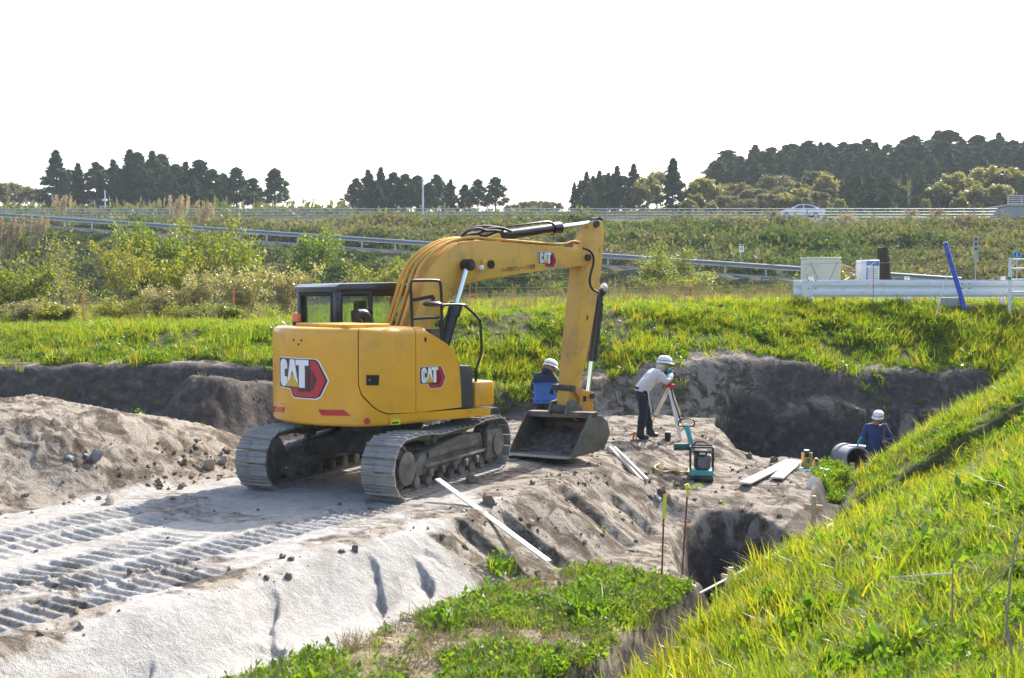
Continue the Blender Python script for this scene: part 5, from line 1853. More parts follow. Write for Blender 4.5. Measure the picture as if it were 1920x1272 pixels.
nt_ = {'a': (Vs['neck'] + Vector((-0.04, 0, 0.0)), (0.105, 0.095)), 'b': (Vs['head'] - Vector(fd) * 0.05 + Vector((0, 0, -0.03)), (0.100, 0.085)), 'c': (Vs['head'] - Vector(fd) * 0.02 + Vector((0, 0, 0.03)), (0.095, 0.085))}
link('neck_cloth', skin_mesh('neck_cloth', nt_, [('a', 'b'), ('b', 'c')], 'a', M['towel']), pm)
bt = MB(); bt.lathe([(0.150, -0.022), (0.154, 0), (0.150, 0.022)], Vs['pelvis'] + Vector((0.0, 0, 0.02)), (0.35, 0, 1), 20, False); bt.build('belt', M['navy'], pm)
bt = MB()
for o_ in ((0.0, 0), ):
    a = Vs['pelvis'] + Vector((0.10, -0.16, 0.02))
    bt.tube([a, a + Vector((0.02, -0.02, -0.14)), a + Vector((0.05, -0.01, -0.30)), a + Vector((0.07, 0, -0.42))], 0.012, 6)
bt.build('strap', M['greycord'], pm)

# man in the pit, holding a rod
yp = 25.0
pp = P(1642, 800, yp)
zp = h1(pp.x, yp)
k_ = (P(1640, 768, yp).z - zp) / 1.77
J = {k: (v[0] * k_, v[1] * k_, v[2] * k_) for k, v in STAND.items()}
J['head'] = (0.12, 0.03, 1.58 * k_)
J['lel'] = (0.05, 0.30, 1.12 * k_); J['lwr'] = (0.26, 0.10, 1.08 * k_)
J['rel'] = (0.02, -0.29, 1.12 * k_); J['rwr'] = (0.12, -0.27, 0.88 * k_)
ang = math.radians(-98)
J = rotj(J, ang); fd = (math.cos(ang - 0.35), math.sin(ang - 0.35), -0.22)
rod_x = P(1653, 810, yp - 0.28)
pm, gp, axp, Vp = person('person in dark blue work clothes and white helmet standing in the pit', (pp.x, yp, zp), J, fd, (0, -0.1, 1), ('work_jacket', 'workblue'), ('trousers', 'workblue'), puff=1.02,
                        hands={'l': ((0.2, -0.6, 0.1), 0.9, (-1, -0.4, 0))})
m = MB(); wr = Vector((pp.x, yp, zp)) + Vp['lwr']
hx, hy = wr.x + 0.00, wr.y - 0.085
m.cyl((hx, hy, zp + 0.02), (hx + 0.01, hy, P(1653, 759, yp).z), 0.018, n=8)
for k in range(3):
    m.sphere((hx + 0.01 - 0.012 * (k % 2), hy, P(1653, 763, yp).z - 0.05 * k), 0.02, 8, 6)
t = tag(m.build('levelling_rod', M['rust']), 'thin rust-coloured rod held upright by the person in the pit', 'rod')


# ------------------------------------------------------------------ instrument on its tripod
hx_ = P(1255, 722, ps.y + 0.10)
t = thing('survey_tripod', 'white and red survey tripod with a green levelling instrument on top', 'tripod', (hx_.x, hx_.y, h1(hx_.x, hx_.y)))
O = Vector(t.location)
hd = hx_ - O
m = MB(); m.lathe([(0.05, -0.05), (0.085, -0.045), (0.085, 0.0), (0.06, 0.01), (0.06, 0.05), (0.0, 0.05)], hd, (0, 0, 1), 16); m.box(hd + Vector((0.05, -0.06, -0.02)), (0.07, 0.06, 0.08), bev=0.01)
m.build('tripod_head', M['redplastic'], t)
for (fx, fy, wide) in ((1277, 826, 1), (1216, 806, 0), (1284, 806, 0)):
    ft = G(fx, fy, 20, 26) - O
    leg = MB(); a = hd + Vector((0, 0, -0.04)); md = a + (ft - a) * 0.66
    dx = (ft - a).normalized().cross(Vector((0, 1, 0))).normalized() * 0.022
    leg.beam(a + dx, md + dx, 0.026, 0.018, (0, 1, 0)); leg.beam(a - dx, md - dx, 0.026, 0.018, (0, 1, 0)); leg.beam(a + (md - a) * 0.35, ft, 0.026, 0.03, (0, 1, 0))
    if wide:
        leg.beam(a + (md - a) * 0.1 + Vector((-0.01, -0.03, 0)), ft + (md - ft) * 0.12 + Vector((-0.01, -0.03, 0)), 0.055, 0.02, (0, 1, 0))
    lo = leg.build('leg', M['whitepaint'] if wide else M['palewood'], t)
    cl = MB(); cl.box(md, (0.07, 0.06, 0.045), bev=0.008); cl.build('clamp', M['redplastic'], lo)
    cl = MB(); cl.cyl(ft + (a - ft).normalized() * 0.09, ft, 0.022, 0.006, 8); cl.build('foot', M['redplastic'], lo)
st_ = MB(); st_.tube([hd + Vector((0.02, -0.09, -0.05)), hd + Vector((0.06, -0.12, -0.25)), hd + Vector((0.16, -0.15, -0.55)), hd + Vector((0.2, -0.14, -0.7))], 0.014, 6)
st_.build('carrying_strap', M['navy'], t)
b0 = hd + Vector((0, 0, 0.05))
m = MB(); m.box(b0 + Vector((0, 0, 0.045)), (0.13, 0.12, 0.06), bev=0.02)
for sy in (-1, 1):
    m.box(b0 + Vector((0, sy * 0.062, 0.16)), (0.10, 0.035, 0.20), bev=0.015)
m.beam(b0 + Vector((-0.03, -0.06, 0.275)), b0 + Vector((-0.03, 0.06, 0.275)), 0.025, 0.02, bev=0.005)
io = m.build('instrument', M['teal'], t)
m = MB(); m.cyl(b0 + Vector((-0.10, 0, 0.165)), b0 + Vector((0.10, 0.01, 0.165)), 0.033, 0.040, 14); m.build('telescope', M['black'], io)
for i in range(3):
    m = MB(); a_ = i * 2.1; m.cyl(b0 + Vector((0.05 * math.cos(a_), 0.05 * math.sin(a_), -0.02)), b0 + Vector((0.05 * math.cos(a_), 0.05 * math.sin(a_), 0.02)), 0.016, n=10); m.build('levelling_screw', M['black'], io)
for zz in (0.11, 0.19):
    m = MB(); m.cyl(b0 + Vector((0.01, -0.078, zz)), b0 + Vector((0.01, -0.098, zz)), 0.020, n=12); m.build('knob', M['black'], io)


# ------------------------------------------------------------------ plate compactor
pc = G(1315, 899, 17, 22.5)
t = thing('plate_compactor', 'teal and black plate compactor standing on the earth platform', 'plate compactor', pc, math.radians(-8))
m = MB(); m.prism([(-0.28, 0.06), (-0.22, 0.0), (0.22, 0.0), (0.28, 0.06), (0.27, 0.075), (-0.27, 0.075)], lambda u, v, w: (w, u, v), -0.20, 0.20, 0.006); m.build('base_plate', M['dark'], t)
m = MB(); m.box((0, 0, 0.135), (0.40, 0.44, 0.10), bev=0.02); m.box((0, -0.20, 0.12), (0.42, 0.06, 0.07), bev=0.015); m.build('exciter_housing', M['teal'], t)
m = MB()
for sx in (-0.19, 0.19):
    m.tube([(sx, -0.18, 0.17), (sx, -0.20, 0.50), (sx, -0.16, 0.57), (sx, 0.14, 0.57), (sx, 0.18, 0.50), (sx, 0.18, 0.17)], 0.017, 8, smooth=1)
for z, y in ((0.57, -0.15), (0.57, 0.12), (0.50, -0.20)):
    m.tube([(-0.19, y, z), (0.19, y, z)], 0.015, 8)
m.build('guard_frame', M['black'], t)
m = MB(); m.box((0.02, 0.0, 0.30), (0.26, 0.28, 0.22), bev=0.03); m.cyl((0.02, -0.14, 0.30), (0.02, -0.17, 0.30), 0.09, n=18); m.box((0.10, -0.02, 0.37), (0.12, 0.2, 0.12), bev=0.02)
eo = m.build('engine', M['engine'], t)
m = MB(); m.box((-0.02, -0.02, 0.47), (0.24, 0.22, 0.09), bev=0.03); m.build('fuel_tank', M['black'], eo)
m = MB(); m.box((0.01, -0.125, 0.46), (0.10, 0.012, 0.04)); m.build('label', M['white'], eo)
m = MB(); m.box((-0.10, -0.15, 0.34), (0.06, 0.05, 0.25), bev=0.015); m.build('belt_cover', M['black'], t)
m = MB(); m.beam((-0.14, 0.16, 0.48), (-0.25, 0.36, 0.86), 0.085, 0.04, (0, 1, 0), bev=0.01); m.build('handle_arm', M['teal'], t)
m = MB(); m.tube([(-0.15, 0.40, 0.86), (-0.36, 0.40, 0.86), (-0.40, 0.42, 0.89), (-0.37, 0.46, 0.96), (-0.30, 0.47, 0.985), (-0.18, 0.47, 0.98), (-0.11, 0.45, 0.94), (-0.12, 0.41, 0.87), (-0.15, 0.40, 0.86)], 0.014, 8, smooth=1); m.build('handle', M['black'], t)
m = MB(); m.cyl((-0.46, 0.22, 0.52), (-0.18, 0.24, 0.52), 0.065, n=18); m.cyl((-0.47, 0.22, 0.52), (-0.45, 0.22, 0.52), 0.07, n=18); m.build('water_tank', M['darkgreen'], t)
m = MB(); m.tube([(-0.16, 0.1, 0.56), (-0.06, 0.05, 0.66), (0.10, 0.0, 0.62), (0.16, -0.05, 0.55)], 0.010, 6, smooth=2); m.build('cable', M['rubber'], t)

m = MB()
pts = [G(x, y, 17, 23, 0.025) for x, y in ((1236, 874), (1226, 878), (1230, 886), (1246, 889), (1262, 884), (1278, 889), (1290, 890), (1293, 880))]
m.tube(pts, 0.016, 6, smooth=2)
tag(m.build('hose', M['yellowrope']), 'yellow hose lying on the ground beside the plate compactor', 'hose')


# ------------------------------------------------------------------ timber, pins, pipe and small gear
def board(name, a, b, w, th, mat, label, lift_a=0.02, lift_b=0.02, cat='plank', group=None, up_=(0, 0, 1), rest=1.0):
    a = Vector(a) + Vector((0, 0, lift_a)); b = Vector(b) + Vector((0, 0, lift_b))
    if cat in ('plank', 'lath'):
        nn_ = 24
        lift = max(h1(a.x + (b.x - a.x) * i / nn_ + o, a.y + (b.y - a.y) * i / nn_) - (a.z + (b.z - a.z) * i / nn_) for i in range(nn_ + 1) for o in (-w * 0.4, 0, w * 0.4))
        lift = max(0.0, lift + th * 0.5) * rest
        a.z += lift; b.z += lift
    c = (a + b) / 2; d = (b - a); L = d.length; d.normalize()
    m = MB(); m.box((0, 0, 0), (L, w, th), bev=min(0.004, th * 0.2))
    o = m.build(name, M[mat])
    s = Vector(up_).cross(d).normalized(); u = d.cross(s)
    o.matrix_world = Matrix.Translation(c) @ Matrix((d, s, u)).transposed().to_4x4()
    return tag(o, label, cat, group)


board('plank', G(1397, 917, 17, 23), G(1484, 874, 17, 23), 0.20, 0.035, 'palewood', 'longer of the two white planks lying on the platform', 0.04, 0.05, group='planks on the platform')
board('plank', G(1457, 903, 17, 23), G(1494, 874, 17, 23.2), 0.22, 0.035, 'palewood', 'shorter white plank beside the long one on the platform', 0.04, 0.08, group='planks on the platform')
a = G(1516, 917, 17, 23); board('board', a, P(1527, 900, a.y + 0.12), 0.09, 0.025, 'palewood', 'short pale board leaning at the platform edge above the cross stake', 0.0, 0.05, cat='board', up_=(0, -1, 0.5))
a = G(820, 936, 14, 17.5); b = G(1029, 1083, 12, 16.5)
board('plank', a, b, 0.095, 0.02, 'palewood', 'long glaring white plank slanting down the ramp side to the bench', 0.10, 0.03, rest=0.8)
m = MB(); q0 = a + (b - a) * 0.40
for k, (tt, dz) in enumerate(((0.30, 0), (0.62, 0))):
    q0 = a + (b - a) * tt
    g0 = Vector((q0.x - 0.10, q0.y - 0.25, h1(q0.x - 0.10, q0.y - 0.25)))
    m = MB(); m.beam(q0 + Vector((0, 0, 0.06)), g0 + Vector((0, 0, -0.1)), 0.045, 0.04)
    tag(m.build('stake', M['oldwood']), ('upper' if k == 0 else 'lower') + ' short stake propping the long white plank', 'stake', 'short stakes under the white plank')
for k, ((ax, ay), (bx, by)) in enumerate((((1143, 846), (1238, 944)), ((1152, 846), (1214, 906)))):
    a = G(ax, ay, 16, 22); b = G(bx, by, 16, 20.5)
    m = MB(); m.cyl(a + Vector((0, 0, 0.06)), b + Vector((0, 0, 0.05)), 0.028, n=8)
    tag(m.build('pole', M['palewood']), ('longer' if k == 0 else 'shorter') + ' pale pole lying down the end of the ramp', 'pole', 'poles at the ramp end')


def cross_stake(px, pyb, pyt, cx0, cx1, cy0, cy1, label, Y=None):
    g = G(px, pyb, 11, 20) if Y is None else Vector((P(px, pyb, Y).x, Y, h1(P(px, pyb, Y).x, Y)))
    t = thing('batter_stake', label, 'stake', g)
    top = P(px + 1, pyt, g.y)
    m = MB(); m.beam((0, 0, -0.15), top - g, 0.065, 0.05, (0, 1, 0), bev=0.004); m.build('upright', M['wood'], t)
    m = MB(); a = P(cx0, cy0, g.y + 0.10) - g; b = P(cx1, cy1, g.y + 0.03) - g
    m.beam(a, b, 0.025, 0.10, (0, 0, 1), bev=0.004); m.build('crossbar', M['wood'], t)
    return t


cross_stake(1525, 1006, 930, 1508, 1542, 951, 954, 'wooden stake with a crossbar at the right edge of the platform')
cross_stake(1369, 1120, 1064, 1352, 1394, 1083, 1092, 'wooden stake with a crossbar in the hollow by the near trench', 14.4)
a = G(1312, 1150, 11, 15); b = G(1562, 1017, 13, 20)
mid_ = (a + b) / 2
gl = max(0, h1(mid_.x, mid_.y) - mid_.z)
board('lath', a, b, 0.035, 0.02, 'palewood', 'long thin lath lying along the edge of the grass slope', 0.24, 0.26, cat='lath')
board('lath', G(1408, 1092, 11, 17), G(1492, 1056, 11, 18), 0.05, 0.02, 'oldwood', 'short grey lath beside the long thin one', 0.12, 0.16, cat='lath')
a = G(1668, 1143, 7, 12); board('stick', a, G(1785, 1146, 7, 12), 0.014, 0.012, 'palewood', 'dry stick lying level in the grass of the near slope', 0.25, 0.25, cat='stick')


def rusty_pin(px, pyb, ptx, pyt, label, Y):
    p = P(px, pyb, Y); g = Vector((p.x, Y, h1(p.x, Y)))
    t = thing('steel_pin', label, 'marker pin', g, 0, 'rusty pins with yellow ribbons')
    top = P(ptx, pyt, Y) - g
    m = MB(); m.cyl((0, 0, -0.1), top, 0.011, n=8); m.build('rod', M['rust'], t)
    md = top * 0.62
    m = MB(); m.lathe([(0.012, -0.012), (0.024, -0.008), (0.024, 0.008), (0.012, 0.012)], md, top, 10); m.build('ring', M['rust'], t)
    return t, top


t, top = rusty_pin(1240, 1110, 1246, 918, 'rusty steel pin with a hanging yellow ribbon, left of two', 14.1)
m = MB(); m.box(top * 0.82 + Vector((0.004, -0.016, 0)), (0.045, 0.006, 0.30), Matrix.Rotation(0.06, 3, 'Y')); m.build('ribbon', M['ribbon'], t)
t, top = rusty_pin(1277, 1100, 1290, 908, 'rusty steel pin with a fluttering yellow ribbon, right of two', 14.4)
m = MB(); m.tube([top * 0.985 + Vector((-0.02, -0.012, 0.02)), top * 0.96 + Vector((0.0, -0.016, 0))], 0.03, 8)
n_ = 10; vs_ = []
for i in range(n_ + 1):
    u = i / n_
    c = top * 0.955 + Vector((0.02 + 0.17 * u, -0.02, 0.05 * math.sin(u * PI * 0.8)))
    vs_ += [c + Vector((0, 0, 0.02)), c - Vector((0, 0.012, 0.02))]
m.add(vs_, [(2 * i, 2 * i + 1, 2 * i + 3, 2 * i + 2) for i in range(n_)])
m.box(top * 0.91 + Vector((0.0, -0.016, 0)), (0.03, 0.005, 0.09)); m.build('ribbon', M['ribbon'], t)

# pipe in the pit
ypp = 24.3
c0 = P(1609, 862, ypp - 0.55); c1_ = P(1583, 856, ypp + 0.75)
R_ = 0.26
t = thing('concrete_pipe', 'pale grey drain pipe lying in the pit with its open end towards us', 'pipe', (c0.x, c0.y, c0.z - R_))
O = Vector(t.location)
m = MB(); d = (c1_ - c0).normalized(); L = (c1_ - c0).length
m.lathe([(R_ - 0.035, 0.0), (R_, 0.0), (R_, L * 0.72), (R_ + 0.03, L * 0.74), (R_ + 0.03, L), (R_ - 0.035, L), (R_ - 0.035, 0.0)], c0 - O, d, 32, False)
m.build('barrel', M['pipe'], t)
m = MB(); m.lathe([(R_ - 0.036, L - 0.02), (0.0, L - 0.02)], c0 - O, d, 24, False); m.build('far_end', M['black'], t)
m = MB(); q_ = c0 - O + Vector((0, 0, R_)) + d * 0.15
m.tube([q_ + Vector((-0.16, 0, 0.02)), q_ + Vector((0.18, 0, 0.0))], 0.022, 8)
m.build('clamp_bar', M['galv'], t)
m = MB(); m.tube([q_ + Vector((0.02, 0, 0.0)), q_ + Vector((0.03, 0, 0.10)), q_ + Vector((0.10, 0, 0.20))], 0.024, 8, smooth=2); m.build('clamp_handle', M['teal'], t)
gp_ = P(1598, 880, ypp - 0.75)
m = MB(); m.box((gp_.x, gp_.y, gp_.z), (0.09, 0.07, 0.26), bev=0.008)
tag(m.build('timber_block', M['wood']), 'small wooden block standing before the pipe mouth', 'block')

# board with two tan instruments at the pit edge
gb = G(1519, 881, 20, 23.0)
m = MB(); m.box((0, 0, 0.012), (0.62, 0.42, 0.024), bev=0.004)
o = m.build('base_board', M['cyan']); o.location = gb; o.rotation_euler = (0, 0, 0.25)
tag(o, 'pale cyan board on the ground carrying two tan instruments', 'board')


def laser(px, py, sc, label):
    p = P(px, py, gb.y + 0.02); p.z = gb.z + 0.026
    t = thing('site_laser', label, 'instrument', p, 0.2, 'tan instruments on the cyan board')
    m = MB(); m.box((0, 0, 0.12 * sc), (0.18 * sc, 0.16 * sc, 0.22 * sc), bev=0.025 * sc)
    for sx in (-1, 1):
        m.box((sx * 0.085 * sc, -0.02 * sc, 0.17 * sc), (0.03 * sc, 0.12 * sc, 0.30 * sc), bev=0.01 * sc)
    m.build('housing', M['tan'], t)
    m = MB(); m.lathe([(0.05 * sc, 0.23 * sc), (0.05 * sc, 0.33 * sc), (0.035 * sc, 0.36 * sc), (0.0, 0.36 * sc)], (0, 0, 0), (0, 0, 1), 14); m.build('rotor_head', M['black'], t)
    m = MB(); m.lathe([(0.055 * sc, 0.355 * sc), (0.055 * sc, 0.375 * sc), (0, 0.38 * sc)], (0, 0, 0), (0, 0, 1), 14); m.build('cap', M['white'], t)
    m = MB(); m.box((0, -0.083 * sc, 0.16 * sc), (0.07 * sc, 0.01, 0.09 * sc)); m.build('panel', M['engine'], t)
    return t


laser(1512, 878, 0.92, 'taller tan survey laser at the pit edge')
laser(1530, 881, 0.5, 'smaller tan instrument beside the taller one')
board('stick', gb + Vector((0.22, 0.2, 0.05)), P(1530, 858, gb.y + 0.3), 0.03, 0.02, 'oldwood', 'grey stick leaning behind the tan instruments', 0, 0, cat='stick', up_=(0, -1, 0.3))

pk = G(1252, 826, 20, 25)
t = thing('paint_can', 'small dark can with a pale lid near the tripod', 'can', pk)
m = MB(); m.lathe([(0.055, 0.0), (0.06, 0.005), (0.06, 0.13), (0.055, 0.135), (0, 0.135)], (0, 0, 0), (0, 0, 1), 16); m.build('body', M['black'], t)
m = MB(); m.lathe([(0.06, 0.136), (0.062, 0.15), (0.055, 0.16), (0, 0.16)], (0, 0, 0), (0, 0, 1), 16); m.build('lid', M['white'], t)
pk = G(1187, 824, 20, 25)
m = MB(); m.cyl(pk - Vector((0, 0, 0.03)), pk + Vector((0.02, 0, 0.13)), 0.018, n=8); m.beam(pk + Vector((-0.06, 0, 0.09)), pk + Vector((0.06, 0, 0.115)), 0.02, 0.03)
tag(m.build('marker_peg', M['orangestake']), 'small orange peg in the ground behind the stooping person', 'peg')
pk = G(1196, 838, 19, 25)
m = MB(); m.cyl(pk, pk + Vector((-0.04, 0, 0.2)), 0.008, n=6)
tag(m.build('marker_peg', M['dark']), 'thin dark peg in front of the stooping person', 'peg')


# ------------------------------------------------------------------ clods and stones
def clod_mesh(seed, mat):
    r = np.random.default_rng(seed)
    bm = bmesh.new(); bmesh.ops.create_icosphere(bm, subdivisions=2, radius=1.0)
    sc_ = r.uniform(0.7, 1.25, 3)
    for v in bm.verts:
        p = np.array(v.co)
        k = 1 + 0.95 * float(fbm(np.array([p[0] * 1.7 + seed]), np.array([p[1] * 1.7 + p[2] * 2.1]), 4, seed)[0])
        v.co = Vector(p * k * sc_)
    me = bpy.data.meshes.new('clod'); bm.to_mesh(me); bm.free()
    me.materials.append(mat)
    me.polygons.foreach_set('use_smooth', [True] * len(me.polygons)); me.set_sharp_from_angle(angle=math.radians(38))
    return me


CL = [clod_mesh(i, M['clod']) for i in range(5)] + [clod_mesh(9, M['stone'])]


def clods(name, x, y, size, label, far=False):
    n = len(x); z = height(x, y)
    rot = RNG.uniform(0, 6.28, (n, 3)); sc = size[:, None] * RNG.uniform(0.7, 1.2, (n, 3))
    o = scatter(name, np.stack([x, y, z + size * 0.25], 1), rot, sc, np.where(RNG.uniform(0, 1, n) < 0.9, RNG.integers(0, 5, n), 5), CL)
    tag(o, label, 'earth clods', kind='stuff')


def band(s0, s1, d0, d1, n, pw=1.0):
    s = RNG.uniform(s0, s1, n); d = d0 + (d1 - d0) * RNG.uniform(0, 1, n) ** pw
    return xy_of(s, d)


xs_ = []; ys_ = []
for a_ in ((6.2, 11.0, -0.45, 0.15, 300), (5.0, 9.5, -5.3, -4.35, 420), (-2, 5.5, -5.0, -4.4, 200), (5.2, 11, 0.15, 1.1, 230), (11.2, 16, -2.2, 3.0, 450), (-2, 6, -4.3, -0.1, 90), (3.2, 7.6, 0.85, 1.35, 300), (0, 7, -0.35, 0.1, 90), (6, 9, 1.1, 2.8, 160)):
    x, y = band(*a_); xs_.append(x); ys_.append(y)
x = RNG.uniform(-9.5, -3.5, 700); y = RNG.uniform(19.2, 24, 700); xs_.append(x); ys_.append(y)
x = np.concatenate(xs_); y = np.concatenate(ys_)
ok = (poly_sdf(x, y, PIT) < -0.1) & (bank_q(*sd(x, y)) < 0) & (poly_sdf(*sd(x, y), HOLE) < -0.05) & (RNG.uniform(-0.5, 0.5, len(x)) < 1.6 * fbm(x * 1.2, y * 1.2, 3, 77) + 0.25)
x, y = x[ok], y[ok]
ex_l = (np.abs(x - EC.x) < 1.6) & (np.abs(y - EC.y) < 2.1)
x, y = x[~ex_l], y[~ex_l]
clods('earth_clods', x, y, 0.008 + 0.036 * RNG.uniform(0, 1, len(x)) ** 4.0, 'small clods of earth strewn over the bare ground')
for px, py, r_, k, lab in ((392, 877, 0.10, 5, 'largest pale stone at the foot of the heap by the left track'), (345, 870, 0.06, 0, 'brown clod at the foot of the heap'), (418, 868, 0.08, 5, 'greyish boulder behind the left track'), (300, 912, 0.06, 1, 'clod on the ramp edge left of the stone'),
                           (338, 917, 0.05, 2, 'small clod on the ramp edge by the heap'), (425, 850, 0.09, 3, 'dark clod behind the left track'), (885, 905, 0.10, 4, 'dark clod on the ramp edge before the right track'), (915, 945, 0.12, 0, 'dark clod below the ramp edge'),
                           (1215, 905, 0.06, 1, 'clod below the yellow hose'), (1240, 925, 0.09, 2, 'dark clod by the end of the pale poles'), (1405, 858, 0.08, 3, 'clod at the rim of the pit'), (1450, 866, 0.08, 4, 'lumpy clod on the rim of the pit'),
                           (880, 890, 0.09, 1, 'dark clod by the front of the right track'), (470, 900, 0.06, 0, 'small clod between the tracks'), (205, 945, 0.09, 5, 'bluish grey lump at the foot of the heap')):
    g_ = G(px, py, 12, 26)
    o = link('boulder' if k == 5 else 'earth_clod', CL[k]); o.location = g_ + Vector((0, 0, r_ * 0.35)); o.rotation_euler = (random.uniform(0, 6), random.uniform(0, 6), random.uniform(0, 6)); o.scale = (r_, r_ * 0.9, r_ * 0.75)
    tag(o, lab, 'stone' if k == 5 else 'clod', 'single stones and clods')
BC = clod_mesh(21, M['clay'])
for px, py, r_, lab in ((178, 860, 0.08, 'larger blue-grey clay lump on the side of the heap'), (133, 861, 0.045, 'small blue-grey clay lump on the side of the heap'), (160, 855, 0.035, 'smallest blue-grey clay lump on the heap')):
    g_ = G(px, py, 12, 26)
    o = link('clay_lump', BC); o.location = g_ + Vector((0, 0, r_ * 0.2)); o.rotation_euler = (0.3, random.uniform(0, 1), random.uniform(0, 6)); o.scale = (r_ * 1.3, r_, r_ * 0.6)
    tag(o, lab, 'clay lump', 'clay lumps on the heap')
# dead stems at the lower right
for pts, lab in ((((1885, 1210), (1893, 1090), (1906, 1010), (1916, 985)), 'tall dead stem at the right edge of the near slope'), (((1800, 1160), (1850, 1105), (1895, 1060), (1930, 1030)), 'dead stem leaning right on the near slope'),
                 (((1905, 1268), (1888, 1180), (1885, 1120)), 'short dead stem at the lower right corner'), (((1785, 1190), (1786, 1110), (1787, 1050)), 'thin upright dead stem on the near slope')):
    g_ = G(*pts[0], 5.0, 12)
    m = MB(); m.tube([P(x, y, g_.y - 0.01 * i) for i, (x, y) in enumerate(pts)], 0.007, 6, taper=0.003, smooth=1)
    tag(m.build('dead_stem', M['oldwood']), lab, 'stem', 'dead stems on the near slope')


# ------------------------------------------------------------------ guardrails
def wbeam(m, a, b, h=0.35, dep=0.075):
    """one length of W-profile beam between a and b (centre line)"""
    a = Vector(a); b = Vector(b); d = (b - a).normalized()
    s = d.cross(Vector((0, 0, 1))).normalized()
    pr = [(0.0, -h / 2), (1.0, -h * 0.36), (1.0, -h * 0.18), (0.15, -h * 0.05), (0.15, h * 0.05), (1.0, h * 0.18), (1.0, h * 0.36), (0.0, h / 2)]
    vs_ = []
    for p in (a, b):
        vs_ += [p + s * (x * dep) + Vector((0, 0, z)) for x, z in pr] + [p + s * (x * dep - 0.012) + Vector((0, 0, z)) for x, z in reversed(pr)]
    k = 2 * len(pr)
    m.add(vs_, [(i, (i + 1) % k, k + (i + 1) % k, k + i) for i in range(k)] + [tuple(range(k)), tuple(range(2 * k - 1, k - 1, -1))])


def guardrail(pts, label, n_post, side=1, hgt=0.62, rails=1, mat='galv', beam_h=0.35, post_r=0.06, group='guardrails of the roads'):
    pts = [Vector(p) for p in pts]
    t = thing('guardrail', label, 'guardrail', pts[0], 0, group)
    O = pts[0]
    L = [0]
    for a, b in zip(pts[:-1], pts[1:]):
        L.append(L[-1] + (b - a).length)
    for r_ in range(rails):
        m = MB()
        for a, b in zip(pts[:-1], pts[1:]):
            wbeam(m, a - O + Vector((0, 0, hgt - 0.46 * r_)), b - O + Vector((0, 0, hgt - 0.46 * r_)), beam_h)
        m.build('beam', M[mat], t, 30)
    pm_ = MB(); pm_.cyl((0, 0, -0.5), (0, 0, hgt + 0.14), post_r, n=10)
    me = pm_.mesh('post', M[mat])
    for k in range(n_post):
        s = L[-1] * (k + 0.5) / n_post
        i = max(j for j in range(len(L)) if L[j] <= s)
        i = min(i, len(pts) - 2)
        p = pts[i] + (pts[i + 1] - pts[i]) * ((s - L[i]) / (L[i + 1] - L[i]))
        d = (pts[i + 1] - pts[i]).normalized(); sv = d.cross(Vector((0, 0, 1)))
        o = link('post', me, t); o.location = p - O - sv * 0.09 * side
    return t


def pipe_rail(y, x0, x1, n_post, zs, r, label):
    t = thing('guardrail', label, 'guardrail', (x0, y, 9.28), 0, 'guardrails of the roads')
    for z in zs:
        m = MB(); m.cyl((0, 0, z), (x1 - x0, 0, z), r, n=8); m.build('rail', M['fargalv'], t)
    pm_ = MB(); pm_.cyl((0, 0.08, -0.4), (0, 0.08, max(zs) + 0.06), 0.06, n=8); me = pm_.mesh('post', M['fargalv'])
    for k in range(n_post):
        o = link('post', me, t); o.location = ((x1 - x0) * (k + 0.5) / n_post, 0, 0)
    return t


pipe_rail(105.6, -62, 46, 36, (0.78, 0.52, 0.26), 0.045, 'long grey pipe guardrail along the near edge of the highway')
pipe_rail(118.3, -70, 54, 36, (1.05, 0.80, 0.55), 0.055, 'pipe guardrail along the far edge of the highway')
xs = np.linspace(-46, 27, 26)
guardrail([(x, float(road_y(x)) - 1.6, float(road_z(x)) + 0.10) for x in xs], 'grey guardrail along the slip road slanting down the embankment', 30, hgt=0.62, rails=1, beam_h=0.32, mat='fargalv')
# dry grass through the rails is part of the scrub
m = MB()
for x in np.linspace(-60, 46, 40):
    m.box((x, 105.35, 9.05), (2.7, 0.18, 0.5))
tag(m.build('kerb', M['concrete']), kind='structure')

# white rail at the right, near
yr_ = 31.0
za = P(1487, 541, yr_).z
x0 = P(1487, 541, yr_).x; x1 = P(2200, 540, yr_).x
t = thing('white_barrier', 'new white guardrail beam on the bank at the right', 'guardrail', (x0, yr_, hz(x0, yr_)))
O = Vector(t.location)
m = MB(); wbeam(m, Vector((x0, yr_, za)) - O, Vector((P(1830, 541, yr_).x, yr_, za)) - O, 0.45, 0.04); m.build('beam', M['whitepaint'], t, 30)
m = MB(); wbeam(m, Vector((P(1826, 541, yr_).x, yr_ - 0.02, za)) - O, Vector((x1, yr_ - 0.02, za)) - O, 0.45, 0.04); m.build('beam', M['whitepaint'], t, 30)
for px in (1520, 1700, 1880, 2060):
    c = P(px, 560, yr_ + 0.09); m = MB(); m.cyl(Vector((c.x, c.y, hz(c.x, c.y) - 0.3)) - O, Vector((c.x, c.y, za + 0.32)) - O, 0.065, n=14); m.build('post', M['whitepaint'], t)
m = MB(); m.box(Vector((P(1511, 541, yr_).x, yr_ - 0.08, za)) - O, (0.28, 0.012, 0.43)); po = m.build('end_plate', M['whitepaint'], t)
for px, py in ((1516, 526), (1530, 526), (1516, 541), (1530, 541), (1804, 524), (1818, 524), (1804, 532), (1818, 532), (1804, 541), (1818, 541)):
    c = P(px, py, yr_ - 0.10); m = MB(); m.cyl(c - O, c - O + Vector((0, 0.03, 0)), 0.016, n=8); m.build('bolt', M['dark'], t)
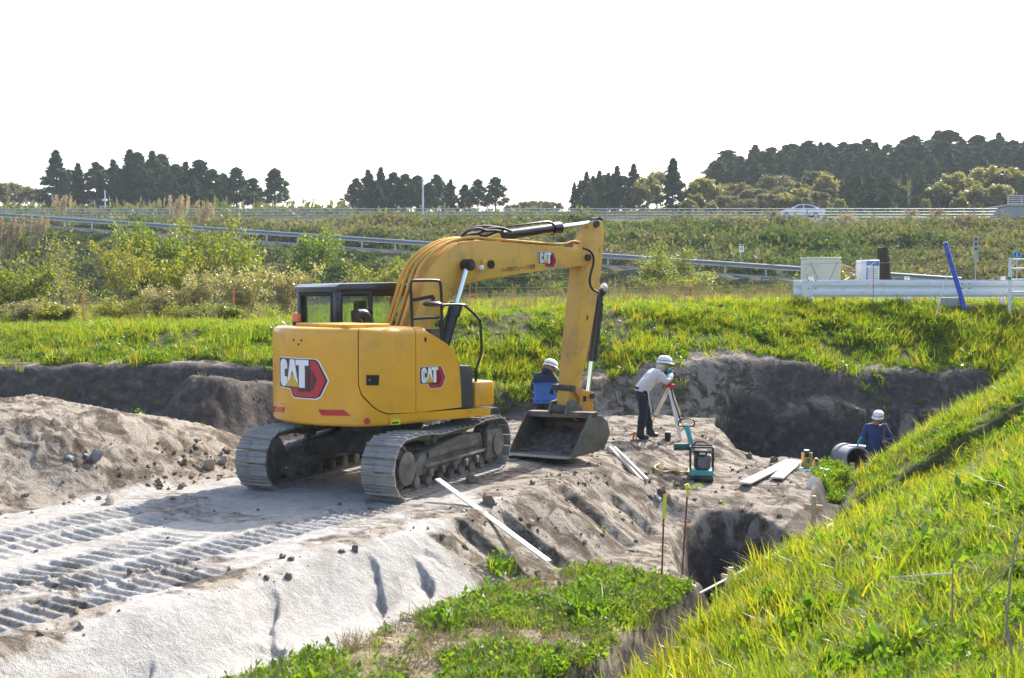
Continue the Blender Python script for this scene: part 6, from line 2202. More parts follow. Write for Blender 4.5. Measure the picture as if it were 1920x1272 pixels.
# lower white beams lying behind it
yb2 = 33.0
m = MB(); a = P(1628, 556, yb2); b = P(2000, 549, yb2)
wbeam(m, a, b, 0.36, 0.06)
tag(m.build('rail_beam', M['whitepaint'], None, 30), 'white rail beam lying low behind the new guardrail', 'rail beam')

# beige cabinet, blue and white cabin, stump, crates behind the rail
yc = 36.0
c = P(1543, 524, yc); zt_ = P(1543, 483, yc).z; zg = hz(c.x, yc)
w_ = P(1575, 500, yc).x - P(1512, 500, yc).x
t = thing('steel_cabinet', 'beige steel cabinet standing behind the white guardrail', 'cabinet', (c.x, yc, zg))
m = MB(); m.box((0, 0.3, (zt_ - zg) / 2), (w_, 0.8, zt_ - zg), bev=0.012); m.box((0, 0.3, zt_ - zg - 0.02), (w_ + 0.04, 0.84, 0.05), bev=0.01); m.build('body', M['beige'], t)
for sx in (-1, 1):
    m = MB(); m.beam((sx * w_ * 0.40, -0.115, (zt_ - zg) * 0.9), (sx * w_ * 0.12, -0.115, (zt_ - zg) * 0.45), 0.012, 0.012); m.build('brace', M['oldwood'], t)
m = MB(); m.cyl((-w_ * 0.18, -0.10, zt_ - zg - 0.25), (-w_ * 0.18, -0.14, zt_ - zg - 0.25), 0.05, n=14); m.build('knob', M['beige'], t)
c = P(1631, 510, yc + 0.5); zt_ = P(1631, 488, yc + 0.5).z; zg = hz(c.x, yc + .5); w_ = P(1651, 500, yc).x - P(1615, 500, yc).x
t = thing('white_cabinet', 'white cabinet with a blue front panel behind the white guardrail', 'cabinet', (c.x, yc + 0.5, zg))
m = MB(); m.box((0, 0.25, (zt_ - zg) / 2), (w_, 0.55, zt_ - zg), bev=0.02); m.build('body', M['whitepaint'], t)
m = MB(); m.box((w_ * 0.14, -0.03, zt_ - zg - 0.10), (w_ * 0.66, 0.02, 0.14), bev=0.004); m.build('blue_panel', M['signblue'], t)
m = MB(); m.box((-w_ * 0.17, -0.03, (zt_ - zg) * 0.62), (0.03, 0.02, 0.55)); m.build('blue_stripe', M['signblue'], t)
for k in range(6):
    m = MB(); m.box((w_ * 0.14, -0.03, zt_ - zg - 0.27 - 0.07 * k), (w_ * 0.55, 0.02, 0.035), bev=0.004); m.build('louvre', M['galv'], t)
c = P(1660, 520, 37.5); zt_ = P(1660, 464, 37.5).z; zg = hz(c.x, 37.5)
m = MB(); m.tube([(c.x, 37.5, zg - 0.2), (c.x, 37.5, zg + 0.5), (c.x - 0.03, 37.5, (zg + zt_) / 2), (c.x - 0.10, 37.5, zt_ - 0.1), (c.x - 0.12, 37.5, zt_)], 0.24, 10, taper=0.15)
tag(m.build('tree_stump', M['stumpbark']), 'dark broken tree trunk standing beside the white cabinet', 'tree stump')
for k, (px, py, w_, a_) in enumerate(((1585, 500, 0.42, 0.3), (1594, 516, 0.40, 0.6), (1588, 507, 0.5, 0.05), (1592, 523, 0.4, -0.5))):
    c = P(px, py, yc + 0.25 + 0.06 * k)
    m = MB(); m.box(c, (w_, 0.3, 0.06), Matrix.Rotation(a_, 3, 'Y'), bev=0.006)
    tag(m.build('timber_offcut', M['wood']), ('topmost', 'steeply tilted lower', 'level middle', 'lowest')[k] + ' piece of brown scrap timber beside the beige cabinet', 'timber', 'scrap timber beside the beige cabinet')

# concrete block, leaning blue post and its stay
g_ = G(1782, 572, 27, 31.3); y_ = 29.6
c = P(1783, 566, y_)
m = MB(); m.box((c.x, y_, c.z), (0.42, 0.3, 0.20), bev=0.01)
tag(m.build('concrete_block', M['concrete']), 'grey concrete block at the foot of the leaning blue post', 'block')
a = P(1806, 570, 29.4); b = P(1772, 455, 29.9)
t = thing('blue_post', 'tall blue post leaning left over the white guardrail', 'post', a)
m = MB(); m.cyl(Vector((0, 0, 0)) - (b - a).normalized() * 0.15, b - a, 0.062, n=14); m.build('shaft', M['bluepaint'], t)
m = MB(); m.cyl((b - a) * 0.985, (b - a) * 1.003, 0.064, n=14); m.build('cap', M['white'], t)
m = MB(); m.tube([(b - a) * 0.62, (b - a) * 0.5 + Vector((-0.22, -0.05, -0.10)), P(1755, 592, 28.9) - a], 0.012, 6, smooth=1); m.build('stay_rope', M['greycord'], t)

# white pipe gate at the right edge
yg = 30.3
a = P(1893, 576, yg); tz = P(1893, 484, yg).z
t = thing('pipe_gate', 'white pipe barricade with level bars at the right frame edge', 'barricade', (a.x, yg, a.z))
O = Vector(t.location)
for px in (1893, 1990):
    p_ = P(px, 576, yg); m = MB(); m.cyl(Vector((p_.x, yg, hz(p_.x, yg) - 0.2)) - O, Vector((p_.x, yg, tz)) - O, 0.045, n=12); m.build('post', M['whitepaint'], t)
for py in (487, 504, 525, 548):
    p_ = P(1893, py, yg); q_ = P(1990, py - 1, yg); m = MB(); m.cyl(p_ - O, q_ - O, 0.022, n=10); m.build('bar', M['whitepaint'], t)
p_ = P(1893, 522, yg); m = MB(); m.cyl(p_ - O - Vector((0, 0, 0.04)), p_ - O + Vector((0, 0, 0.04)), 0.049, n=14); m.build('green_band', M['green'], t)


# signs
def sign_post(px, pyb, pyt, Y, label, build):
    p = P(px, pyb, Y); z0 = min(p.z, hz(p.x, Y))
    t = thing('sign', label, 'sign', (p.x, Y, z0))
    m = MB(); m.cyl((0, 0, -0.2), (0, 0, P(px, pyt, Y).z - z0), 0.03, n=8); m.build('post', M['galv'], t)
    build(t, lambda x, y: P(x, y, Y) - Vector((p.x, Y, z0)), 2200.0 / Y)


def round_blue(t, at, k):
    c = at(1906, 478); r = 8.0 / k
    m = MB(); m.cyl(c + Vector((0, -0.03, 0)), c + Vector((0, -0.045, 0)), r, n=24); m.build('disc', M['signblue'], t)
    m = MB(); m.lathe([(r * 0.86, 0), (r, 0), (r, 0.004), (r * 0.86, 0.004)], c + Vector((0, -0.046, 0)), (0, -1, 0), 24, False); m.build('rim', M['white'], t)
    m = MB(); m.box(c + Vector((0, -0.05, -0.05 * r)), (r * 0.28, 0.008, r * 0.7)); m.sphere(c + Vector((0, -0.05, r * 0.45)), r * 0.16, 8, 6)
    m.box(c + Vector((0.0, -0.05, -r * 0.42)), (r * 0.6, 0.008, r * 0.22)); m.build('figure', M['white'], t)


sign_post(1906, 540, 470, 44.0, 'round blue sign with a white figure above the pipe barricade', round_blue)


def white_notice(t, at, k):
    c = at(1390, 466); m = MB(); m.box(c + Vector((0, -0.04, 0)), (9.5 / k, 0.02, 14 / k)); m.build('plate', M['white'], t)
    m = MB(); m.box(c + Vector((0, -0.054, 5.0 / k)), (8 / k, 0.008, 1.8 / k)); m.build('print', M['dark'], t)
    m = MB(); m.lathe([(1.6 / k, 0), (2.6 / k, 0), (2.6 / k, 0.006), (1.6 / k, 0.006)], c + Vector((0, -0.054, -0.5 / k)), (0, -1, 0), 14, False); m.build('mark', M['dark'], t)


sign_post(1389, 482, 472, 80.0, 'small white notice standing on the embankment scrub', white_notice)


def tall_sign(t, at, k):
    m = MB(); m.box(at(1829, 458) + Vector((0, -0.05, 0)), (9 / k, 0.02, 28 / k)); m.build('plate', M['galv'], t)
    m = MB(); m.box(at(1829, 482) + Vector((0, -0.05, 0)), (10 / k, 0.02, 12 / k)); m.build('plate', M['galv'], t)
    for i in range(3):
        m = MB(); m.box(at(1829, 449 + 9 * i) + Vector((0, -0.064, 0)), (4 / k, 0.008, 5 / k)); m.build('print', M['dark'], t)


sign_post(1829, 510, 446, 58.0, 'tall narrow grey sign seen among the dry scrub at the right', tall_sign)

# utility pole, camera mast
for px, py, pyt, Y, lab in ((793, 392, 334, 124, 'grey lamp pole standing before the middle copse'),):
    p = P(px, py, Y); z0 = hz(p.x, Y)
    t = thing('lamp_pole', lab, 'pole', (p.x, Y, z0))
    H = P(px, pyt, Y).z - z0
    m = MB(); m.cyl((0, 0, -0.2), (0, 0, H), 0.13, 0.09, 10); m.build('shaft', M['galv'], t)
    m = MB(); m.box((0.02, -0.1, H * 0.9), (0.16, 0.16, 1.1), bev=0.02); m.build('equipment_box', M['whitepaint'], t)
p = P(197, 384, 124); z0 = hz(p.x, 124)
t = thing('weather_mast', 'thin mast with small boxes beside the highway at left', 'mast', (p.x, 124, z0))
H = P(197, 357, 124).z - z0
m = MB(); m.cyl((0, 0, -0.2), (0, 0, H), 0.07, n=8); m.build('shaft', M['galv'], t)
m = MB(); m.box((0, -0.1, H * 0.72), (0.5, 0.2, 0.22), bev=0.02); m.build('box', M['whitepaint'], t)
m = MB(); m.beam((-0.6, 0, H * 0.55), (0.6, 0, H * 0.55), 0.06, 0.06); m.build('arm', M['galv'], t)

# concrete abutment with a railing at the right edge
ya = 104.0
a = P(1889, 415, ya); b = P(1990, 415, ya); zt_ = P(1889, 387, ya).z
t = thing('bridge_abutment', 'grey concrete abutment with a mesh railing at the far right edge', 'abutment', (a.x, ya, a.z - 2))
O = Vector(t.location)
m = MB(); m.box(Vector(((a.x + b.x) / 2, ya + 2.0, (zt_ + a.z - 2) / 2)) - O, (b.x - a.x, 4.0, zt_ - a.z + 2), bev=0.05); m.build('wall', M['concrete'], t)
m = MB(); m.box(Vector(((a.x + b.x) / 2, ya + 2.0, zt_ + 0.08)) - O, (b.x - a.x + 0.2, 4.2, 0.18), bev=0.03); m.build('coping', M['concrete'], t)
zr_ = P(1889, 367, ya).z
m = MB()
for z in np.linspace(zt_ + 0.25, zr_, 5):
    m.cyl(Vector((a.x, ya + 0.1, z)) - O, Vector((b.x, ya + 0.1, z)) - O, 0.035, n=6)
tag(m.build('rails', M['galv'], t), kind='stuff')
for px in (1890, 1915, 1940, 1965):
    p_ = P(px, 387, ya + 0.1); m = MB(); m.cyl(Vector((p_.x, ya + 0.1, zt_)) - O, Vector((p_.x, ya + 0.1, zr_ + 0.05)) - O, 0.05, n=8); m.build('railing_post', M['galv'], t)


# ------------------------------------------------------------------ the white car on the highway
yc = 109.0
xc = (P(1453, 400, yc).x + P(1543, 400, yc).x) / 2; L = P(1543, 400, yc).x - P(1453, 400, yc).x
t = thing('white_car', 'white sedan driving left on the highway behind the guardrail', 'car', (xc, yc, 9.30))
h = L / 4.55
side = [(-2.27, 0.35), (-2.25, 0.62), (-2.05, 0.74), (-1.25, 0.92), (-0.95, 0.97), (1.45, 1.02), (2.05, 0.98), (2.26, 0.80), (2.28, 0.40), (2.1, 0.28), (-2.1, 0.25)]
m = MB(); m.prism([(x * h, z * h) for x, z in side], lambda u, v, w: (u, w, v), -0.88 * h, 0.88 * h, 0.06, 3); body = m.build('body', M['carwhite'], t, 50)
gh = [(-1.05, 0.95), (-0.25, 1.36), (0.15, 1.43), (0.75, 1.41), (1.25, 1.24), (1.85, 1.00)]
m = MB()
n = len(gh)
vs_ = []
for w, ins in ((-0.80, 0.0), (0.80, 0.0)):
    vs_ += [(x * h, (w * (1 - 0.22 * (z - 0.95) / 0.48)) * h, z * h) for x, z in gh]
m.add(vs_, [tuple(range(n - 1, -1, -1)), tuple(range(n, 2 * n))] + [(i, i + 1, n + i + 1, n + i) for i in range(n - 1)])
m.build('cabin', M['carwhite'], t, 20)
for nm, q in (('side_window', [(-0.78, 0.99), (-0.20, 1.30), (0.12, 1.36), (0.22, 1.36), (0.22, 0.99)]), ('side_window', [(0.30, 0.99), (0.30, 1.36), (0.72, 1.34), (1.10, 1.22), (1.42, 1.03), (1.38, 0.99)])):
    for sg in (-1, 1):
        m = MB(); m.add([(x * h, sg * (0.80 * (1 - 0.22 * (z - 0.95) / 0.48) + 0.012) * h, z * h) for x, z in q], [tuple(range(len(q)))]); m.build(nm, M['carglass'], t, 0, fix=False)
m = MB(); m.add([(-1.02 * h, s_ * 0.70 * h, 0.985 * h) for s_ in (-1, 1)] + [(-0.30 * h, s_ * 0.60 * h, 1.355 * h) for s_ in (1, -1)], [(0, 1, 2, 3)]); m.build('windscreen', M['carglass'], t, 0, fix=False)
for x in (-1.38, 1.36):
    for sg in (-1, 1):
        m = MB(); m.cyl((x * h, sg * 0.70 * h, 0.31 * h), (x * h, sg * 0.905 * h, 0.31 * h), 0.31 * h, n=22); w_ = m.build('wheel', M['rubber'], t)
        m = MB(); m.cyl((x * h, sg * 0.90 * h, 0.31 * h), (x * h, sg * 0.915 * h, 0.31 * h), 0.19 * h, n=18); m.build('rim', M['galv'], w_)
for sg in (-1, 1):
    m = MB(); m.box((-2.18 * h, sg * 0.66 * h, 0.66 * h), (0.16, 0.30, 0.12), bev=0.03); m.build('headlight', M['glass'], t)
    m = MB(); m.box((2.22 * h, sg * 0.66 * h, 0.80 * h), (0.12, 0.34, 0.14), bev=0.03); m.build('tail_light', M['red'], t)
    m = MB(); m.box((-0.75 * h, sg * 0.95 * h, 1.0 * h), (0.12, 0.16, 0.12), bev=0.03); m.build('mirror', M['carwhite'], t)


# ------------------------------------------------------------------ stakes and cords on the field
t = thing('rope_fence', 'cord fence on thin orange stakes along the field behind the bank', 'fence', (0, 33.0, 2.4))
O = Vector(t.location)
stk = [(155, 600, 548, 33.6), (437, 607, 540, 32.8), (880, 566, 528, 33.5), (892, 566, 522, 33.2), (960, 566, 530, 34), (1040, 565, 534, 34), (1290, 562, 515, 33), (1180, 562, 524, 34), (1410, 560, 522, 34)]
for px, pb, pt_, Y in stk:
    p = P(px, pb, Y); z0 = hz(p.x, Y); m = MB(); r = 0.022 if px in (437, 155) else 0.010
    m.cyl(Vector((p.x, Y, z0 - 0.1)) - O, P(px + 1, pt_, Y) - O, r, n=8); m.build('stake', M['orangestake'], t)
for pts in ([(0, 575), (155, 572), (300, 548), (437, 545), (560, 556), (720, 556), (880, 538), (1040, 540), (1180, 540), (1290, 537), (1410, 536), (1485, 532)], [(700, 572), (880, 551), (1040, 552), (1180, 552), (1290, 547), (1480, 545)], [(437, 560), (560, 575), (700, 574)],
            [(900, 521), (1040, 515), (1180, 504), (1290, 500), (1480, 496), (1630, 493), (1780, 493), (1893, 489)], [(1480, 530), (1630, 527), (1780, 527), (1893, 526)]):
    m = MB(); m.tube([P(x, y, 30.0 if pts[-1][0] == 1893 else 33.4) - O for x, y in pts], 0.006, 5, smooth=2); m.build('cord', M['rope'], t)
for k, (px, py, Y, lab) in enumerate(((888, 558, 33, 'pink ribbon tied low on the orange stake behind the boom cylinder'), (654, 528, 34, 'pink ribbon showing just above the cab roof'), (1265, 556, 33, 'pink ribbon in the grass right of the arm'), (1292, 553, 33, 'pink ribbon on a stake left of the white guardrail'), (23, 622, 32, 'pink ribbon in the bush at the far left'))):
    c = P(px, py, Y); m = MB()
    vs_ = []
    for i in range(6):
        vs_ += [c + Vector((0.03 * i - 0.08, 0.02 * math.sin(i * 1.3), 0.03 * math.sin(i * 0.9) + 0.025)), c + Vector((0.03 * i - 0.08, 0.03, 0.03 * math.sin(i * 0.9) - 0.025))]
    m.add(vs_, [(2 * i, 2 * i + 1, 2 * i + 3, 2 * i + 2) for i in range(5)])
    tag(m.build('ribbon', M['pink'], None, 60, fix=False), lab, 'ribbon', 'pink ribbons')
# thin stake with two pink streamers before the white rail
yq = 29.0
p = P(1637, 580, yq); z0 = hz(p.x, yq)
t = thing('marker_stake', 'thin stake with two pink streamers before the white guardrail', 'stake', (p.x, yq, z0))
m = MB(); m.cyl((0, 0, -0.1), P(1638, 492, yq) - Vector(t.location), 0.008, n=6); m.build('rod', M['rust'], t)
for (xa, ya_, xb, yb_) in ((1626, 502, 1642, 491), (1629, 543, 1638, 530)):
    a = P(xa, ya_, yq - 0.02) - Vector(t.location); b = P(xb, yb_, yq - 0.02) - Vector(t.location)
    m = MB(); m.beam(a, b, 0.004, 0.05, (0, 1, 0)); m.build('streamer', M['pink'], t)
m = MB(); m.beam(P(1622, 492, yq - 0.03) - Vector(t.location), P(1627, 502, yq - 0.03) - Vector(t.location), 0.004, 0.02, (0, 1, 0)); m.build('white_tie', M['white'], t)


# ------------------------------------------------------------------ plants
def blades(n, radius, h0, h1_, w, bend, mat, seed, seg=3, flat=0.0, name='blade'):
    """a tuft of curved grass blades"""
    r = np.random.default_rng(seed)
    V = []; Fq = []; tone = []
    for i in range(n):
        a = r.uniform(0, 2 * PI); rad = radius * math.sqrt(r.uniform(0, 1))
        bx, by = rad * math.cos(a), rad * math.sin(a)
        hgt = r.uniform(h0, h1_); lean = r.uniform(0.15, 1.0) * bend
        da = a + r.normal(0, 0.9)
        dx, dy = math.cos(da), math.sin(da)
        fa = r.uniform(0, PI); wx, wy = math.cos(fa) * w, math.sin(fa) * w
        o = len(V); tn = r.uniform(0, 1)
        for k in range(seg + 1):
            t = k / seg
            ww = (1 - t) ** 0.7 * (0.75 + 0.5 * min(t * 3, 1)) if k < seg else 0.04
            cx = bx + dx * hgt * lean * t * t; cy = by + dy * hgt * lean * t * t
            cz = hgt * (t - 0.35 * lean * t * t)
            V += [(cx - wx * ww, cy - wy * ww, cz), (cx + wx * ww, cy + wy * ww, cz)]
            tone += [tn * 0.7 + 0.3 * t] * 2
        for k in range(seg):
            Fq.append((o + 2 * k, o + 2 * k + 1, o + 2 * k + 3, o + 2 * k + 2))
    return np_mesh(name, V, Fq, mat, True, tone)


def leafy(n, rx, rz, size, mat, seed, upright=0.3, name='leaf', shell=0.5, aspect=1.7, zoff=0.0, stem=None):
    """a mound of leaf-sized quads"""
    r = np.random.default_rng(seed)
    u = r.normal(size=(n, 3)); u /= np.linalg.norm(u, axis=1)[:, None]
    u[:, 2] = np.abs(u[:, 2])
    rad = (shell + (1 - shell) * r.uniform(0, 1, n) ** 0.6) * (1 + 0.25 * r.normal(size=n))
    C = u * rad[:, None] * np.array([rx, rx, rz]) + np.array([0, 0, zoff])
    return leaf_quads(C, size, mat, r, name, upright, aspect, u)


def leaf_quads(C, size, mat, r, name='leaf', upright=0.3, aspect=1.7, outward=None, szvar=0.35, tone=None):
    n = len(C)
    d = r.normal(size=(n, 3))
    if outward is not None:
        d = d + outward * 0.8
    d[:, 2] += upright
    d /= np.linalg.norm(d, axis=1)[:, None]
    e = np.cross(d, r.normal(size=(n, 3))); e /= np.linalg.norm(e, axis=1)[:, None] + 1e-9
    s = size * (1 + szvar * r.normal(size=n)).clip(0.35, 2.2)
    L = d * (s * aspect * 0.5)[:, None]; W = e * (s * 0.5)[:, None]
    V = np.stack([C - L, C + W * 0.9, C + L, C - W * 0.9], 1).reshape(-1, 3)
    Fq = np.arange(4 * n).reshape(-1, 4)
    t = r.uniform(0, 1, n) if tone is None else tone
    return np_mesh(name, V, Fq, mat, False, np.repeat(t, 4))


GT = [blades(40, 0.12, 0.08, 0.20, 0.0042, 1.0, M['grass'], 1), blades(46, 0.15, 0.10, 0.26, 0.0046, 1.1, M['grass'], 2), blades(32, 0.10, 0.06, 0.14, 0.0045, 0.9, M['grass'], 3)]
YT = [blades(20, 0.11, 0.14, 0.36, 0.0085, 0.9, M['yblade'], 11), blades(24, 0.15, 0.12, 0.30, 0.008, 1.0, M['yblade'], 12), blades(15, 0.08, 0.18, 0.42, 0.009, 0.75, M['yblade'], 13)]
WT = [leafy(46, 0.13, 0.15, 0.042, M['weed'], 21), leafy(64, 0.18, 0.20, 0.040, M['weed'], 22), leafy(36, 0.11, 0.10, 0.034, M['weed'], 23)]
DT = [blades(20, 0.10, 0.10, 0.30, 0.005, 1.3, M['drygrass'], 31), blades(9, 0.05, 0.4, 0.75, 0.005, 0.5, M['drygrass'], 32)]
TURFS = GT + YT + WT + DT


def ground_points(n, box, keep, far=False):
    """random points on the ground where keep(x, y, s, d, q, b) gives a probability"""
    x = RNG.uniform(box[0], box[1], n); y = RNG.uniform(box[2], box[3], n)
    s, d = sd(x, y)
    p = keep(x, y, s, d, bank_q(s, d), back_b(x, y))
    ok = RNG.uniform(0, 1, n) < p
    x, y = x[ok], y[ok]
    return x, y


def tufts(name, x, y, pick, scale, label, cat, protos=None, far=False, zoff=-0.012, tilt=0.16):
    z = (height_far(x, y) if far else height(x, y)) + zoff
    n = len(x)
    rot = np.stack([RNG.normal(0, tilt, n), RNG.normal(0, tilt, n), RNG.uniform(0, 2 * PI, n)], 1)
    sc = scale[:, None] * (1 + 0.12 * RNG.normal(size=(n, 3)))
    o = scatter(name, np.stack([x, y, z], 1), rot, sc, pick, TURFS if protos is None else protos)
    tag(o, label, cat, kind='stuff')
    return o


def cone_ok(x, y, m=1.15):
    return np.abs(x) < 0.4364 * y * m + 1.2


pit_ok = lambda x, y: poly_sdf(x, y, PIT) < -0.08
# right slope
x, y = ground_points(95000, (0.5, 15.5, 3.0, 27.2), lambda x, y, s, d, q, b: (q > 0.14) * (b < 0.9) * cone_ok(x, y, 1.55) * pit_ok(x, y) * np.clip(14.0 / (y + 2), 0.55, 1.5) * 0.9)
s, d = sd(x, y); q = bank_q(s, d)
nl = (x - 5.2) * (-0.42) + (y - 18.7) * 0.90
bare = (np.abs(nl - 0.02) < 0.13) & (x > 4.2) & (x < 10)
pt = fbm(x * 0.55, y * 0.55, 3, 401); pt2 = fbm(x * 1.3 + 9, y * 1.3, 3, 402)
keepm = ~bare & (pt2 > -0.36 + 0.1 * vnoise(x * 5, y * 5, 403))
x, y, q, pt, pt2, nl = x[keepm], y[keepm], q[keepm], pt[keepm], pt2[keepm], nl[keepm]
n = len(x)
r = RNG.uniform(0, 1, n)
yel = sm(2.2, 0.5, q) * sm(0.35, -0.3, nl) * 0.50 + 0.08 + 0.28 * sm(0.0, 0.4, pt)
wd = 0.18 + 0.65 * sm(0.0, 0.35, pt2) * sm(0.7, 1.8, q)
pick = np.where(r < yel, 3 + RNG.integers(0, 3, n), np.where(r < yel + wd * (1 - yel), 6 + RNG.integers(0, 3, n), np.where(RNG.uniform(0, 1, n) < 0.16, 9, RNG.integers(0, 3, n))))
sc = RNG.uniform(0.6, 1.15, n) * (0.78 + 0.5 * sm(-0.25, 0.3, fbm(x * 1.7, y * 1.7, 2, 404))) * np.where(y < 8, 0.72, 1.0) * (0.65 + 0.35 * sm(0.1, 0.6, q))
tufts('slope_grass', x, y, pick, sc, 'bright yellow-green grass and weeds on the near right slope', 'grass')
# bench
x, y = ground_points(22000, (-3.5, 3.6, 7.0, 16.0), lambda x, y, s, d, q, b: sm(0.95, 1.25, d) * (q < -0.46) * (poly_sdf(s, d, HOLE) < -0.12) * sm(7.5, 6.7, s) * cone_ok(x, y) * np.clip(0.05 + 3.2 * (fbm(x * 0.9, y * 0.9, 3, 301) + 0.10) + 0.8 * sm(-0.9, -0.5, q) + 0.35 * sm(3.5, 2.0, s), 0.02, 1))
n = len(x); r = RNG.uniform(0, 1, n)
pick = np.where(r < 0.55, 6 + RNG.integers(0, 3, n), np.where(r < 0.9, RNG.integers(0, 3, n), 9))
tufts('bench_grass', x, y, pick, RNG.uniform(0.45, 0.85, n), 'green clover and grass on the low bench in front', 'grass')
x, y = ground_points(3500, (-3.5, 3.6, 7.0, 16.0), lambda x, y, s, d, q, b: sm(0.95, 1.2, d) * (q < -0.46) * sm(7.5, 6.7, s) * cone_ok(x, y) * (poly_sdf(s, d, HOLE) < -0.12))
tufts('straw', x, y, np.full(len(x), 9), RNG.uniform(0.5, 0.9, len(x)), 'dry straw lying on the bench', 'straw', tilt=0.9)
# patch at the platform corner
x, y = ground_points(900, (5.6, 7.0, 20.6, 23.2), lambda x, y, s, d, q, b: (q < -0.05) * pit_ok(x, y) * sm(1.6, 2.0, d))
n = len(x)
tufts('corner_grass', x, y, np.where(RNG.uniform(0, 1, n) < 0.6, 6 + RNG.integers(0, 3, n), RNG.integers(0, 3, n)), RNG.uniform(0.6, 0.95, n), 'small patch of grass at the corner of the platform', 'grass')
# back bank
bare_patch = lambda x, y: np.exp(-(((x - 10.3) / 1.6) ** 2 + ((y - 28.3) / 0.8) ** 2))


def bank_keep(x, y, s, d, q, b):
    lowgap = np.interp(x, [-16, -5, -2.5, 0, 1.5, 3, 6, 9, 12], [0.85, 0.85, 0.9, 0.9, 1.1, 1.3, 1.1, 0.85, 0.7])
    g = sm(-0.15, 0.45, b - lowgap + 1.0 * fbm(x * 0.6, y * 0.6, 3, 411))
    mid = sm(-3.5, -1.5, x) * sm(5.2, 3.5, x)
    g = np.maximum(g, 0.55 * mid * sm(0.05, 0.35, b) * (fbm(x * 1.6, y * 1.6, 2, 414) > 0.10))
    return g * cone_ok(x, y, 1.3) * pit_ok(x, y) * (1 - 0.85 * bare_patch(x, y)) * (0.12 + 0.30 * sm(4, 8, x) + (0.88 - 0.30 * sm(4, 8, x)) * sm(-0.22, 0.12, fbm(x * 0.9, y * 0.9, 3, 412))) * 0.95


x, y = ground_points(52000, (-17.5, 17.5, 24.5, 31.4), bank_keep)
n = len(x); r = RNG.uniform(0, 1, n); b = back_b(x, y)
pt = fbm(x * 0.5, y * 0.5, 3, 413)
yel = 0.26 + 0.30 * sm(-0.1, 0.3, pt) - 0.12 * (x < -3)
pick = np.where(r < yel, 3 + RNG.integers(0, 3, n), np.where(r < yel + 0.30, 6 + RNG.integers(0, 3, n), np.where(RNG.uniform(0, 1, n) < 0.12, 9, RNG.integers(0, 3, n))))
top = sm(3.4, 4.6, b)
pick = np.where(RNG.uniform(0, 1, n) < top * 0.6, RNG.integers(0, 3, n), pick)
tufts('bank_grass', x, y, pick, RNG.uniform(0.5, 1.0, n) * (1 - 0.35 * top) * (0.8 + 0.6 * sm(-0.2, 0.3, fbm(x * 1.1, y * 1.1, 2, 417))), 'tall bright grass on the bank behind the excavator', 'grass')
# sparse plants on bare earth
x, y = ground_points(700, (-13, 11, 15, 27), lambda x, y, s, d, q, b: (q < -0.2) * (b < 1.6) * pit_ok(x, y) * np.where(b > 0.1, 0.75, 0.06) * (poly_sdf(s, d, HOLE) < -0.1) * ((d > 0) | (d < -4.8) | (b > 0)))
n = len(x)
tufts('earth_weeds', x, y, np.where(RNG.uniform(0, 1, n) < 0.5, 6 + RNG.integers(0, 3, n), RNG.integers(0, 6, n)), RNG.uniform(0.5, 0.9, n), 'scattered small weeds on the bare earth', 'weeds')
# field behind the bank
x, y = ground_points(42000, (-29, 29, 31.3, 62), lambda x, y, s, d, q, b: cone_ok(x, y, 1.1) * np.clip(33 / y, 0.4, 1) * sm(-0.35, 0.05, fbm(x * 0.35, y * 0.35, 3, 421)))
n = len(x); r = RNG.uniform(0, 1, n)
dry = 0.18 + 0.5 * sm(0.0, 0.3, fbm(x * 0.3, y * 0.3, 2, 423)) * (x > -3)
pick = np.where(r < dry, 9 + (RNG.uniform(0, 1, n) < 0.35), np.where(r < dry + 0.35, 3 + RNG.integers(0, 3, n), RNG.integers(0, 3, n)))
tufts('field_grass', x, y, pick, RNG.uniform(0.6, 1.1, n), 'mixed green and dry grass on the flat field', 'grass', far=True)

# far embankments: mounds of leaves
CT = [leafy(90, 0.75, 0.55, 0.15, M['cover'], 41, name='leaf', shell=0.45), leafy(110, 0.95, 0.45, 0.14, M['cover'], 42, name='leaf', shell=0.4),
      leafy(80, 0.55, 0.8, 0.14, M['cover'], 43, name='leaf', shell=0.35), blades(40, 0.45, 0.25, 0.75, 0.02, 1.2, M['drygrass'], 44), blades(44, 0.5, 0.25, 0.65, 0.022, 1.2, M['grass'], 45)]
N_ = 60000
x = RNG.uniform(-62, 60, N_); y = RNG.uniform(52, 106.0, N_)
yr = road_y(x); zr = road_z(x); yb = yr - 2.2 - (zr - 2.35) * 2.0
ok = (y > yb - 1.0) & (np.abs(y - yr) > 2.9) & (np.abs(x) < 0.4364 * y * 1.12) & (y < 103.6) & (RNG.uniform(0, 1, N_) < 0.62)
x, y, yr = x[ok], y[ok], yr[ok]; n = len(x); r = RNG.uniform(0, 1, n)
pat = fbm(x * 0.12, y * 0.12, 3, 431)
lowb = sm(-2.0, 0.0, y - road_y(x)) < 0.5
dry = np.clip(0.07 + 0.7 * (pat), 0.0, 0.45)
pick = np.where(r < dry * 0.55, 3, np.where(r < dry * 0.55 + np.where(lowb, 0.30, 0.16), 4, RNG.integers(0, 3, n)))
tufts('embankment_scrub', x, y, pick, RNG.uniform(0.5, 1.35, n) * (0.8 + 0.5 * (pick < 3) * sm(0.05, 0.4, fbm(x * 0.18, y * 0.3, 3, 433))) * (1 - 0.7 * sm(98, 103, y)) * (1 - 0.4 * sm(4.5, 2.8, y - yr) * (y > yr)) * (1 - 0.35 * sm(-4.5, -2.9, y - yr) * (y < yr)), 'rough green and brown scrub covering the road embankments', 'scrub', CT, far=True, zoff=-0.05)


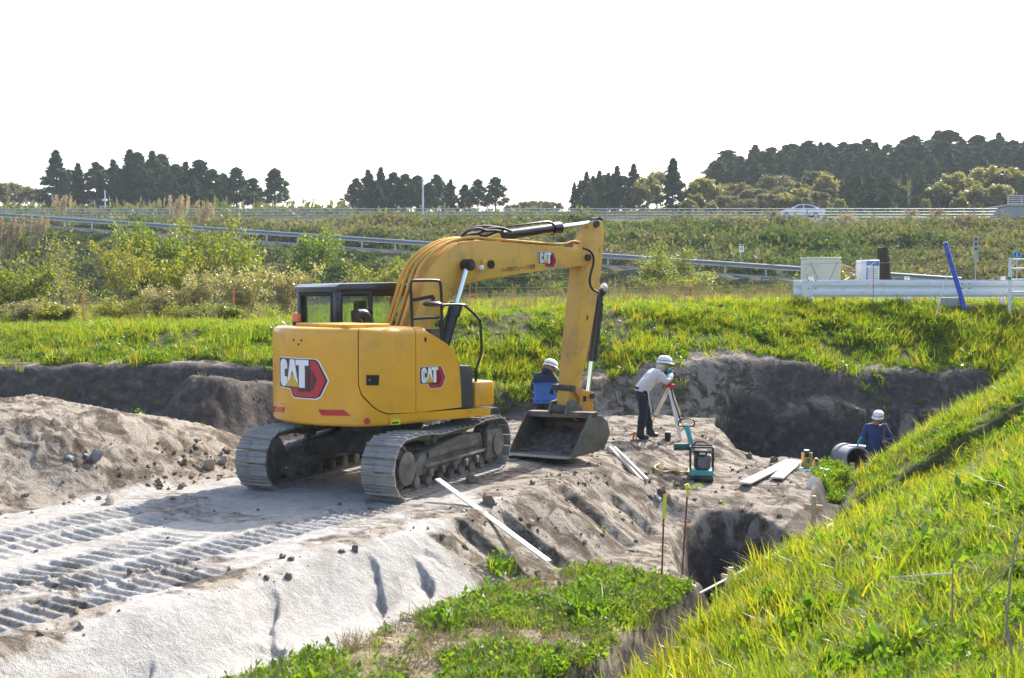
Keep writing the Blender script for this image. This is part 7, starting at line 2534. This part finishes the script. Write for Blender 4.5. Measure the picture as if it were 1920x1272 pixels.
# --- trees
def cedar(seed, H, R, lean=0.0, crown0=0.12, round_=1.0):
    """conifer: tufts of needles on a tapering crown; returns (crown mesh, trunk mesh)"""
    r = np.random.default_rng(seed)
    C = []; O = []; T = []
    n = int(60 + H * 9)
    ph = r.uniform(0, 6)
    for i in range(n):
        t = ((i + r.uniform(0, 1)) / n) ** 0.80
        z = H * (crown0 + (0.985 - crown0) * t)
        rad = R * ((1 - t) ** (0.80 / round_)) * (0.80 + 0.22 * math.sin(3.1 * t * 6 + ph) + 0.2 * r.normal())
        rad = max(rad, 0.05)
        a = r.uniform(0, 2 * PI)
        f = r.uniform(0.25, 1.0) ** 0.5
        c = np.array([math.cos(a) * rad * f, math.sin(a) * rad * f, z - 0.10 * rad * f])
        cs = (0.20 + 0.62 * (1 - t) ** 0.6) * R * 0.30 * r.uniform(0.7, 1.35)
        k = 62
        u = r.normal(size=(k, 3)); u /= np.linalg.norm(u, axis=1)[:, None]
        C.append(c + u * cs * r.uniform(0.2, 1.1, (k, 1)) * np.array([1, 1, 0.8])); O.append(u + np.array([0, 0, 0.3]))
        T.append(np.clip(r.uniform(0, 0.6) + r.uniform(0, 0.4, k), 0, 1))
    k = 50
    zz = r.uniform(0.94, 1.0, k); u = r.normal(size=(k, 3)) * 0.25 * R * (1.02 - zz)[:, None] * 6; u[:, 2] = zz * H
    C.append(u); O.append(np.tile([0, 0, 1.0], (k, 1))); T.append(r.uniform(0, 1, k))
    C = np.concatenate(C); O = np.concatenate(O); T = np.concatenate(T)
    crown = leaf_quads(C, 0.24, M['cedar'], r, 'crown', 0.25, 1.7, O, tone=T)
    m = MB(); m.cyl((0, 0, -0.4), (0.1, 0, H * 0.93), 0.20, 0.03, 7)
    for i in range(5):
        a = r.uniform(0, 2 * PI); z = H * r.uniform(0.1, 0.5)
        m.cyl((0, 0, z), (math.cos(a) * R * 0.7, math.sin(a) * R * 0.7, z + 0.3), 0.05, 0.015, 5)
    return crown, m.mesh('trunk', M['bark'])


def broadtree(seed, H, R, mat, bark, leaf=0.26, dens=1.0, n_cl=34, open_=0.0, feather=False):
    r = np.random.default_rng(seed)
    m = MB(); C = []; O = []; T = []
    th = H * 0.35
    m.tube([(0, 0, -0.3), (r.normal(0, .05) * H, r.normal(0, .05) * H, th)], 0.035 * H * 0.6, 7, taper=0.02 * H * 0.7)
    for i in range(n_cl):
        a = r.uniform(0, 2 * PI); e = r.uniform(-0.15, 1.0)
        rr = R * math.sqrt(max(0.02, 1 - (e * 0.9) ** 2)) * r.uniform(0.45, 1.0)
        c = np.array([math.cos(a) * rr, math.sin(a) * rr, H * 0.55 + H * 0.40 * e * r.uniform(0.8, 1.05)])
        if i % 2 == 0:
            mid = Vector(c * 0.5) + Vector((0, 0, H * 0.12))
            m.tube([(0, 0, th * r.uniform(0.4, 0.95)), mid, Vector(c)], 0.010 * H, 5, taper=0.002 * H)
        k = int(85 * dens); cs = R * r.uniform(0.22, 0.40)
        u = r.normal(size=(k, 3)); u /= np.linalg.norm(u, axis=1)[:, None]
        C.append(c + u * cs * r.uniform(0.3, 1.1, (k, 1)) * np.array([1, 1, 0.75 if not feather else 1.3])); O.append(u)
        T.append(np.clip(r.uniform(0, 0.6) + r.uniform(0, 0.4, k), 0, 1))
    crown = leaf_quads(np.concatenate(C), leaf, mat, r, 'crown', 0.3, 1.7 if not feather else 2.6, np.concatenate(O), tone=np.concatenate(T))
    return crown, m.mesh('trunk', bark)


ORD = 'first second third fourth fifth sixth seventh eighth ninth tenth eleventh twelfth thirteenth fourteenth fifteenth sixteenth'.split()


def plant_tree(name, forms, spots, label, cat, group, far=True, wide=1.0, order=None):
    """spots: (px, top_py, depth, width factor, form); the first of each form is built, the rest are copies"""
    protos = {}
    ranks = {}
    if order:
        for r_, i_ in enumerate(sorted(range(order[0]), key=lambda i: spots[i][0])):
            ranks[i_] = order[1] % ORD[r_]
    for i_, (px, ptop, Y, wf, k) in enumerate(spots):
        top = P(px, ptop, Y)
        z0 = hz(top.x, Y)
        H = max(0.8, top.z - z0)
        crown, trunk, h = forms[k]
        sc = H / h
        if k not in protos:
            t = thing(name, ranks.get(i_, label), cat, (top.x, Y, z0), random.uniform(0, 6.28), group)
            link('crown', crown, t); link('trunk', trunk, t)
            protos[k] = t
            t.scale = (sc * wf * wide, sc * wf * wide, sc)
        else:
            dup(protos[k], (top.x, Y, z0), random.uniform(0, 6.28), ranks.get(i_, label), scale=(sc * wf * wide, sc * wf * wide, sc))


CF = []
for i, (hh, rr, c0, rd) in enumerate(((13, 3.0, 0.10, 0.9), (13, 2.5, 0.10, 1.1), (12, 3.3, 0.16, 1.5), (12, 2.9, 0.28, 1.7), (13, 2.1, 0.12, 1.2))):
    c, t = cedar(500 + i, hh, rr, 0, c0, rd)
    CF.append((c, t, hh))
left = [(105, 282, 168, 0.95, 0), (146, 306, 170, 0.9, 1), (180, 304, 172, 1.0, 2), (212, 299, 176, 0.95, 1), (243, 281, 174, 0.95, 0), (258, 286, 170, 0.9, 2), (285, 283, 172, 1.0, 1),
        (303, 289, 176, 1.0, 2), (330, 308, 170, 1.0, 2), (348, 303, 174, 1.0, 1), (374, 300, 172, 1.05, 2), (398, 317, 170, 1.0, 2), (418, 325, 176, 0.9, 3), (443, 314, 172, 0.9, 3),
        (474, 334, 174, 1.0, 3), (515, 316, 170, 0.95, 3), (128, 318, 176, 1.0, 2), (225, 316, 168, 1.0, 1), (270, 318, 167, 1.0, 2), (318, 325, 167, 0.9, 3), (362, 330, 167, 0.9, 2)]
plant_tree('cedar_tree', CF, left, 'dark cedar in the copse on the left skyline', 'tree', 'cedars of the copse on the left skyline', wide=1.6, order=(16, '%s cedar top from the left end of the left copse'))
mid = [(668, 334, 176, 0.9, 2), (690, 318, 172, 1.0, 1), (714, 314, 174, 0.9, 0), (738, 323, 176, 0.95, 2), (760, 326, 172, 1.0, 2), (783, 329, 174, 0.95, 3), (818, 327, 176, 1.0, 2), (845, 336, 172, 0.95, 1),
       (872, 346, 174, 0.9, 2), (896, 336, 172, 0.9, 3), (929, 332, 170, 1.0, 3), (702, 340, 168, 0.9, 2), (770, 345, 168, 0.9, 3), (805, 342, 168, 0.9, 2)]
plant_tree('cedar_tree', CF, mid, 'dark cedar in the middle copse behind the highway', 'tree', 'cedars of the middle copse', wide=1.65, order=(11, '%s cedar top from the left end of the middle copse'))
sm_ = [(1077, 342, 172, 0.8, 4), (1100, 322, 174, 0.9, 4), (1124, 320, 172, 0.95, 4), (1141, 324, 176, 0.9, 1), (1157, 311, 172, 0.95, 4), (1188, 307, 174, 0.95, 4), (1088, 338, 178, 1.0, 1), (1112, 330, 178, 1.1, 1), (1133, 328, 178, 1.1, 3), (1150, 326, 178, 1.2, 1), (1170, 330, 178, 1.1, 3), (1105, 352, 168, 1.1, 3), (1182, 352, 168, 0.9, 3)]
sm_ = [sm_[i] for i in (0, 1, 2, 4, 5, 3, 6, 7, 8, 9, 10, 11, 12)]
plant_tree('cedar_tree', CF, sm_, 'slim cedar in the small group right of the excavator arm', 'tree', 'slim cedars right of the arm', wide=1.55, order=(5, '%s slim cedar counted from the excavator arm rightwards'))
plant_tree('cedar_tree', CF, [(1262, 297, 160, 1.15, 0)], 'lone broad dark conical cedar apart from the woods', 'tree', None, wide=1.35)
hill = []
prof = [(1335, 300), (1362, 276), (1385, 292), (1412, 272), (1440, 276), (1468, 268), (1490, 272), (1512, 266), (1532, 264), (1552, 270), (1575, 264), (1598, 268), (1622, 262), (1645, 268), (1668, 270), (1690, 262), (1712, 249), (1735, 262), (1758, 248), (1783, 248), (1805, 266), (1832, 254), (1850, 262), (1872, 250), (1895, 262), (1915, 262), (1935, 256)]
for i, (px, py) in enumerate(prof):
    hill.append((px + random.uniform(-7, 7), py + random.uniform(-4, 6), 212 + (i * 7) % 11, random.uniform(0.85, 1.35), (2, 3, 2, 1, 3)[i % 5]))
for i in range(30):
    px = 1345 + i * 20 + random.uniform(-7, 7)
    hill.append((px, float(np.interp(px, [p[0] for p in prof], [p[1] for p in prof])) + random.uniform(6, 24), 205 + random.uniform(-4, 4), random.uniform(0.9, 1.3), random.choice((1, 2, 3, 3))))
for i in range(26):
    px = 1350 + i * 23 + random.uniform(-8, 8)
    hill.append((px, np.interp(px, [1350, 1500, 1700, 1920], [312, 296, 288, 284]) + random.uniform(-8, 10), 196 + random.uniform(-4, 4), 1.0, random.choice((1, 2, 3, 3))))
for i in range(18):
    px = 1500 + i * 24 + random.uniform(-8, 8)
    hill.append((px, np.interp(px, [1500, 1920], [318, 312]) + random.uniform(-8, 14), 182 + random.uniform(-4, 4), 0.95, random.choice((1, 2, 3, 3))))
for i in range(22):
    px = 1555 + i * 18 + random.uniform(-8, 8)
    hill.append((px, np.interp(px, [1555, 1920], [338, 340]) + random.uniform(-12, 16), 168 + random.uniform(-4, 4), 0.95, random.choice((1, 2, 3, 3))))
for i in range(16):
    px = 1600 + i * 20 + random.uniform(-8, 8)
    hill.append((px, 362 + random.uniform(-8, 8), 156 + random.uniform(-4, 4), 1.1, random.choice((1, 2, 3))))
plant_tree('cedar_tree', CF, hill, 'dark cedar in the dense wood on the right hill', 'tree', 'cedars of the wood on the right hill', wide=1.95)
BF = []
for i, (hh, rr, mt, bk_) in enumerate(((9, 3.6, 'broad', 'palebark'), (8, 3.4, 'broad', 'palebark'), (8, 2.6, 'bamboo', 'palebark'), (9, 2.4, 'bamboo', 'palebark'))):
    c, t = broadtree(540 + i, hh, rr, M[mt], M[bk_], 0.30, 1.0, 34, feather=(mt == 'bamboo'))
    BF.append((c, t, hh))
br = [(1365, 365, 150, 1.0, 1), (1400, 372, 148, 1.0, 0), (1440, 362, 150, 1.1, 1), (1505, 368, 150, 1.0, 0), (1535, 358, 154, 1.0, 1), (1470, 348, 158, 1.0, 0), (1385, 342, 160, 1.0, 0), (1415, 352, 156, 1.0, 1), (1452, 326, 164, 1.0, 0), (1490, 340, 162, 0.9, 1), (1345, 348, 166, 1.0, 1), (1530, 318, 170, 0.9, 0), (1232, 318, 178, 0.55, 0), (1550, 352, 158, 0.8, 1)]
plant_tree('broadleaf_tree', BF, br, 'grey-brown broadleaf tree in front of the hill wood', 'tree', 'grey-brown broadleaf trees below the hill wood', wide=1.35, order=(14, '%s grey-brown broadleaf tree from the left below the hill wood'))
bb = [(1335, 380, 146, 1.0, 3), (1500, 352, 154, 1.0, 3), (1290, 375, 150, 1.0, 2), (1830, 350, 152, 1.1, 2), (1875, 345, 152, 1.1, 3), (1800, 368, 148, 1.0, 3), (1318, 335, 158, 1.0, 2), (1350, 372, 152, 0.9, 3), (1305, 362, 154, 1.0, 3), (1470, 362, 152, 1.0, 2), (1425, 378, 150, 1.0, 3), (1215, 330, 170, 0.8, 3), (1200, 345, 168, 0.8, 2), (1790, 322, 160, 1.1, 3), (1762, 345, 156, 1.0, 2),
      (1812, 335, 158, 1.0, 2), (1852, 312, 166, 1.2, 3), (1892, 316, 166, 1.2, 2), (1918, 325, 164, 1.1, 3), (1548, 328, 160, 0.7, 2), (1575, 372, 150, 0.7, 3), (1735, 372, 150, 0.7, 3)]
plant_tree('bamboo_tree', BF, bb, 'feathery yellow-green bamboo at the foot of the hill wood', 'bamboo', 'yellow-green bamboo below the hill wood', wide=1.4)
# low far tree line and scrub behind the highway
lw = [(1180 - 4 * i * 3, 378 + random.uniform(-5, 3), 200, 1.3, 1) for i in range(0, 16, 1) if 985 < 1180 - 12 * i < 1062]
plant_tree('broadleaf_tree', BF, [(985, 377, 205, 1.2, 0), (1005, 375, 210, 1.2, 1), (1020, 376, 206, 1.2, 0), (1040, 378, 208, 1.1, 1), (960, 382, 205, 1.2, 1), (640, 376, 178, 0.9, 0)],
           'small distant tree low on the skyline', 'tree', 'small distant trees low on the skyline')
plant_tree('broadleaf_tree', BF, [(10, 340, 170, 1.3, 0), (35, 346, 172, 1.1, 1), (60, 350, 168, 1.0, 0), (-12, 338, 166, 1.3, 1)], 'low brownish tree at the far left of the skyline', 'tree', 'brownish trees at the far left')
# scrub between highway and copses
N_ = 5000
x = RNG.uniform(-75, 75, N_); y = RNG.uniform(120.5, 150, N_)
ok = (np.abs(x) < 0.46 * y); x, y = x[ok], y[ok]; n = len(x)
pick = np.where(RNG.uniform(0, 1, n) < 0.55, RNG.integers(0, 3, n), 3)
tufts('roadside_scrub', x, y, pick, RNG.uniform(0.8, 1.6, n) * (1 + 0.7 * (x < -20)), 'brown scrub along the far side of the highway', 'scrub', CT, far=True, zoff=-0.1)


N_ = 9000
x = RNG.uniform(-95, 100, N_); y = RNG.uniform(148, 215, N_)
ok = (np.abs(x) < 0.46 * y) & ((x > 18) | (RNG.uniform(0, 1, N_) < 0.4)); x, y = x[ok], y[ok]; n = len(x)
tufts('undergrowth', x, y, RNG.integers(0, 3, n), RNG.uniform(0.7, 1.5, n), 'dark undergrowth beneath the woods', 'undergrowth', CT, far=True, zoff=-0.1)


# --- shrubs and young trees on the field, left and middle
def shrub(seed, H, R, mat, leaf, n_st=7, dens=55, bark='palebark', bare=0.25):
    r = np.random.default_rng(seed)
    m = MB(); C = []
    for i in range(n_st):
        a = r.uniform(0, 2 * PI); tilt = r.uniform(0.05, 0.5)
        p = Vector((0.05 * math.cos(a), 0.05 * math.sin(a), -0.05)); pts = [p]
        dirv = Vector((math.cos(a) * tilt, math.sin(a) * tilt, 1)).normalized()
        L = H * r.uniform(0.6, 1.0)
        for k in range(5):
            dirv = (dirv + Vector(r.normal(0, 0.14, 3))).normalized()
            p = p + dirv * L / 5; pts.append(p.copy())
            if k > 0:
                for _ in range(3):
                    b = (dirv + Vector(r.normal(0, 0.75, 3))).normalized(); q = p + b * R * r.uniform(0.25, 0.75)
                    m.tube([p, (p + q) / 2 + Vector(r.normal(0, 0.03, 3)), q], 0.007 * (H ** 0.5), 4, taper=0.002, cap=False)
                    if (k + 0.5) / 5 > bare or r.uniform() < 0.3:
                        nn_ = int(dens * r.uniform(0.4, 1.2)); tt = r.uniform(0.15, 1.1, nn_)
                        C.append(np.array(p)[None] + np.array(b)[None] * (tt * (q - p).length)[:, None] + r.normal(0, 0.085 * R + 0.03, (nn_, 3)))
        m.tube(pts, 0.016 * (H ** 0.6), 5, taper=0.004)
    lf = leaf_quads(np.concatenate(C), leaf, mat, r, 'foliage', 0.2, 1.8)
    return lf, m.mesh('branches', M[bark])


SF = {}
SF['tall'] = (*shrub(601, 3.4, 1.1, M['shrub'], 0.055, 7, 62, bare=0.42), 3.4)
SF['bush'] = (*shrub(602, 1.7, 0.9, M['shrub'], 0.050, 8, 50, bare=0.25), 1.7)
SF['silver'] = (*shrub(603, 2.0, 0.8, M['silver'], 0.05, 7, 60, bare=0.1), 2.0)
SF['bare'] = (*shrub(604, 2.8, 1.0, M['shrub'], 0.05, 8, 18, bare=0.3), 2.8)
SF['green'] = (*shrub(605, 2.6, 0.9, M['greenleaf'], 0.055, 7, 75, bare=0.1), 2.6)
SF['low'] = (*shrub(606, 0.9, 0.6, M['shrub'], 0.045, 10, 55, bare=0.0), 0.9)
SPOTS = [('tall', 418, 388, 40, 1.0, 'young tree with pale twisted trunk and yellow-green leaves behind the cab'), ('green', 282, 398, 46, 0.75, 'bright green upright shrub with a dense rounded top'),
         ('bare', 95, 432, 40, 1.0, 'half bare young tree with grey forked branches at far left'), ('bush', 40, 500, 37, 1.3, 'yellow-green bush at the left edge of the field'), ('silver', 35, 560, 33.5, 1.1, 'low silvery bush at the far left edge'),
         ('tall', 225, 435, 43, 0.9, 'slender shrub with thin pale stems beside the green one'), ('bush', 330, 470, 42, 0.9, 'yellow-green shrub in the middle of the thicket'),
         ('silver', 300, 530, 36, 1.1, 'silvery shrub low in front of the thicket'), ('silver', 375, 500, 37, 0.9, 'tall silvery shrub in front of the pale trunk'), ('green', 470, 430, 44, 0.8, 'green leaning shrub right of the pale trunk'),
         ('silver', 470, 500, 36, 1.1, 'silvery shrub nearest to the cab'), ('silver', 545, 495, 38, 1.0, 'silvery shrub showing above the cab roof'), ('bush', 210, 560, 35, 1.2, 'low yellow-green bush along the field edge'),
         ('bush', 355, 570, 34.5, 1.2, 'low broad bush below the silvery shrubs'), ('bare', 130, 500, 36, 0.8, 'bare twiggy shrub by the orange stake'), ('low', 100, 580, 33, 1.2, 'small bush at the left end of the grass'), ('low', 430, 585, 33, 1.3, 'small bush beside the tall orange stake'),
         ('bush', 1240, 470, 66, 1.2, 'rounded yellow-green bush in front of the slip road'), ('bush', 1300, 512, 60, 1.6, 'low bright green bush right of the rounded one'), ('bush', 1220, 520, 62, 1.2, 'low bush under the rounded yellow-green one'), ('green', 750, 470, 62, 0.9, 'green bush left of the boom'),
         ('green', 560, 415, 70, 0.9, 'dark green bush on the embankment above the cab'), ('low', 1560, 508, 50, 1.4, 'dry looking low bush near the beige cabinet'), ('bush', 700, 500, 58, 1.3, 'low bush seen over the cab roof')]
for k, px, pt_, Y, wf, lab in SPOTS:
    top = P(px, pt_, Y); z0 = hz(top.x, Y); H = max(0.5, top.z - z0)
    lf, brn, h = SF[k]
    t = thing('shrub', lab, 'shrub', (top.x, Y, z0), random.uniform(0, 6.28), 'shrubs on the field behind the bank')
    link('foliage', lf, t); link('branches', brn, t)
    sc = H / h
    t.scale = (max(sc, 0.75) * wf, max(sc, 0.75) * wf, sc)


# --- pampas grass tufts on the embankments
def plume(seed, H):
    r = np.random.default_rng(seed)
    V = []; Q = []
    C = []; O = []
    st = MB()
    for i in range(22):
        a = r.uniform(0, 2 * PI); le = r.uniform(0.05, 0.35)
        top = Vector((math.cos(a) * le * H + 0.30 * H * 0.5, math.sin(a) * le * H * 0.7, H * r.uniform(0.75, 1.0)))
        st.tube([(0.1 * math.cos(a), 0.1 * math.sin(a), 0), top * 0.55 + Vector((0, 0, 0.1 * H)), top], 0.012, 4, taper=0.005, cap=False)
        k = 34; tt = r.uniform(0, 1, k)
        b = np.array(top) - np.array([0.05, 0, 0.32 * H])
        C.append(np.array(top)[None] * tt[:, None] + b[None] * (1 - tt)[:, None] + r.normal(0, 0.035, (k, 3)))
    pl_ = leaf_quads(np.concatenate(C), 0.055, M['plume'], r, 'plume', 1.2, 4.0)
    bs = blades(70, 0.35, 0.35 * H, 0.65 * H, 0.02, 1.0, M['drygrass'], seed + 1)
    return pl_, st.mesh('stems', M['drygrass']), bs, H


PF = plume(650, 2.6)
for px, pt_, Y, lab in ((8, 402, 86, 'reddish plumed dry grass at the left frame edge'), (62, 402, 88, 'pale plumed dry grass by the slip road at far left'), (322, 362, 92, 'tall pale plumed grass tuft by the highway'),
                        (372, 374, 92, 'second plumed grass tuft right of the tall pale one'), (108, 362, 98, 'brown plumed grass against the highway rail'), (1577, 398, 100, 'round dry grass tuft right of the white car'), (1748, 402, 100, 'dry grass tuft on the embankment edge'),
                        (1806, 398, 98, 'largest dry grass tuft near the concrete abutment'), (1440, 404, 101, 'small dry grass tuft left of the white car'), (1700, 405, 100, 'low dry grass tuft on the embankment brow')):
    top = P(px, pt_, Y); z0 = hz(top.x, Y); sc = max(0.5, (top.z - z0) / PF[3])
    t = thing('pampas_grass', lab, 'dry grass', (top.x, Y, z0), random.uniform(-0.3, 0.3), 'plumed dry grass tufts along the roads')
    link('plume', PF[0], t); link('stems', PF[1], t); link('base_leaves', PF[2], t)
    t.scale = (min(1.3, max(0.8, sc * 0.8)), min(1.3, max(0.8, sc * 0.8)), min(sc, 1.5))

# --- single leafy clumps in the foreground
for px, py, k, sc, lab in ((1095, 1160, 1, 1.9, 'large leafy green clump alone on the bench'), (935, 1075, 0, 1.4, 'leafy weed at the upper edge of the bench grass'), (830, 1180, 2, 1.5, 'small grass clump left of the large leafy one'),
                           (1190, 1110, 0, 1.2, 'leafy weed beside the rusty pins')):
    p = G(px, py)
    t = thing('leafy_plant', lab, 'plant', p, random.uniform(0, 6), 'single plants on the bench')
    link('leaves', WT[k], t); link('leaves', WT[(k + 1) % 3], t).rotation_euler = (0, 0, 2.0); link('blades', GT[1], t)
    t.scale = (sc, sc, sc)
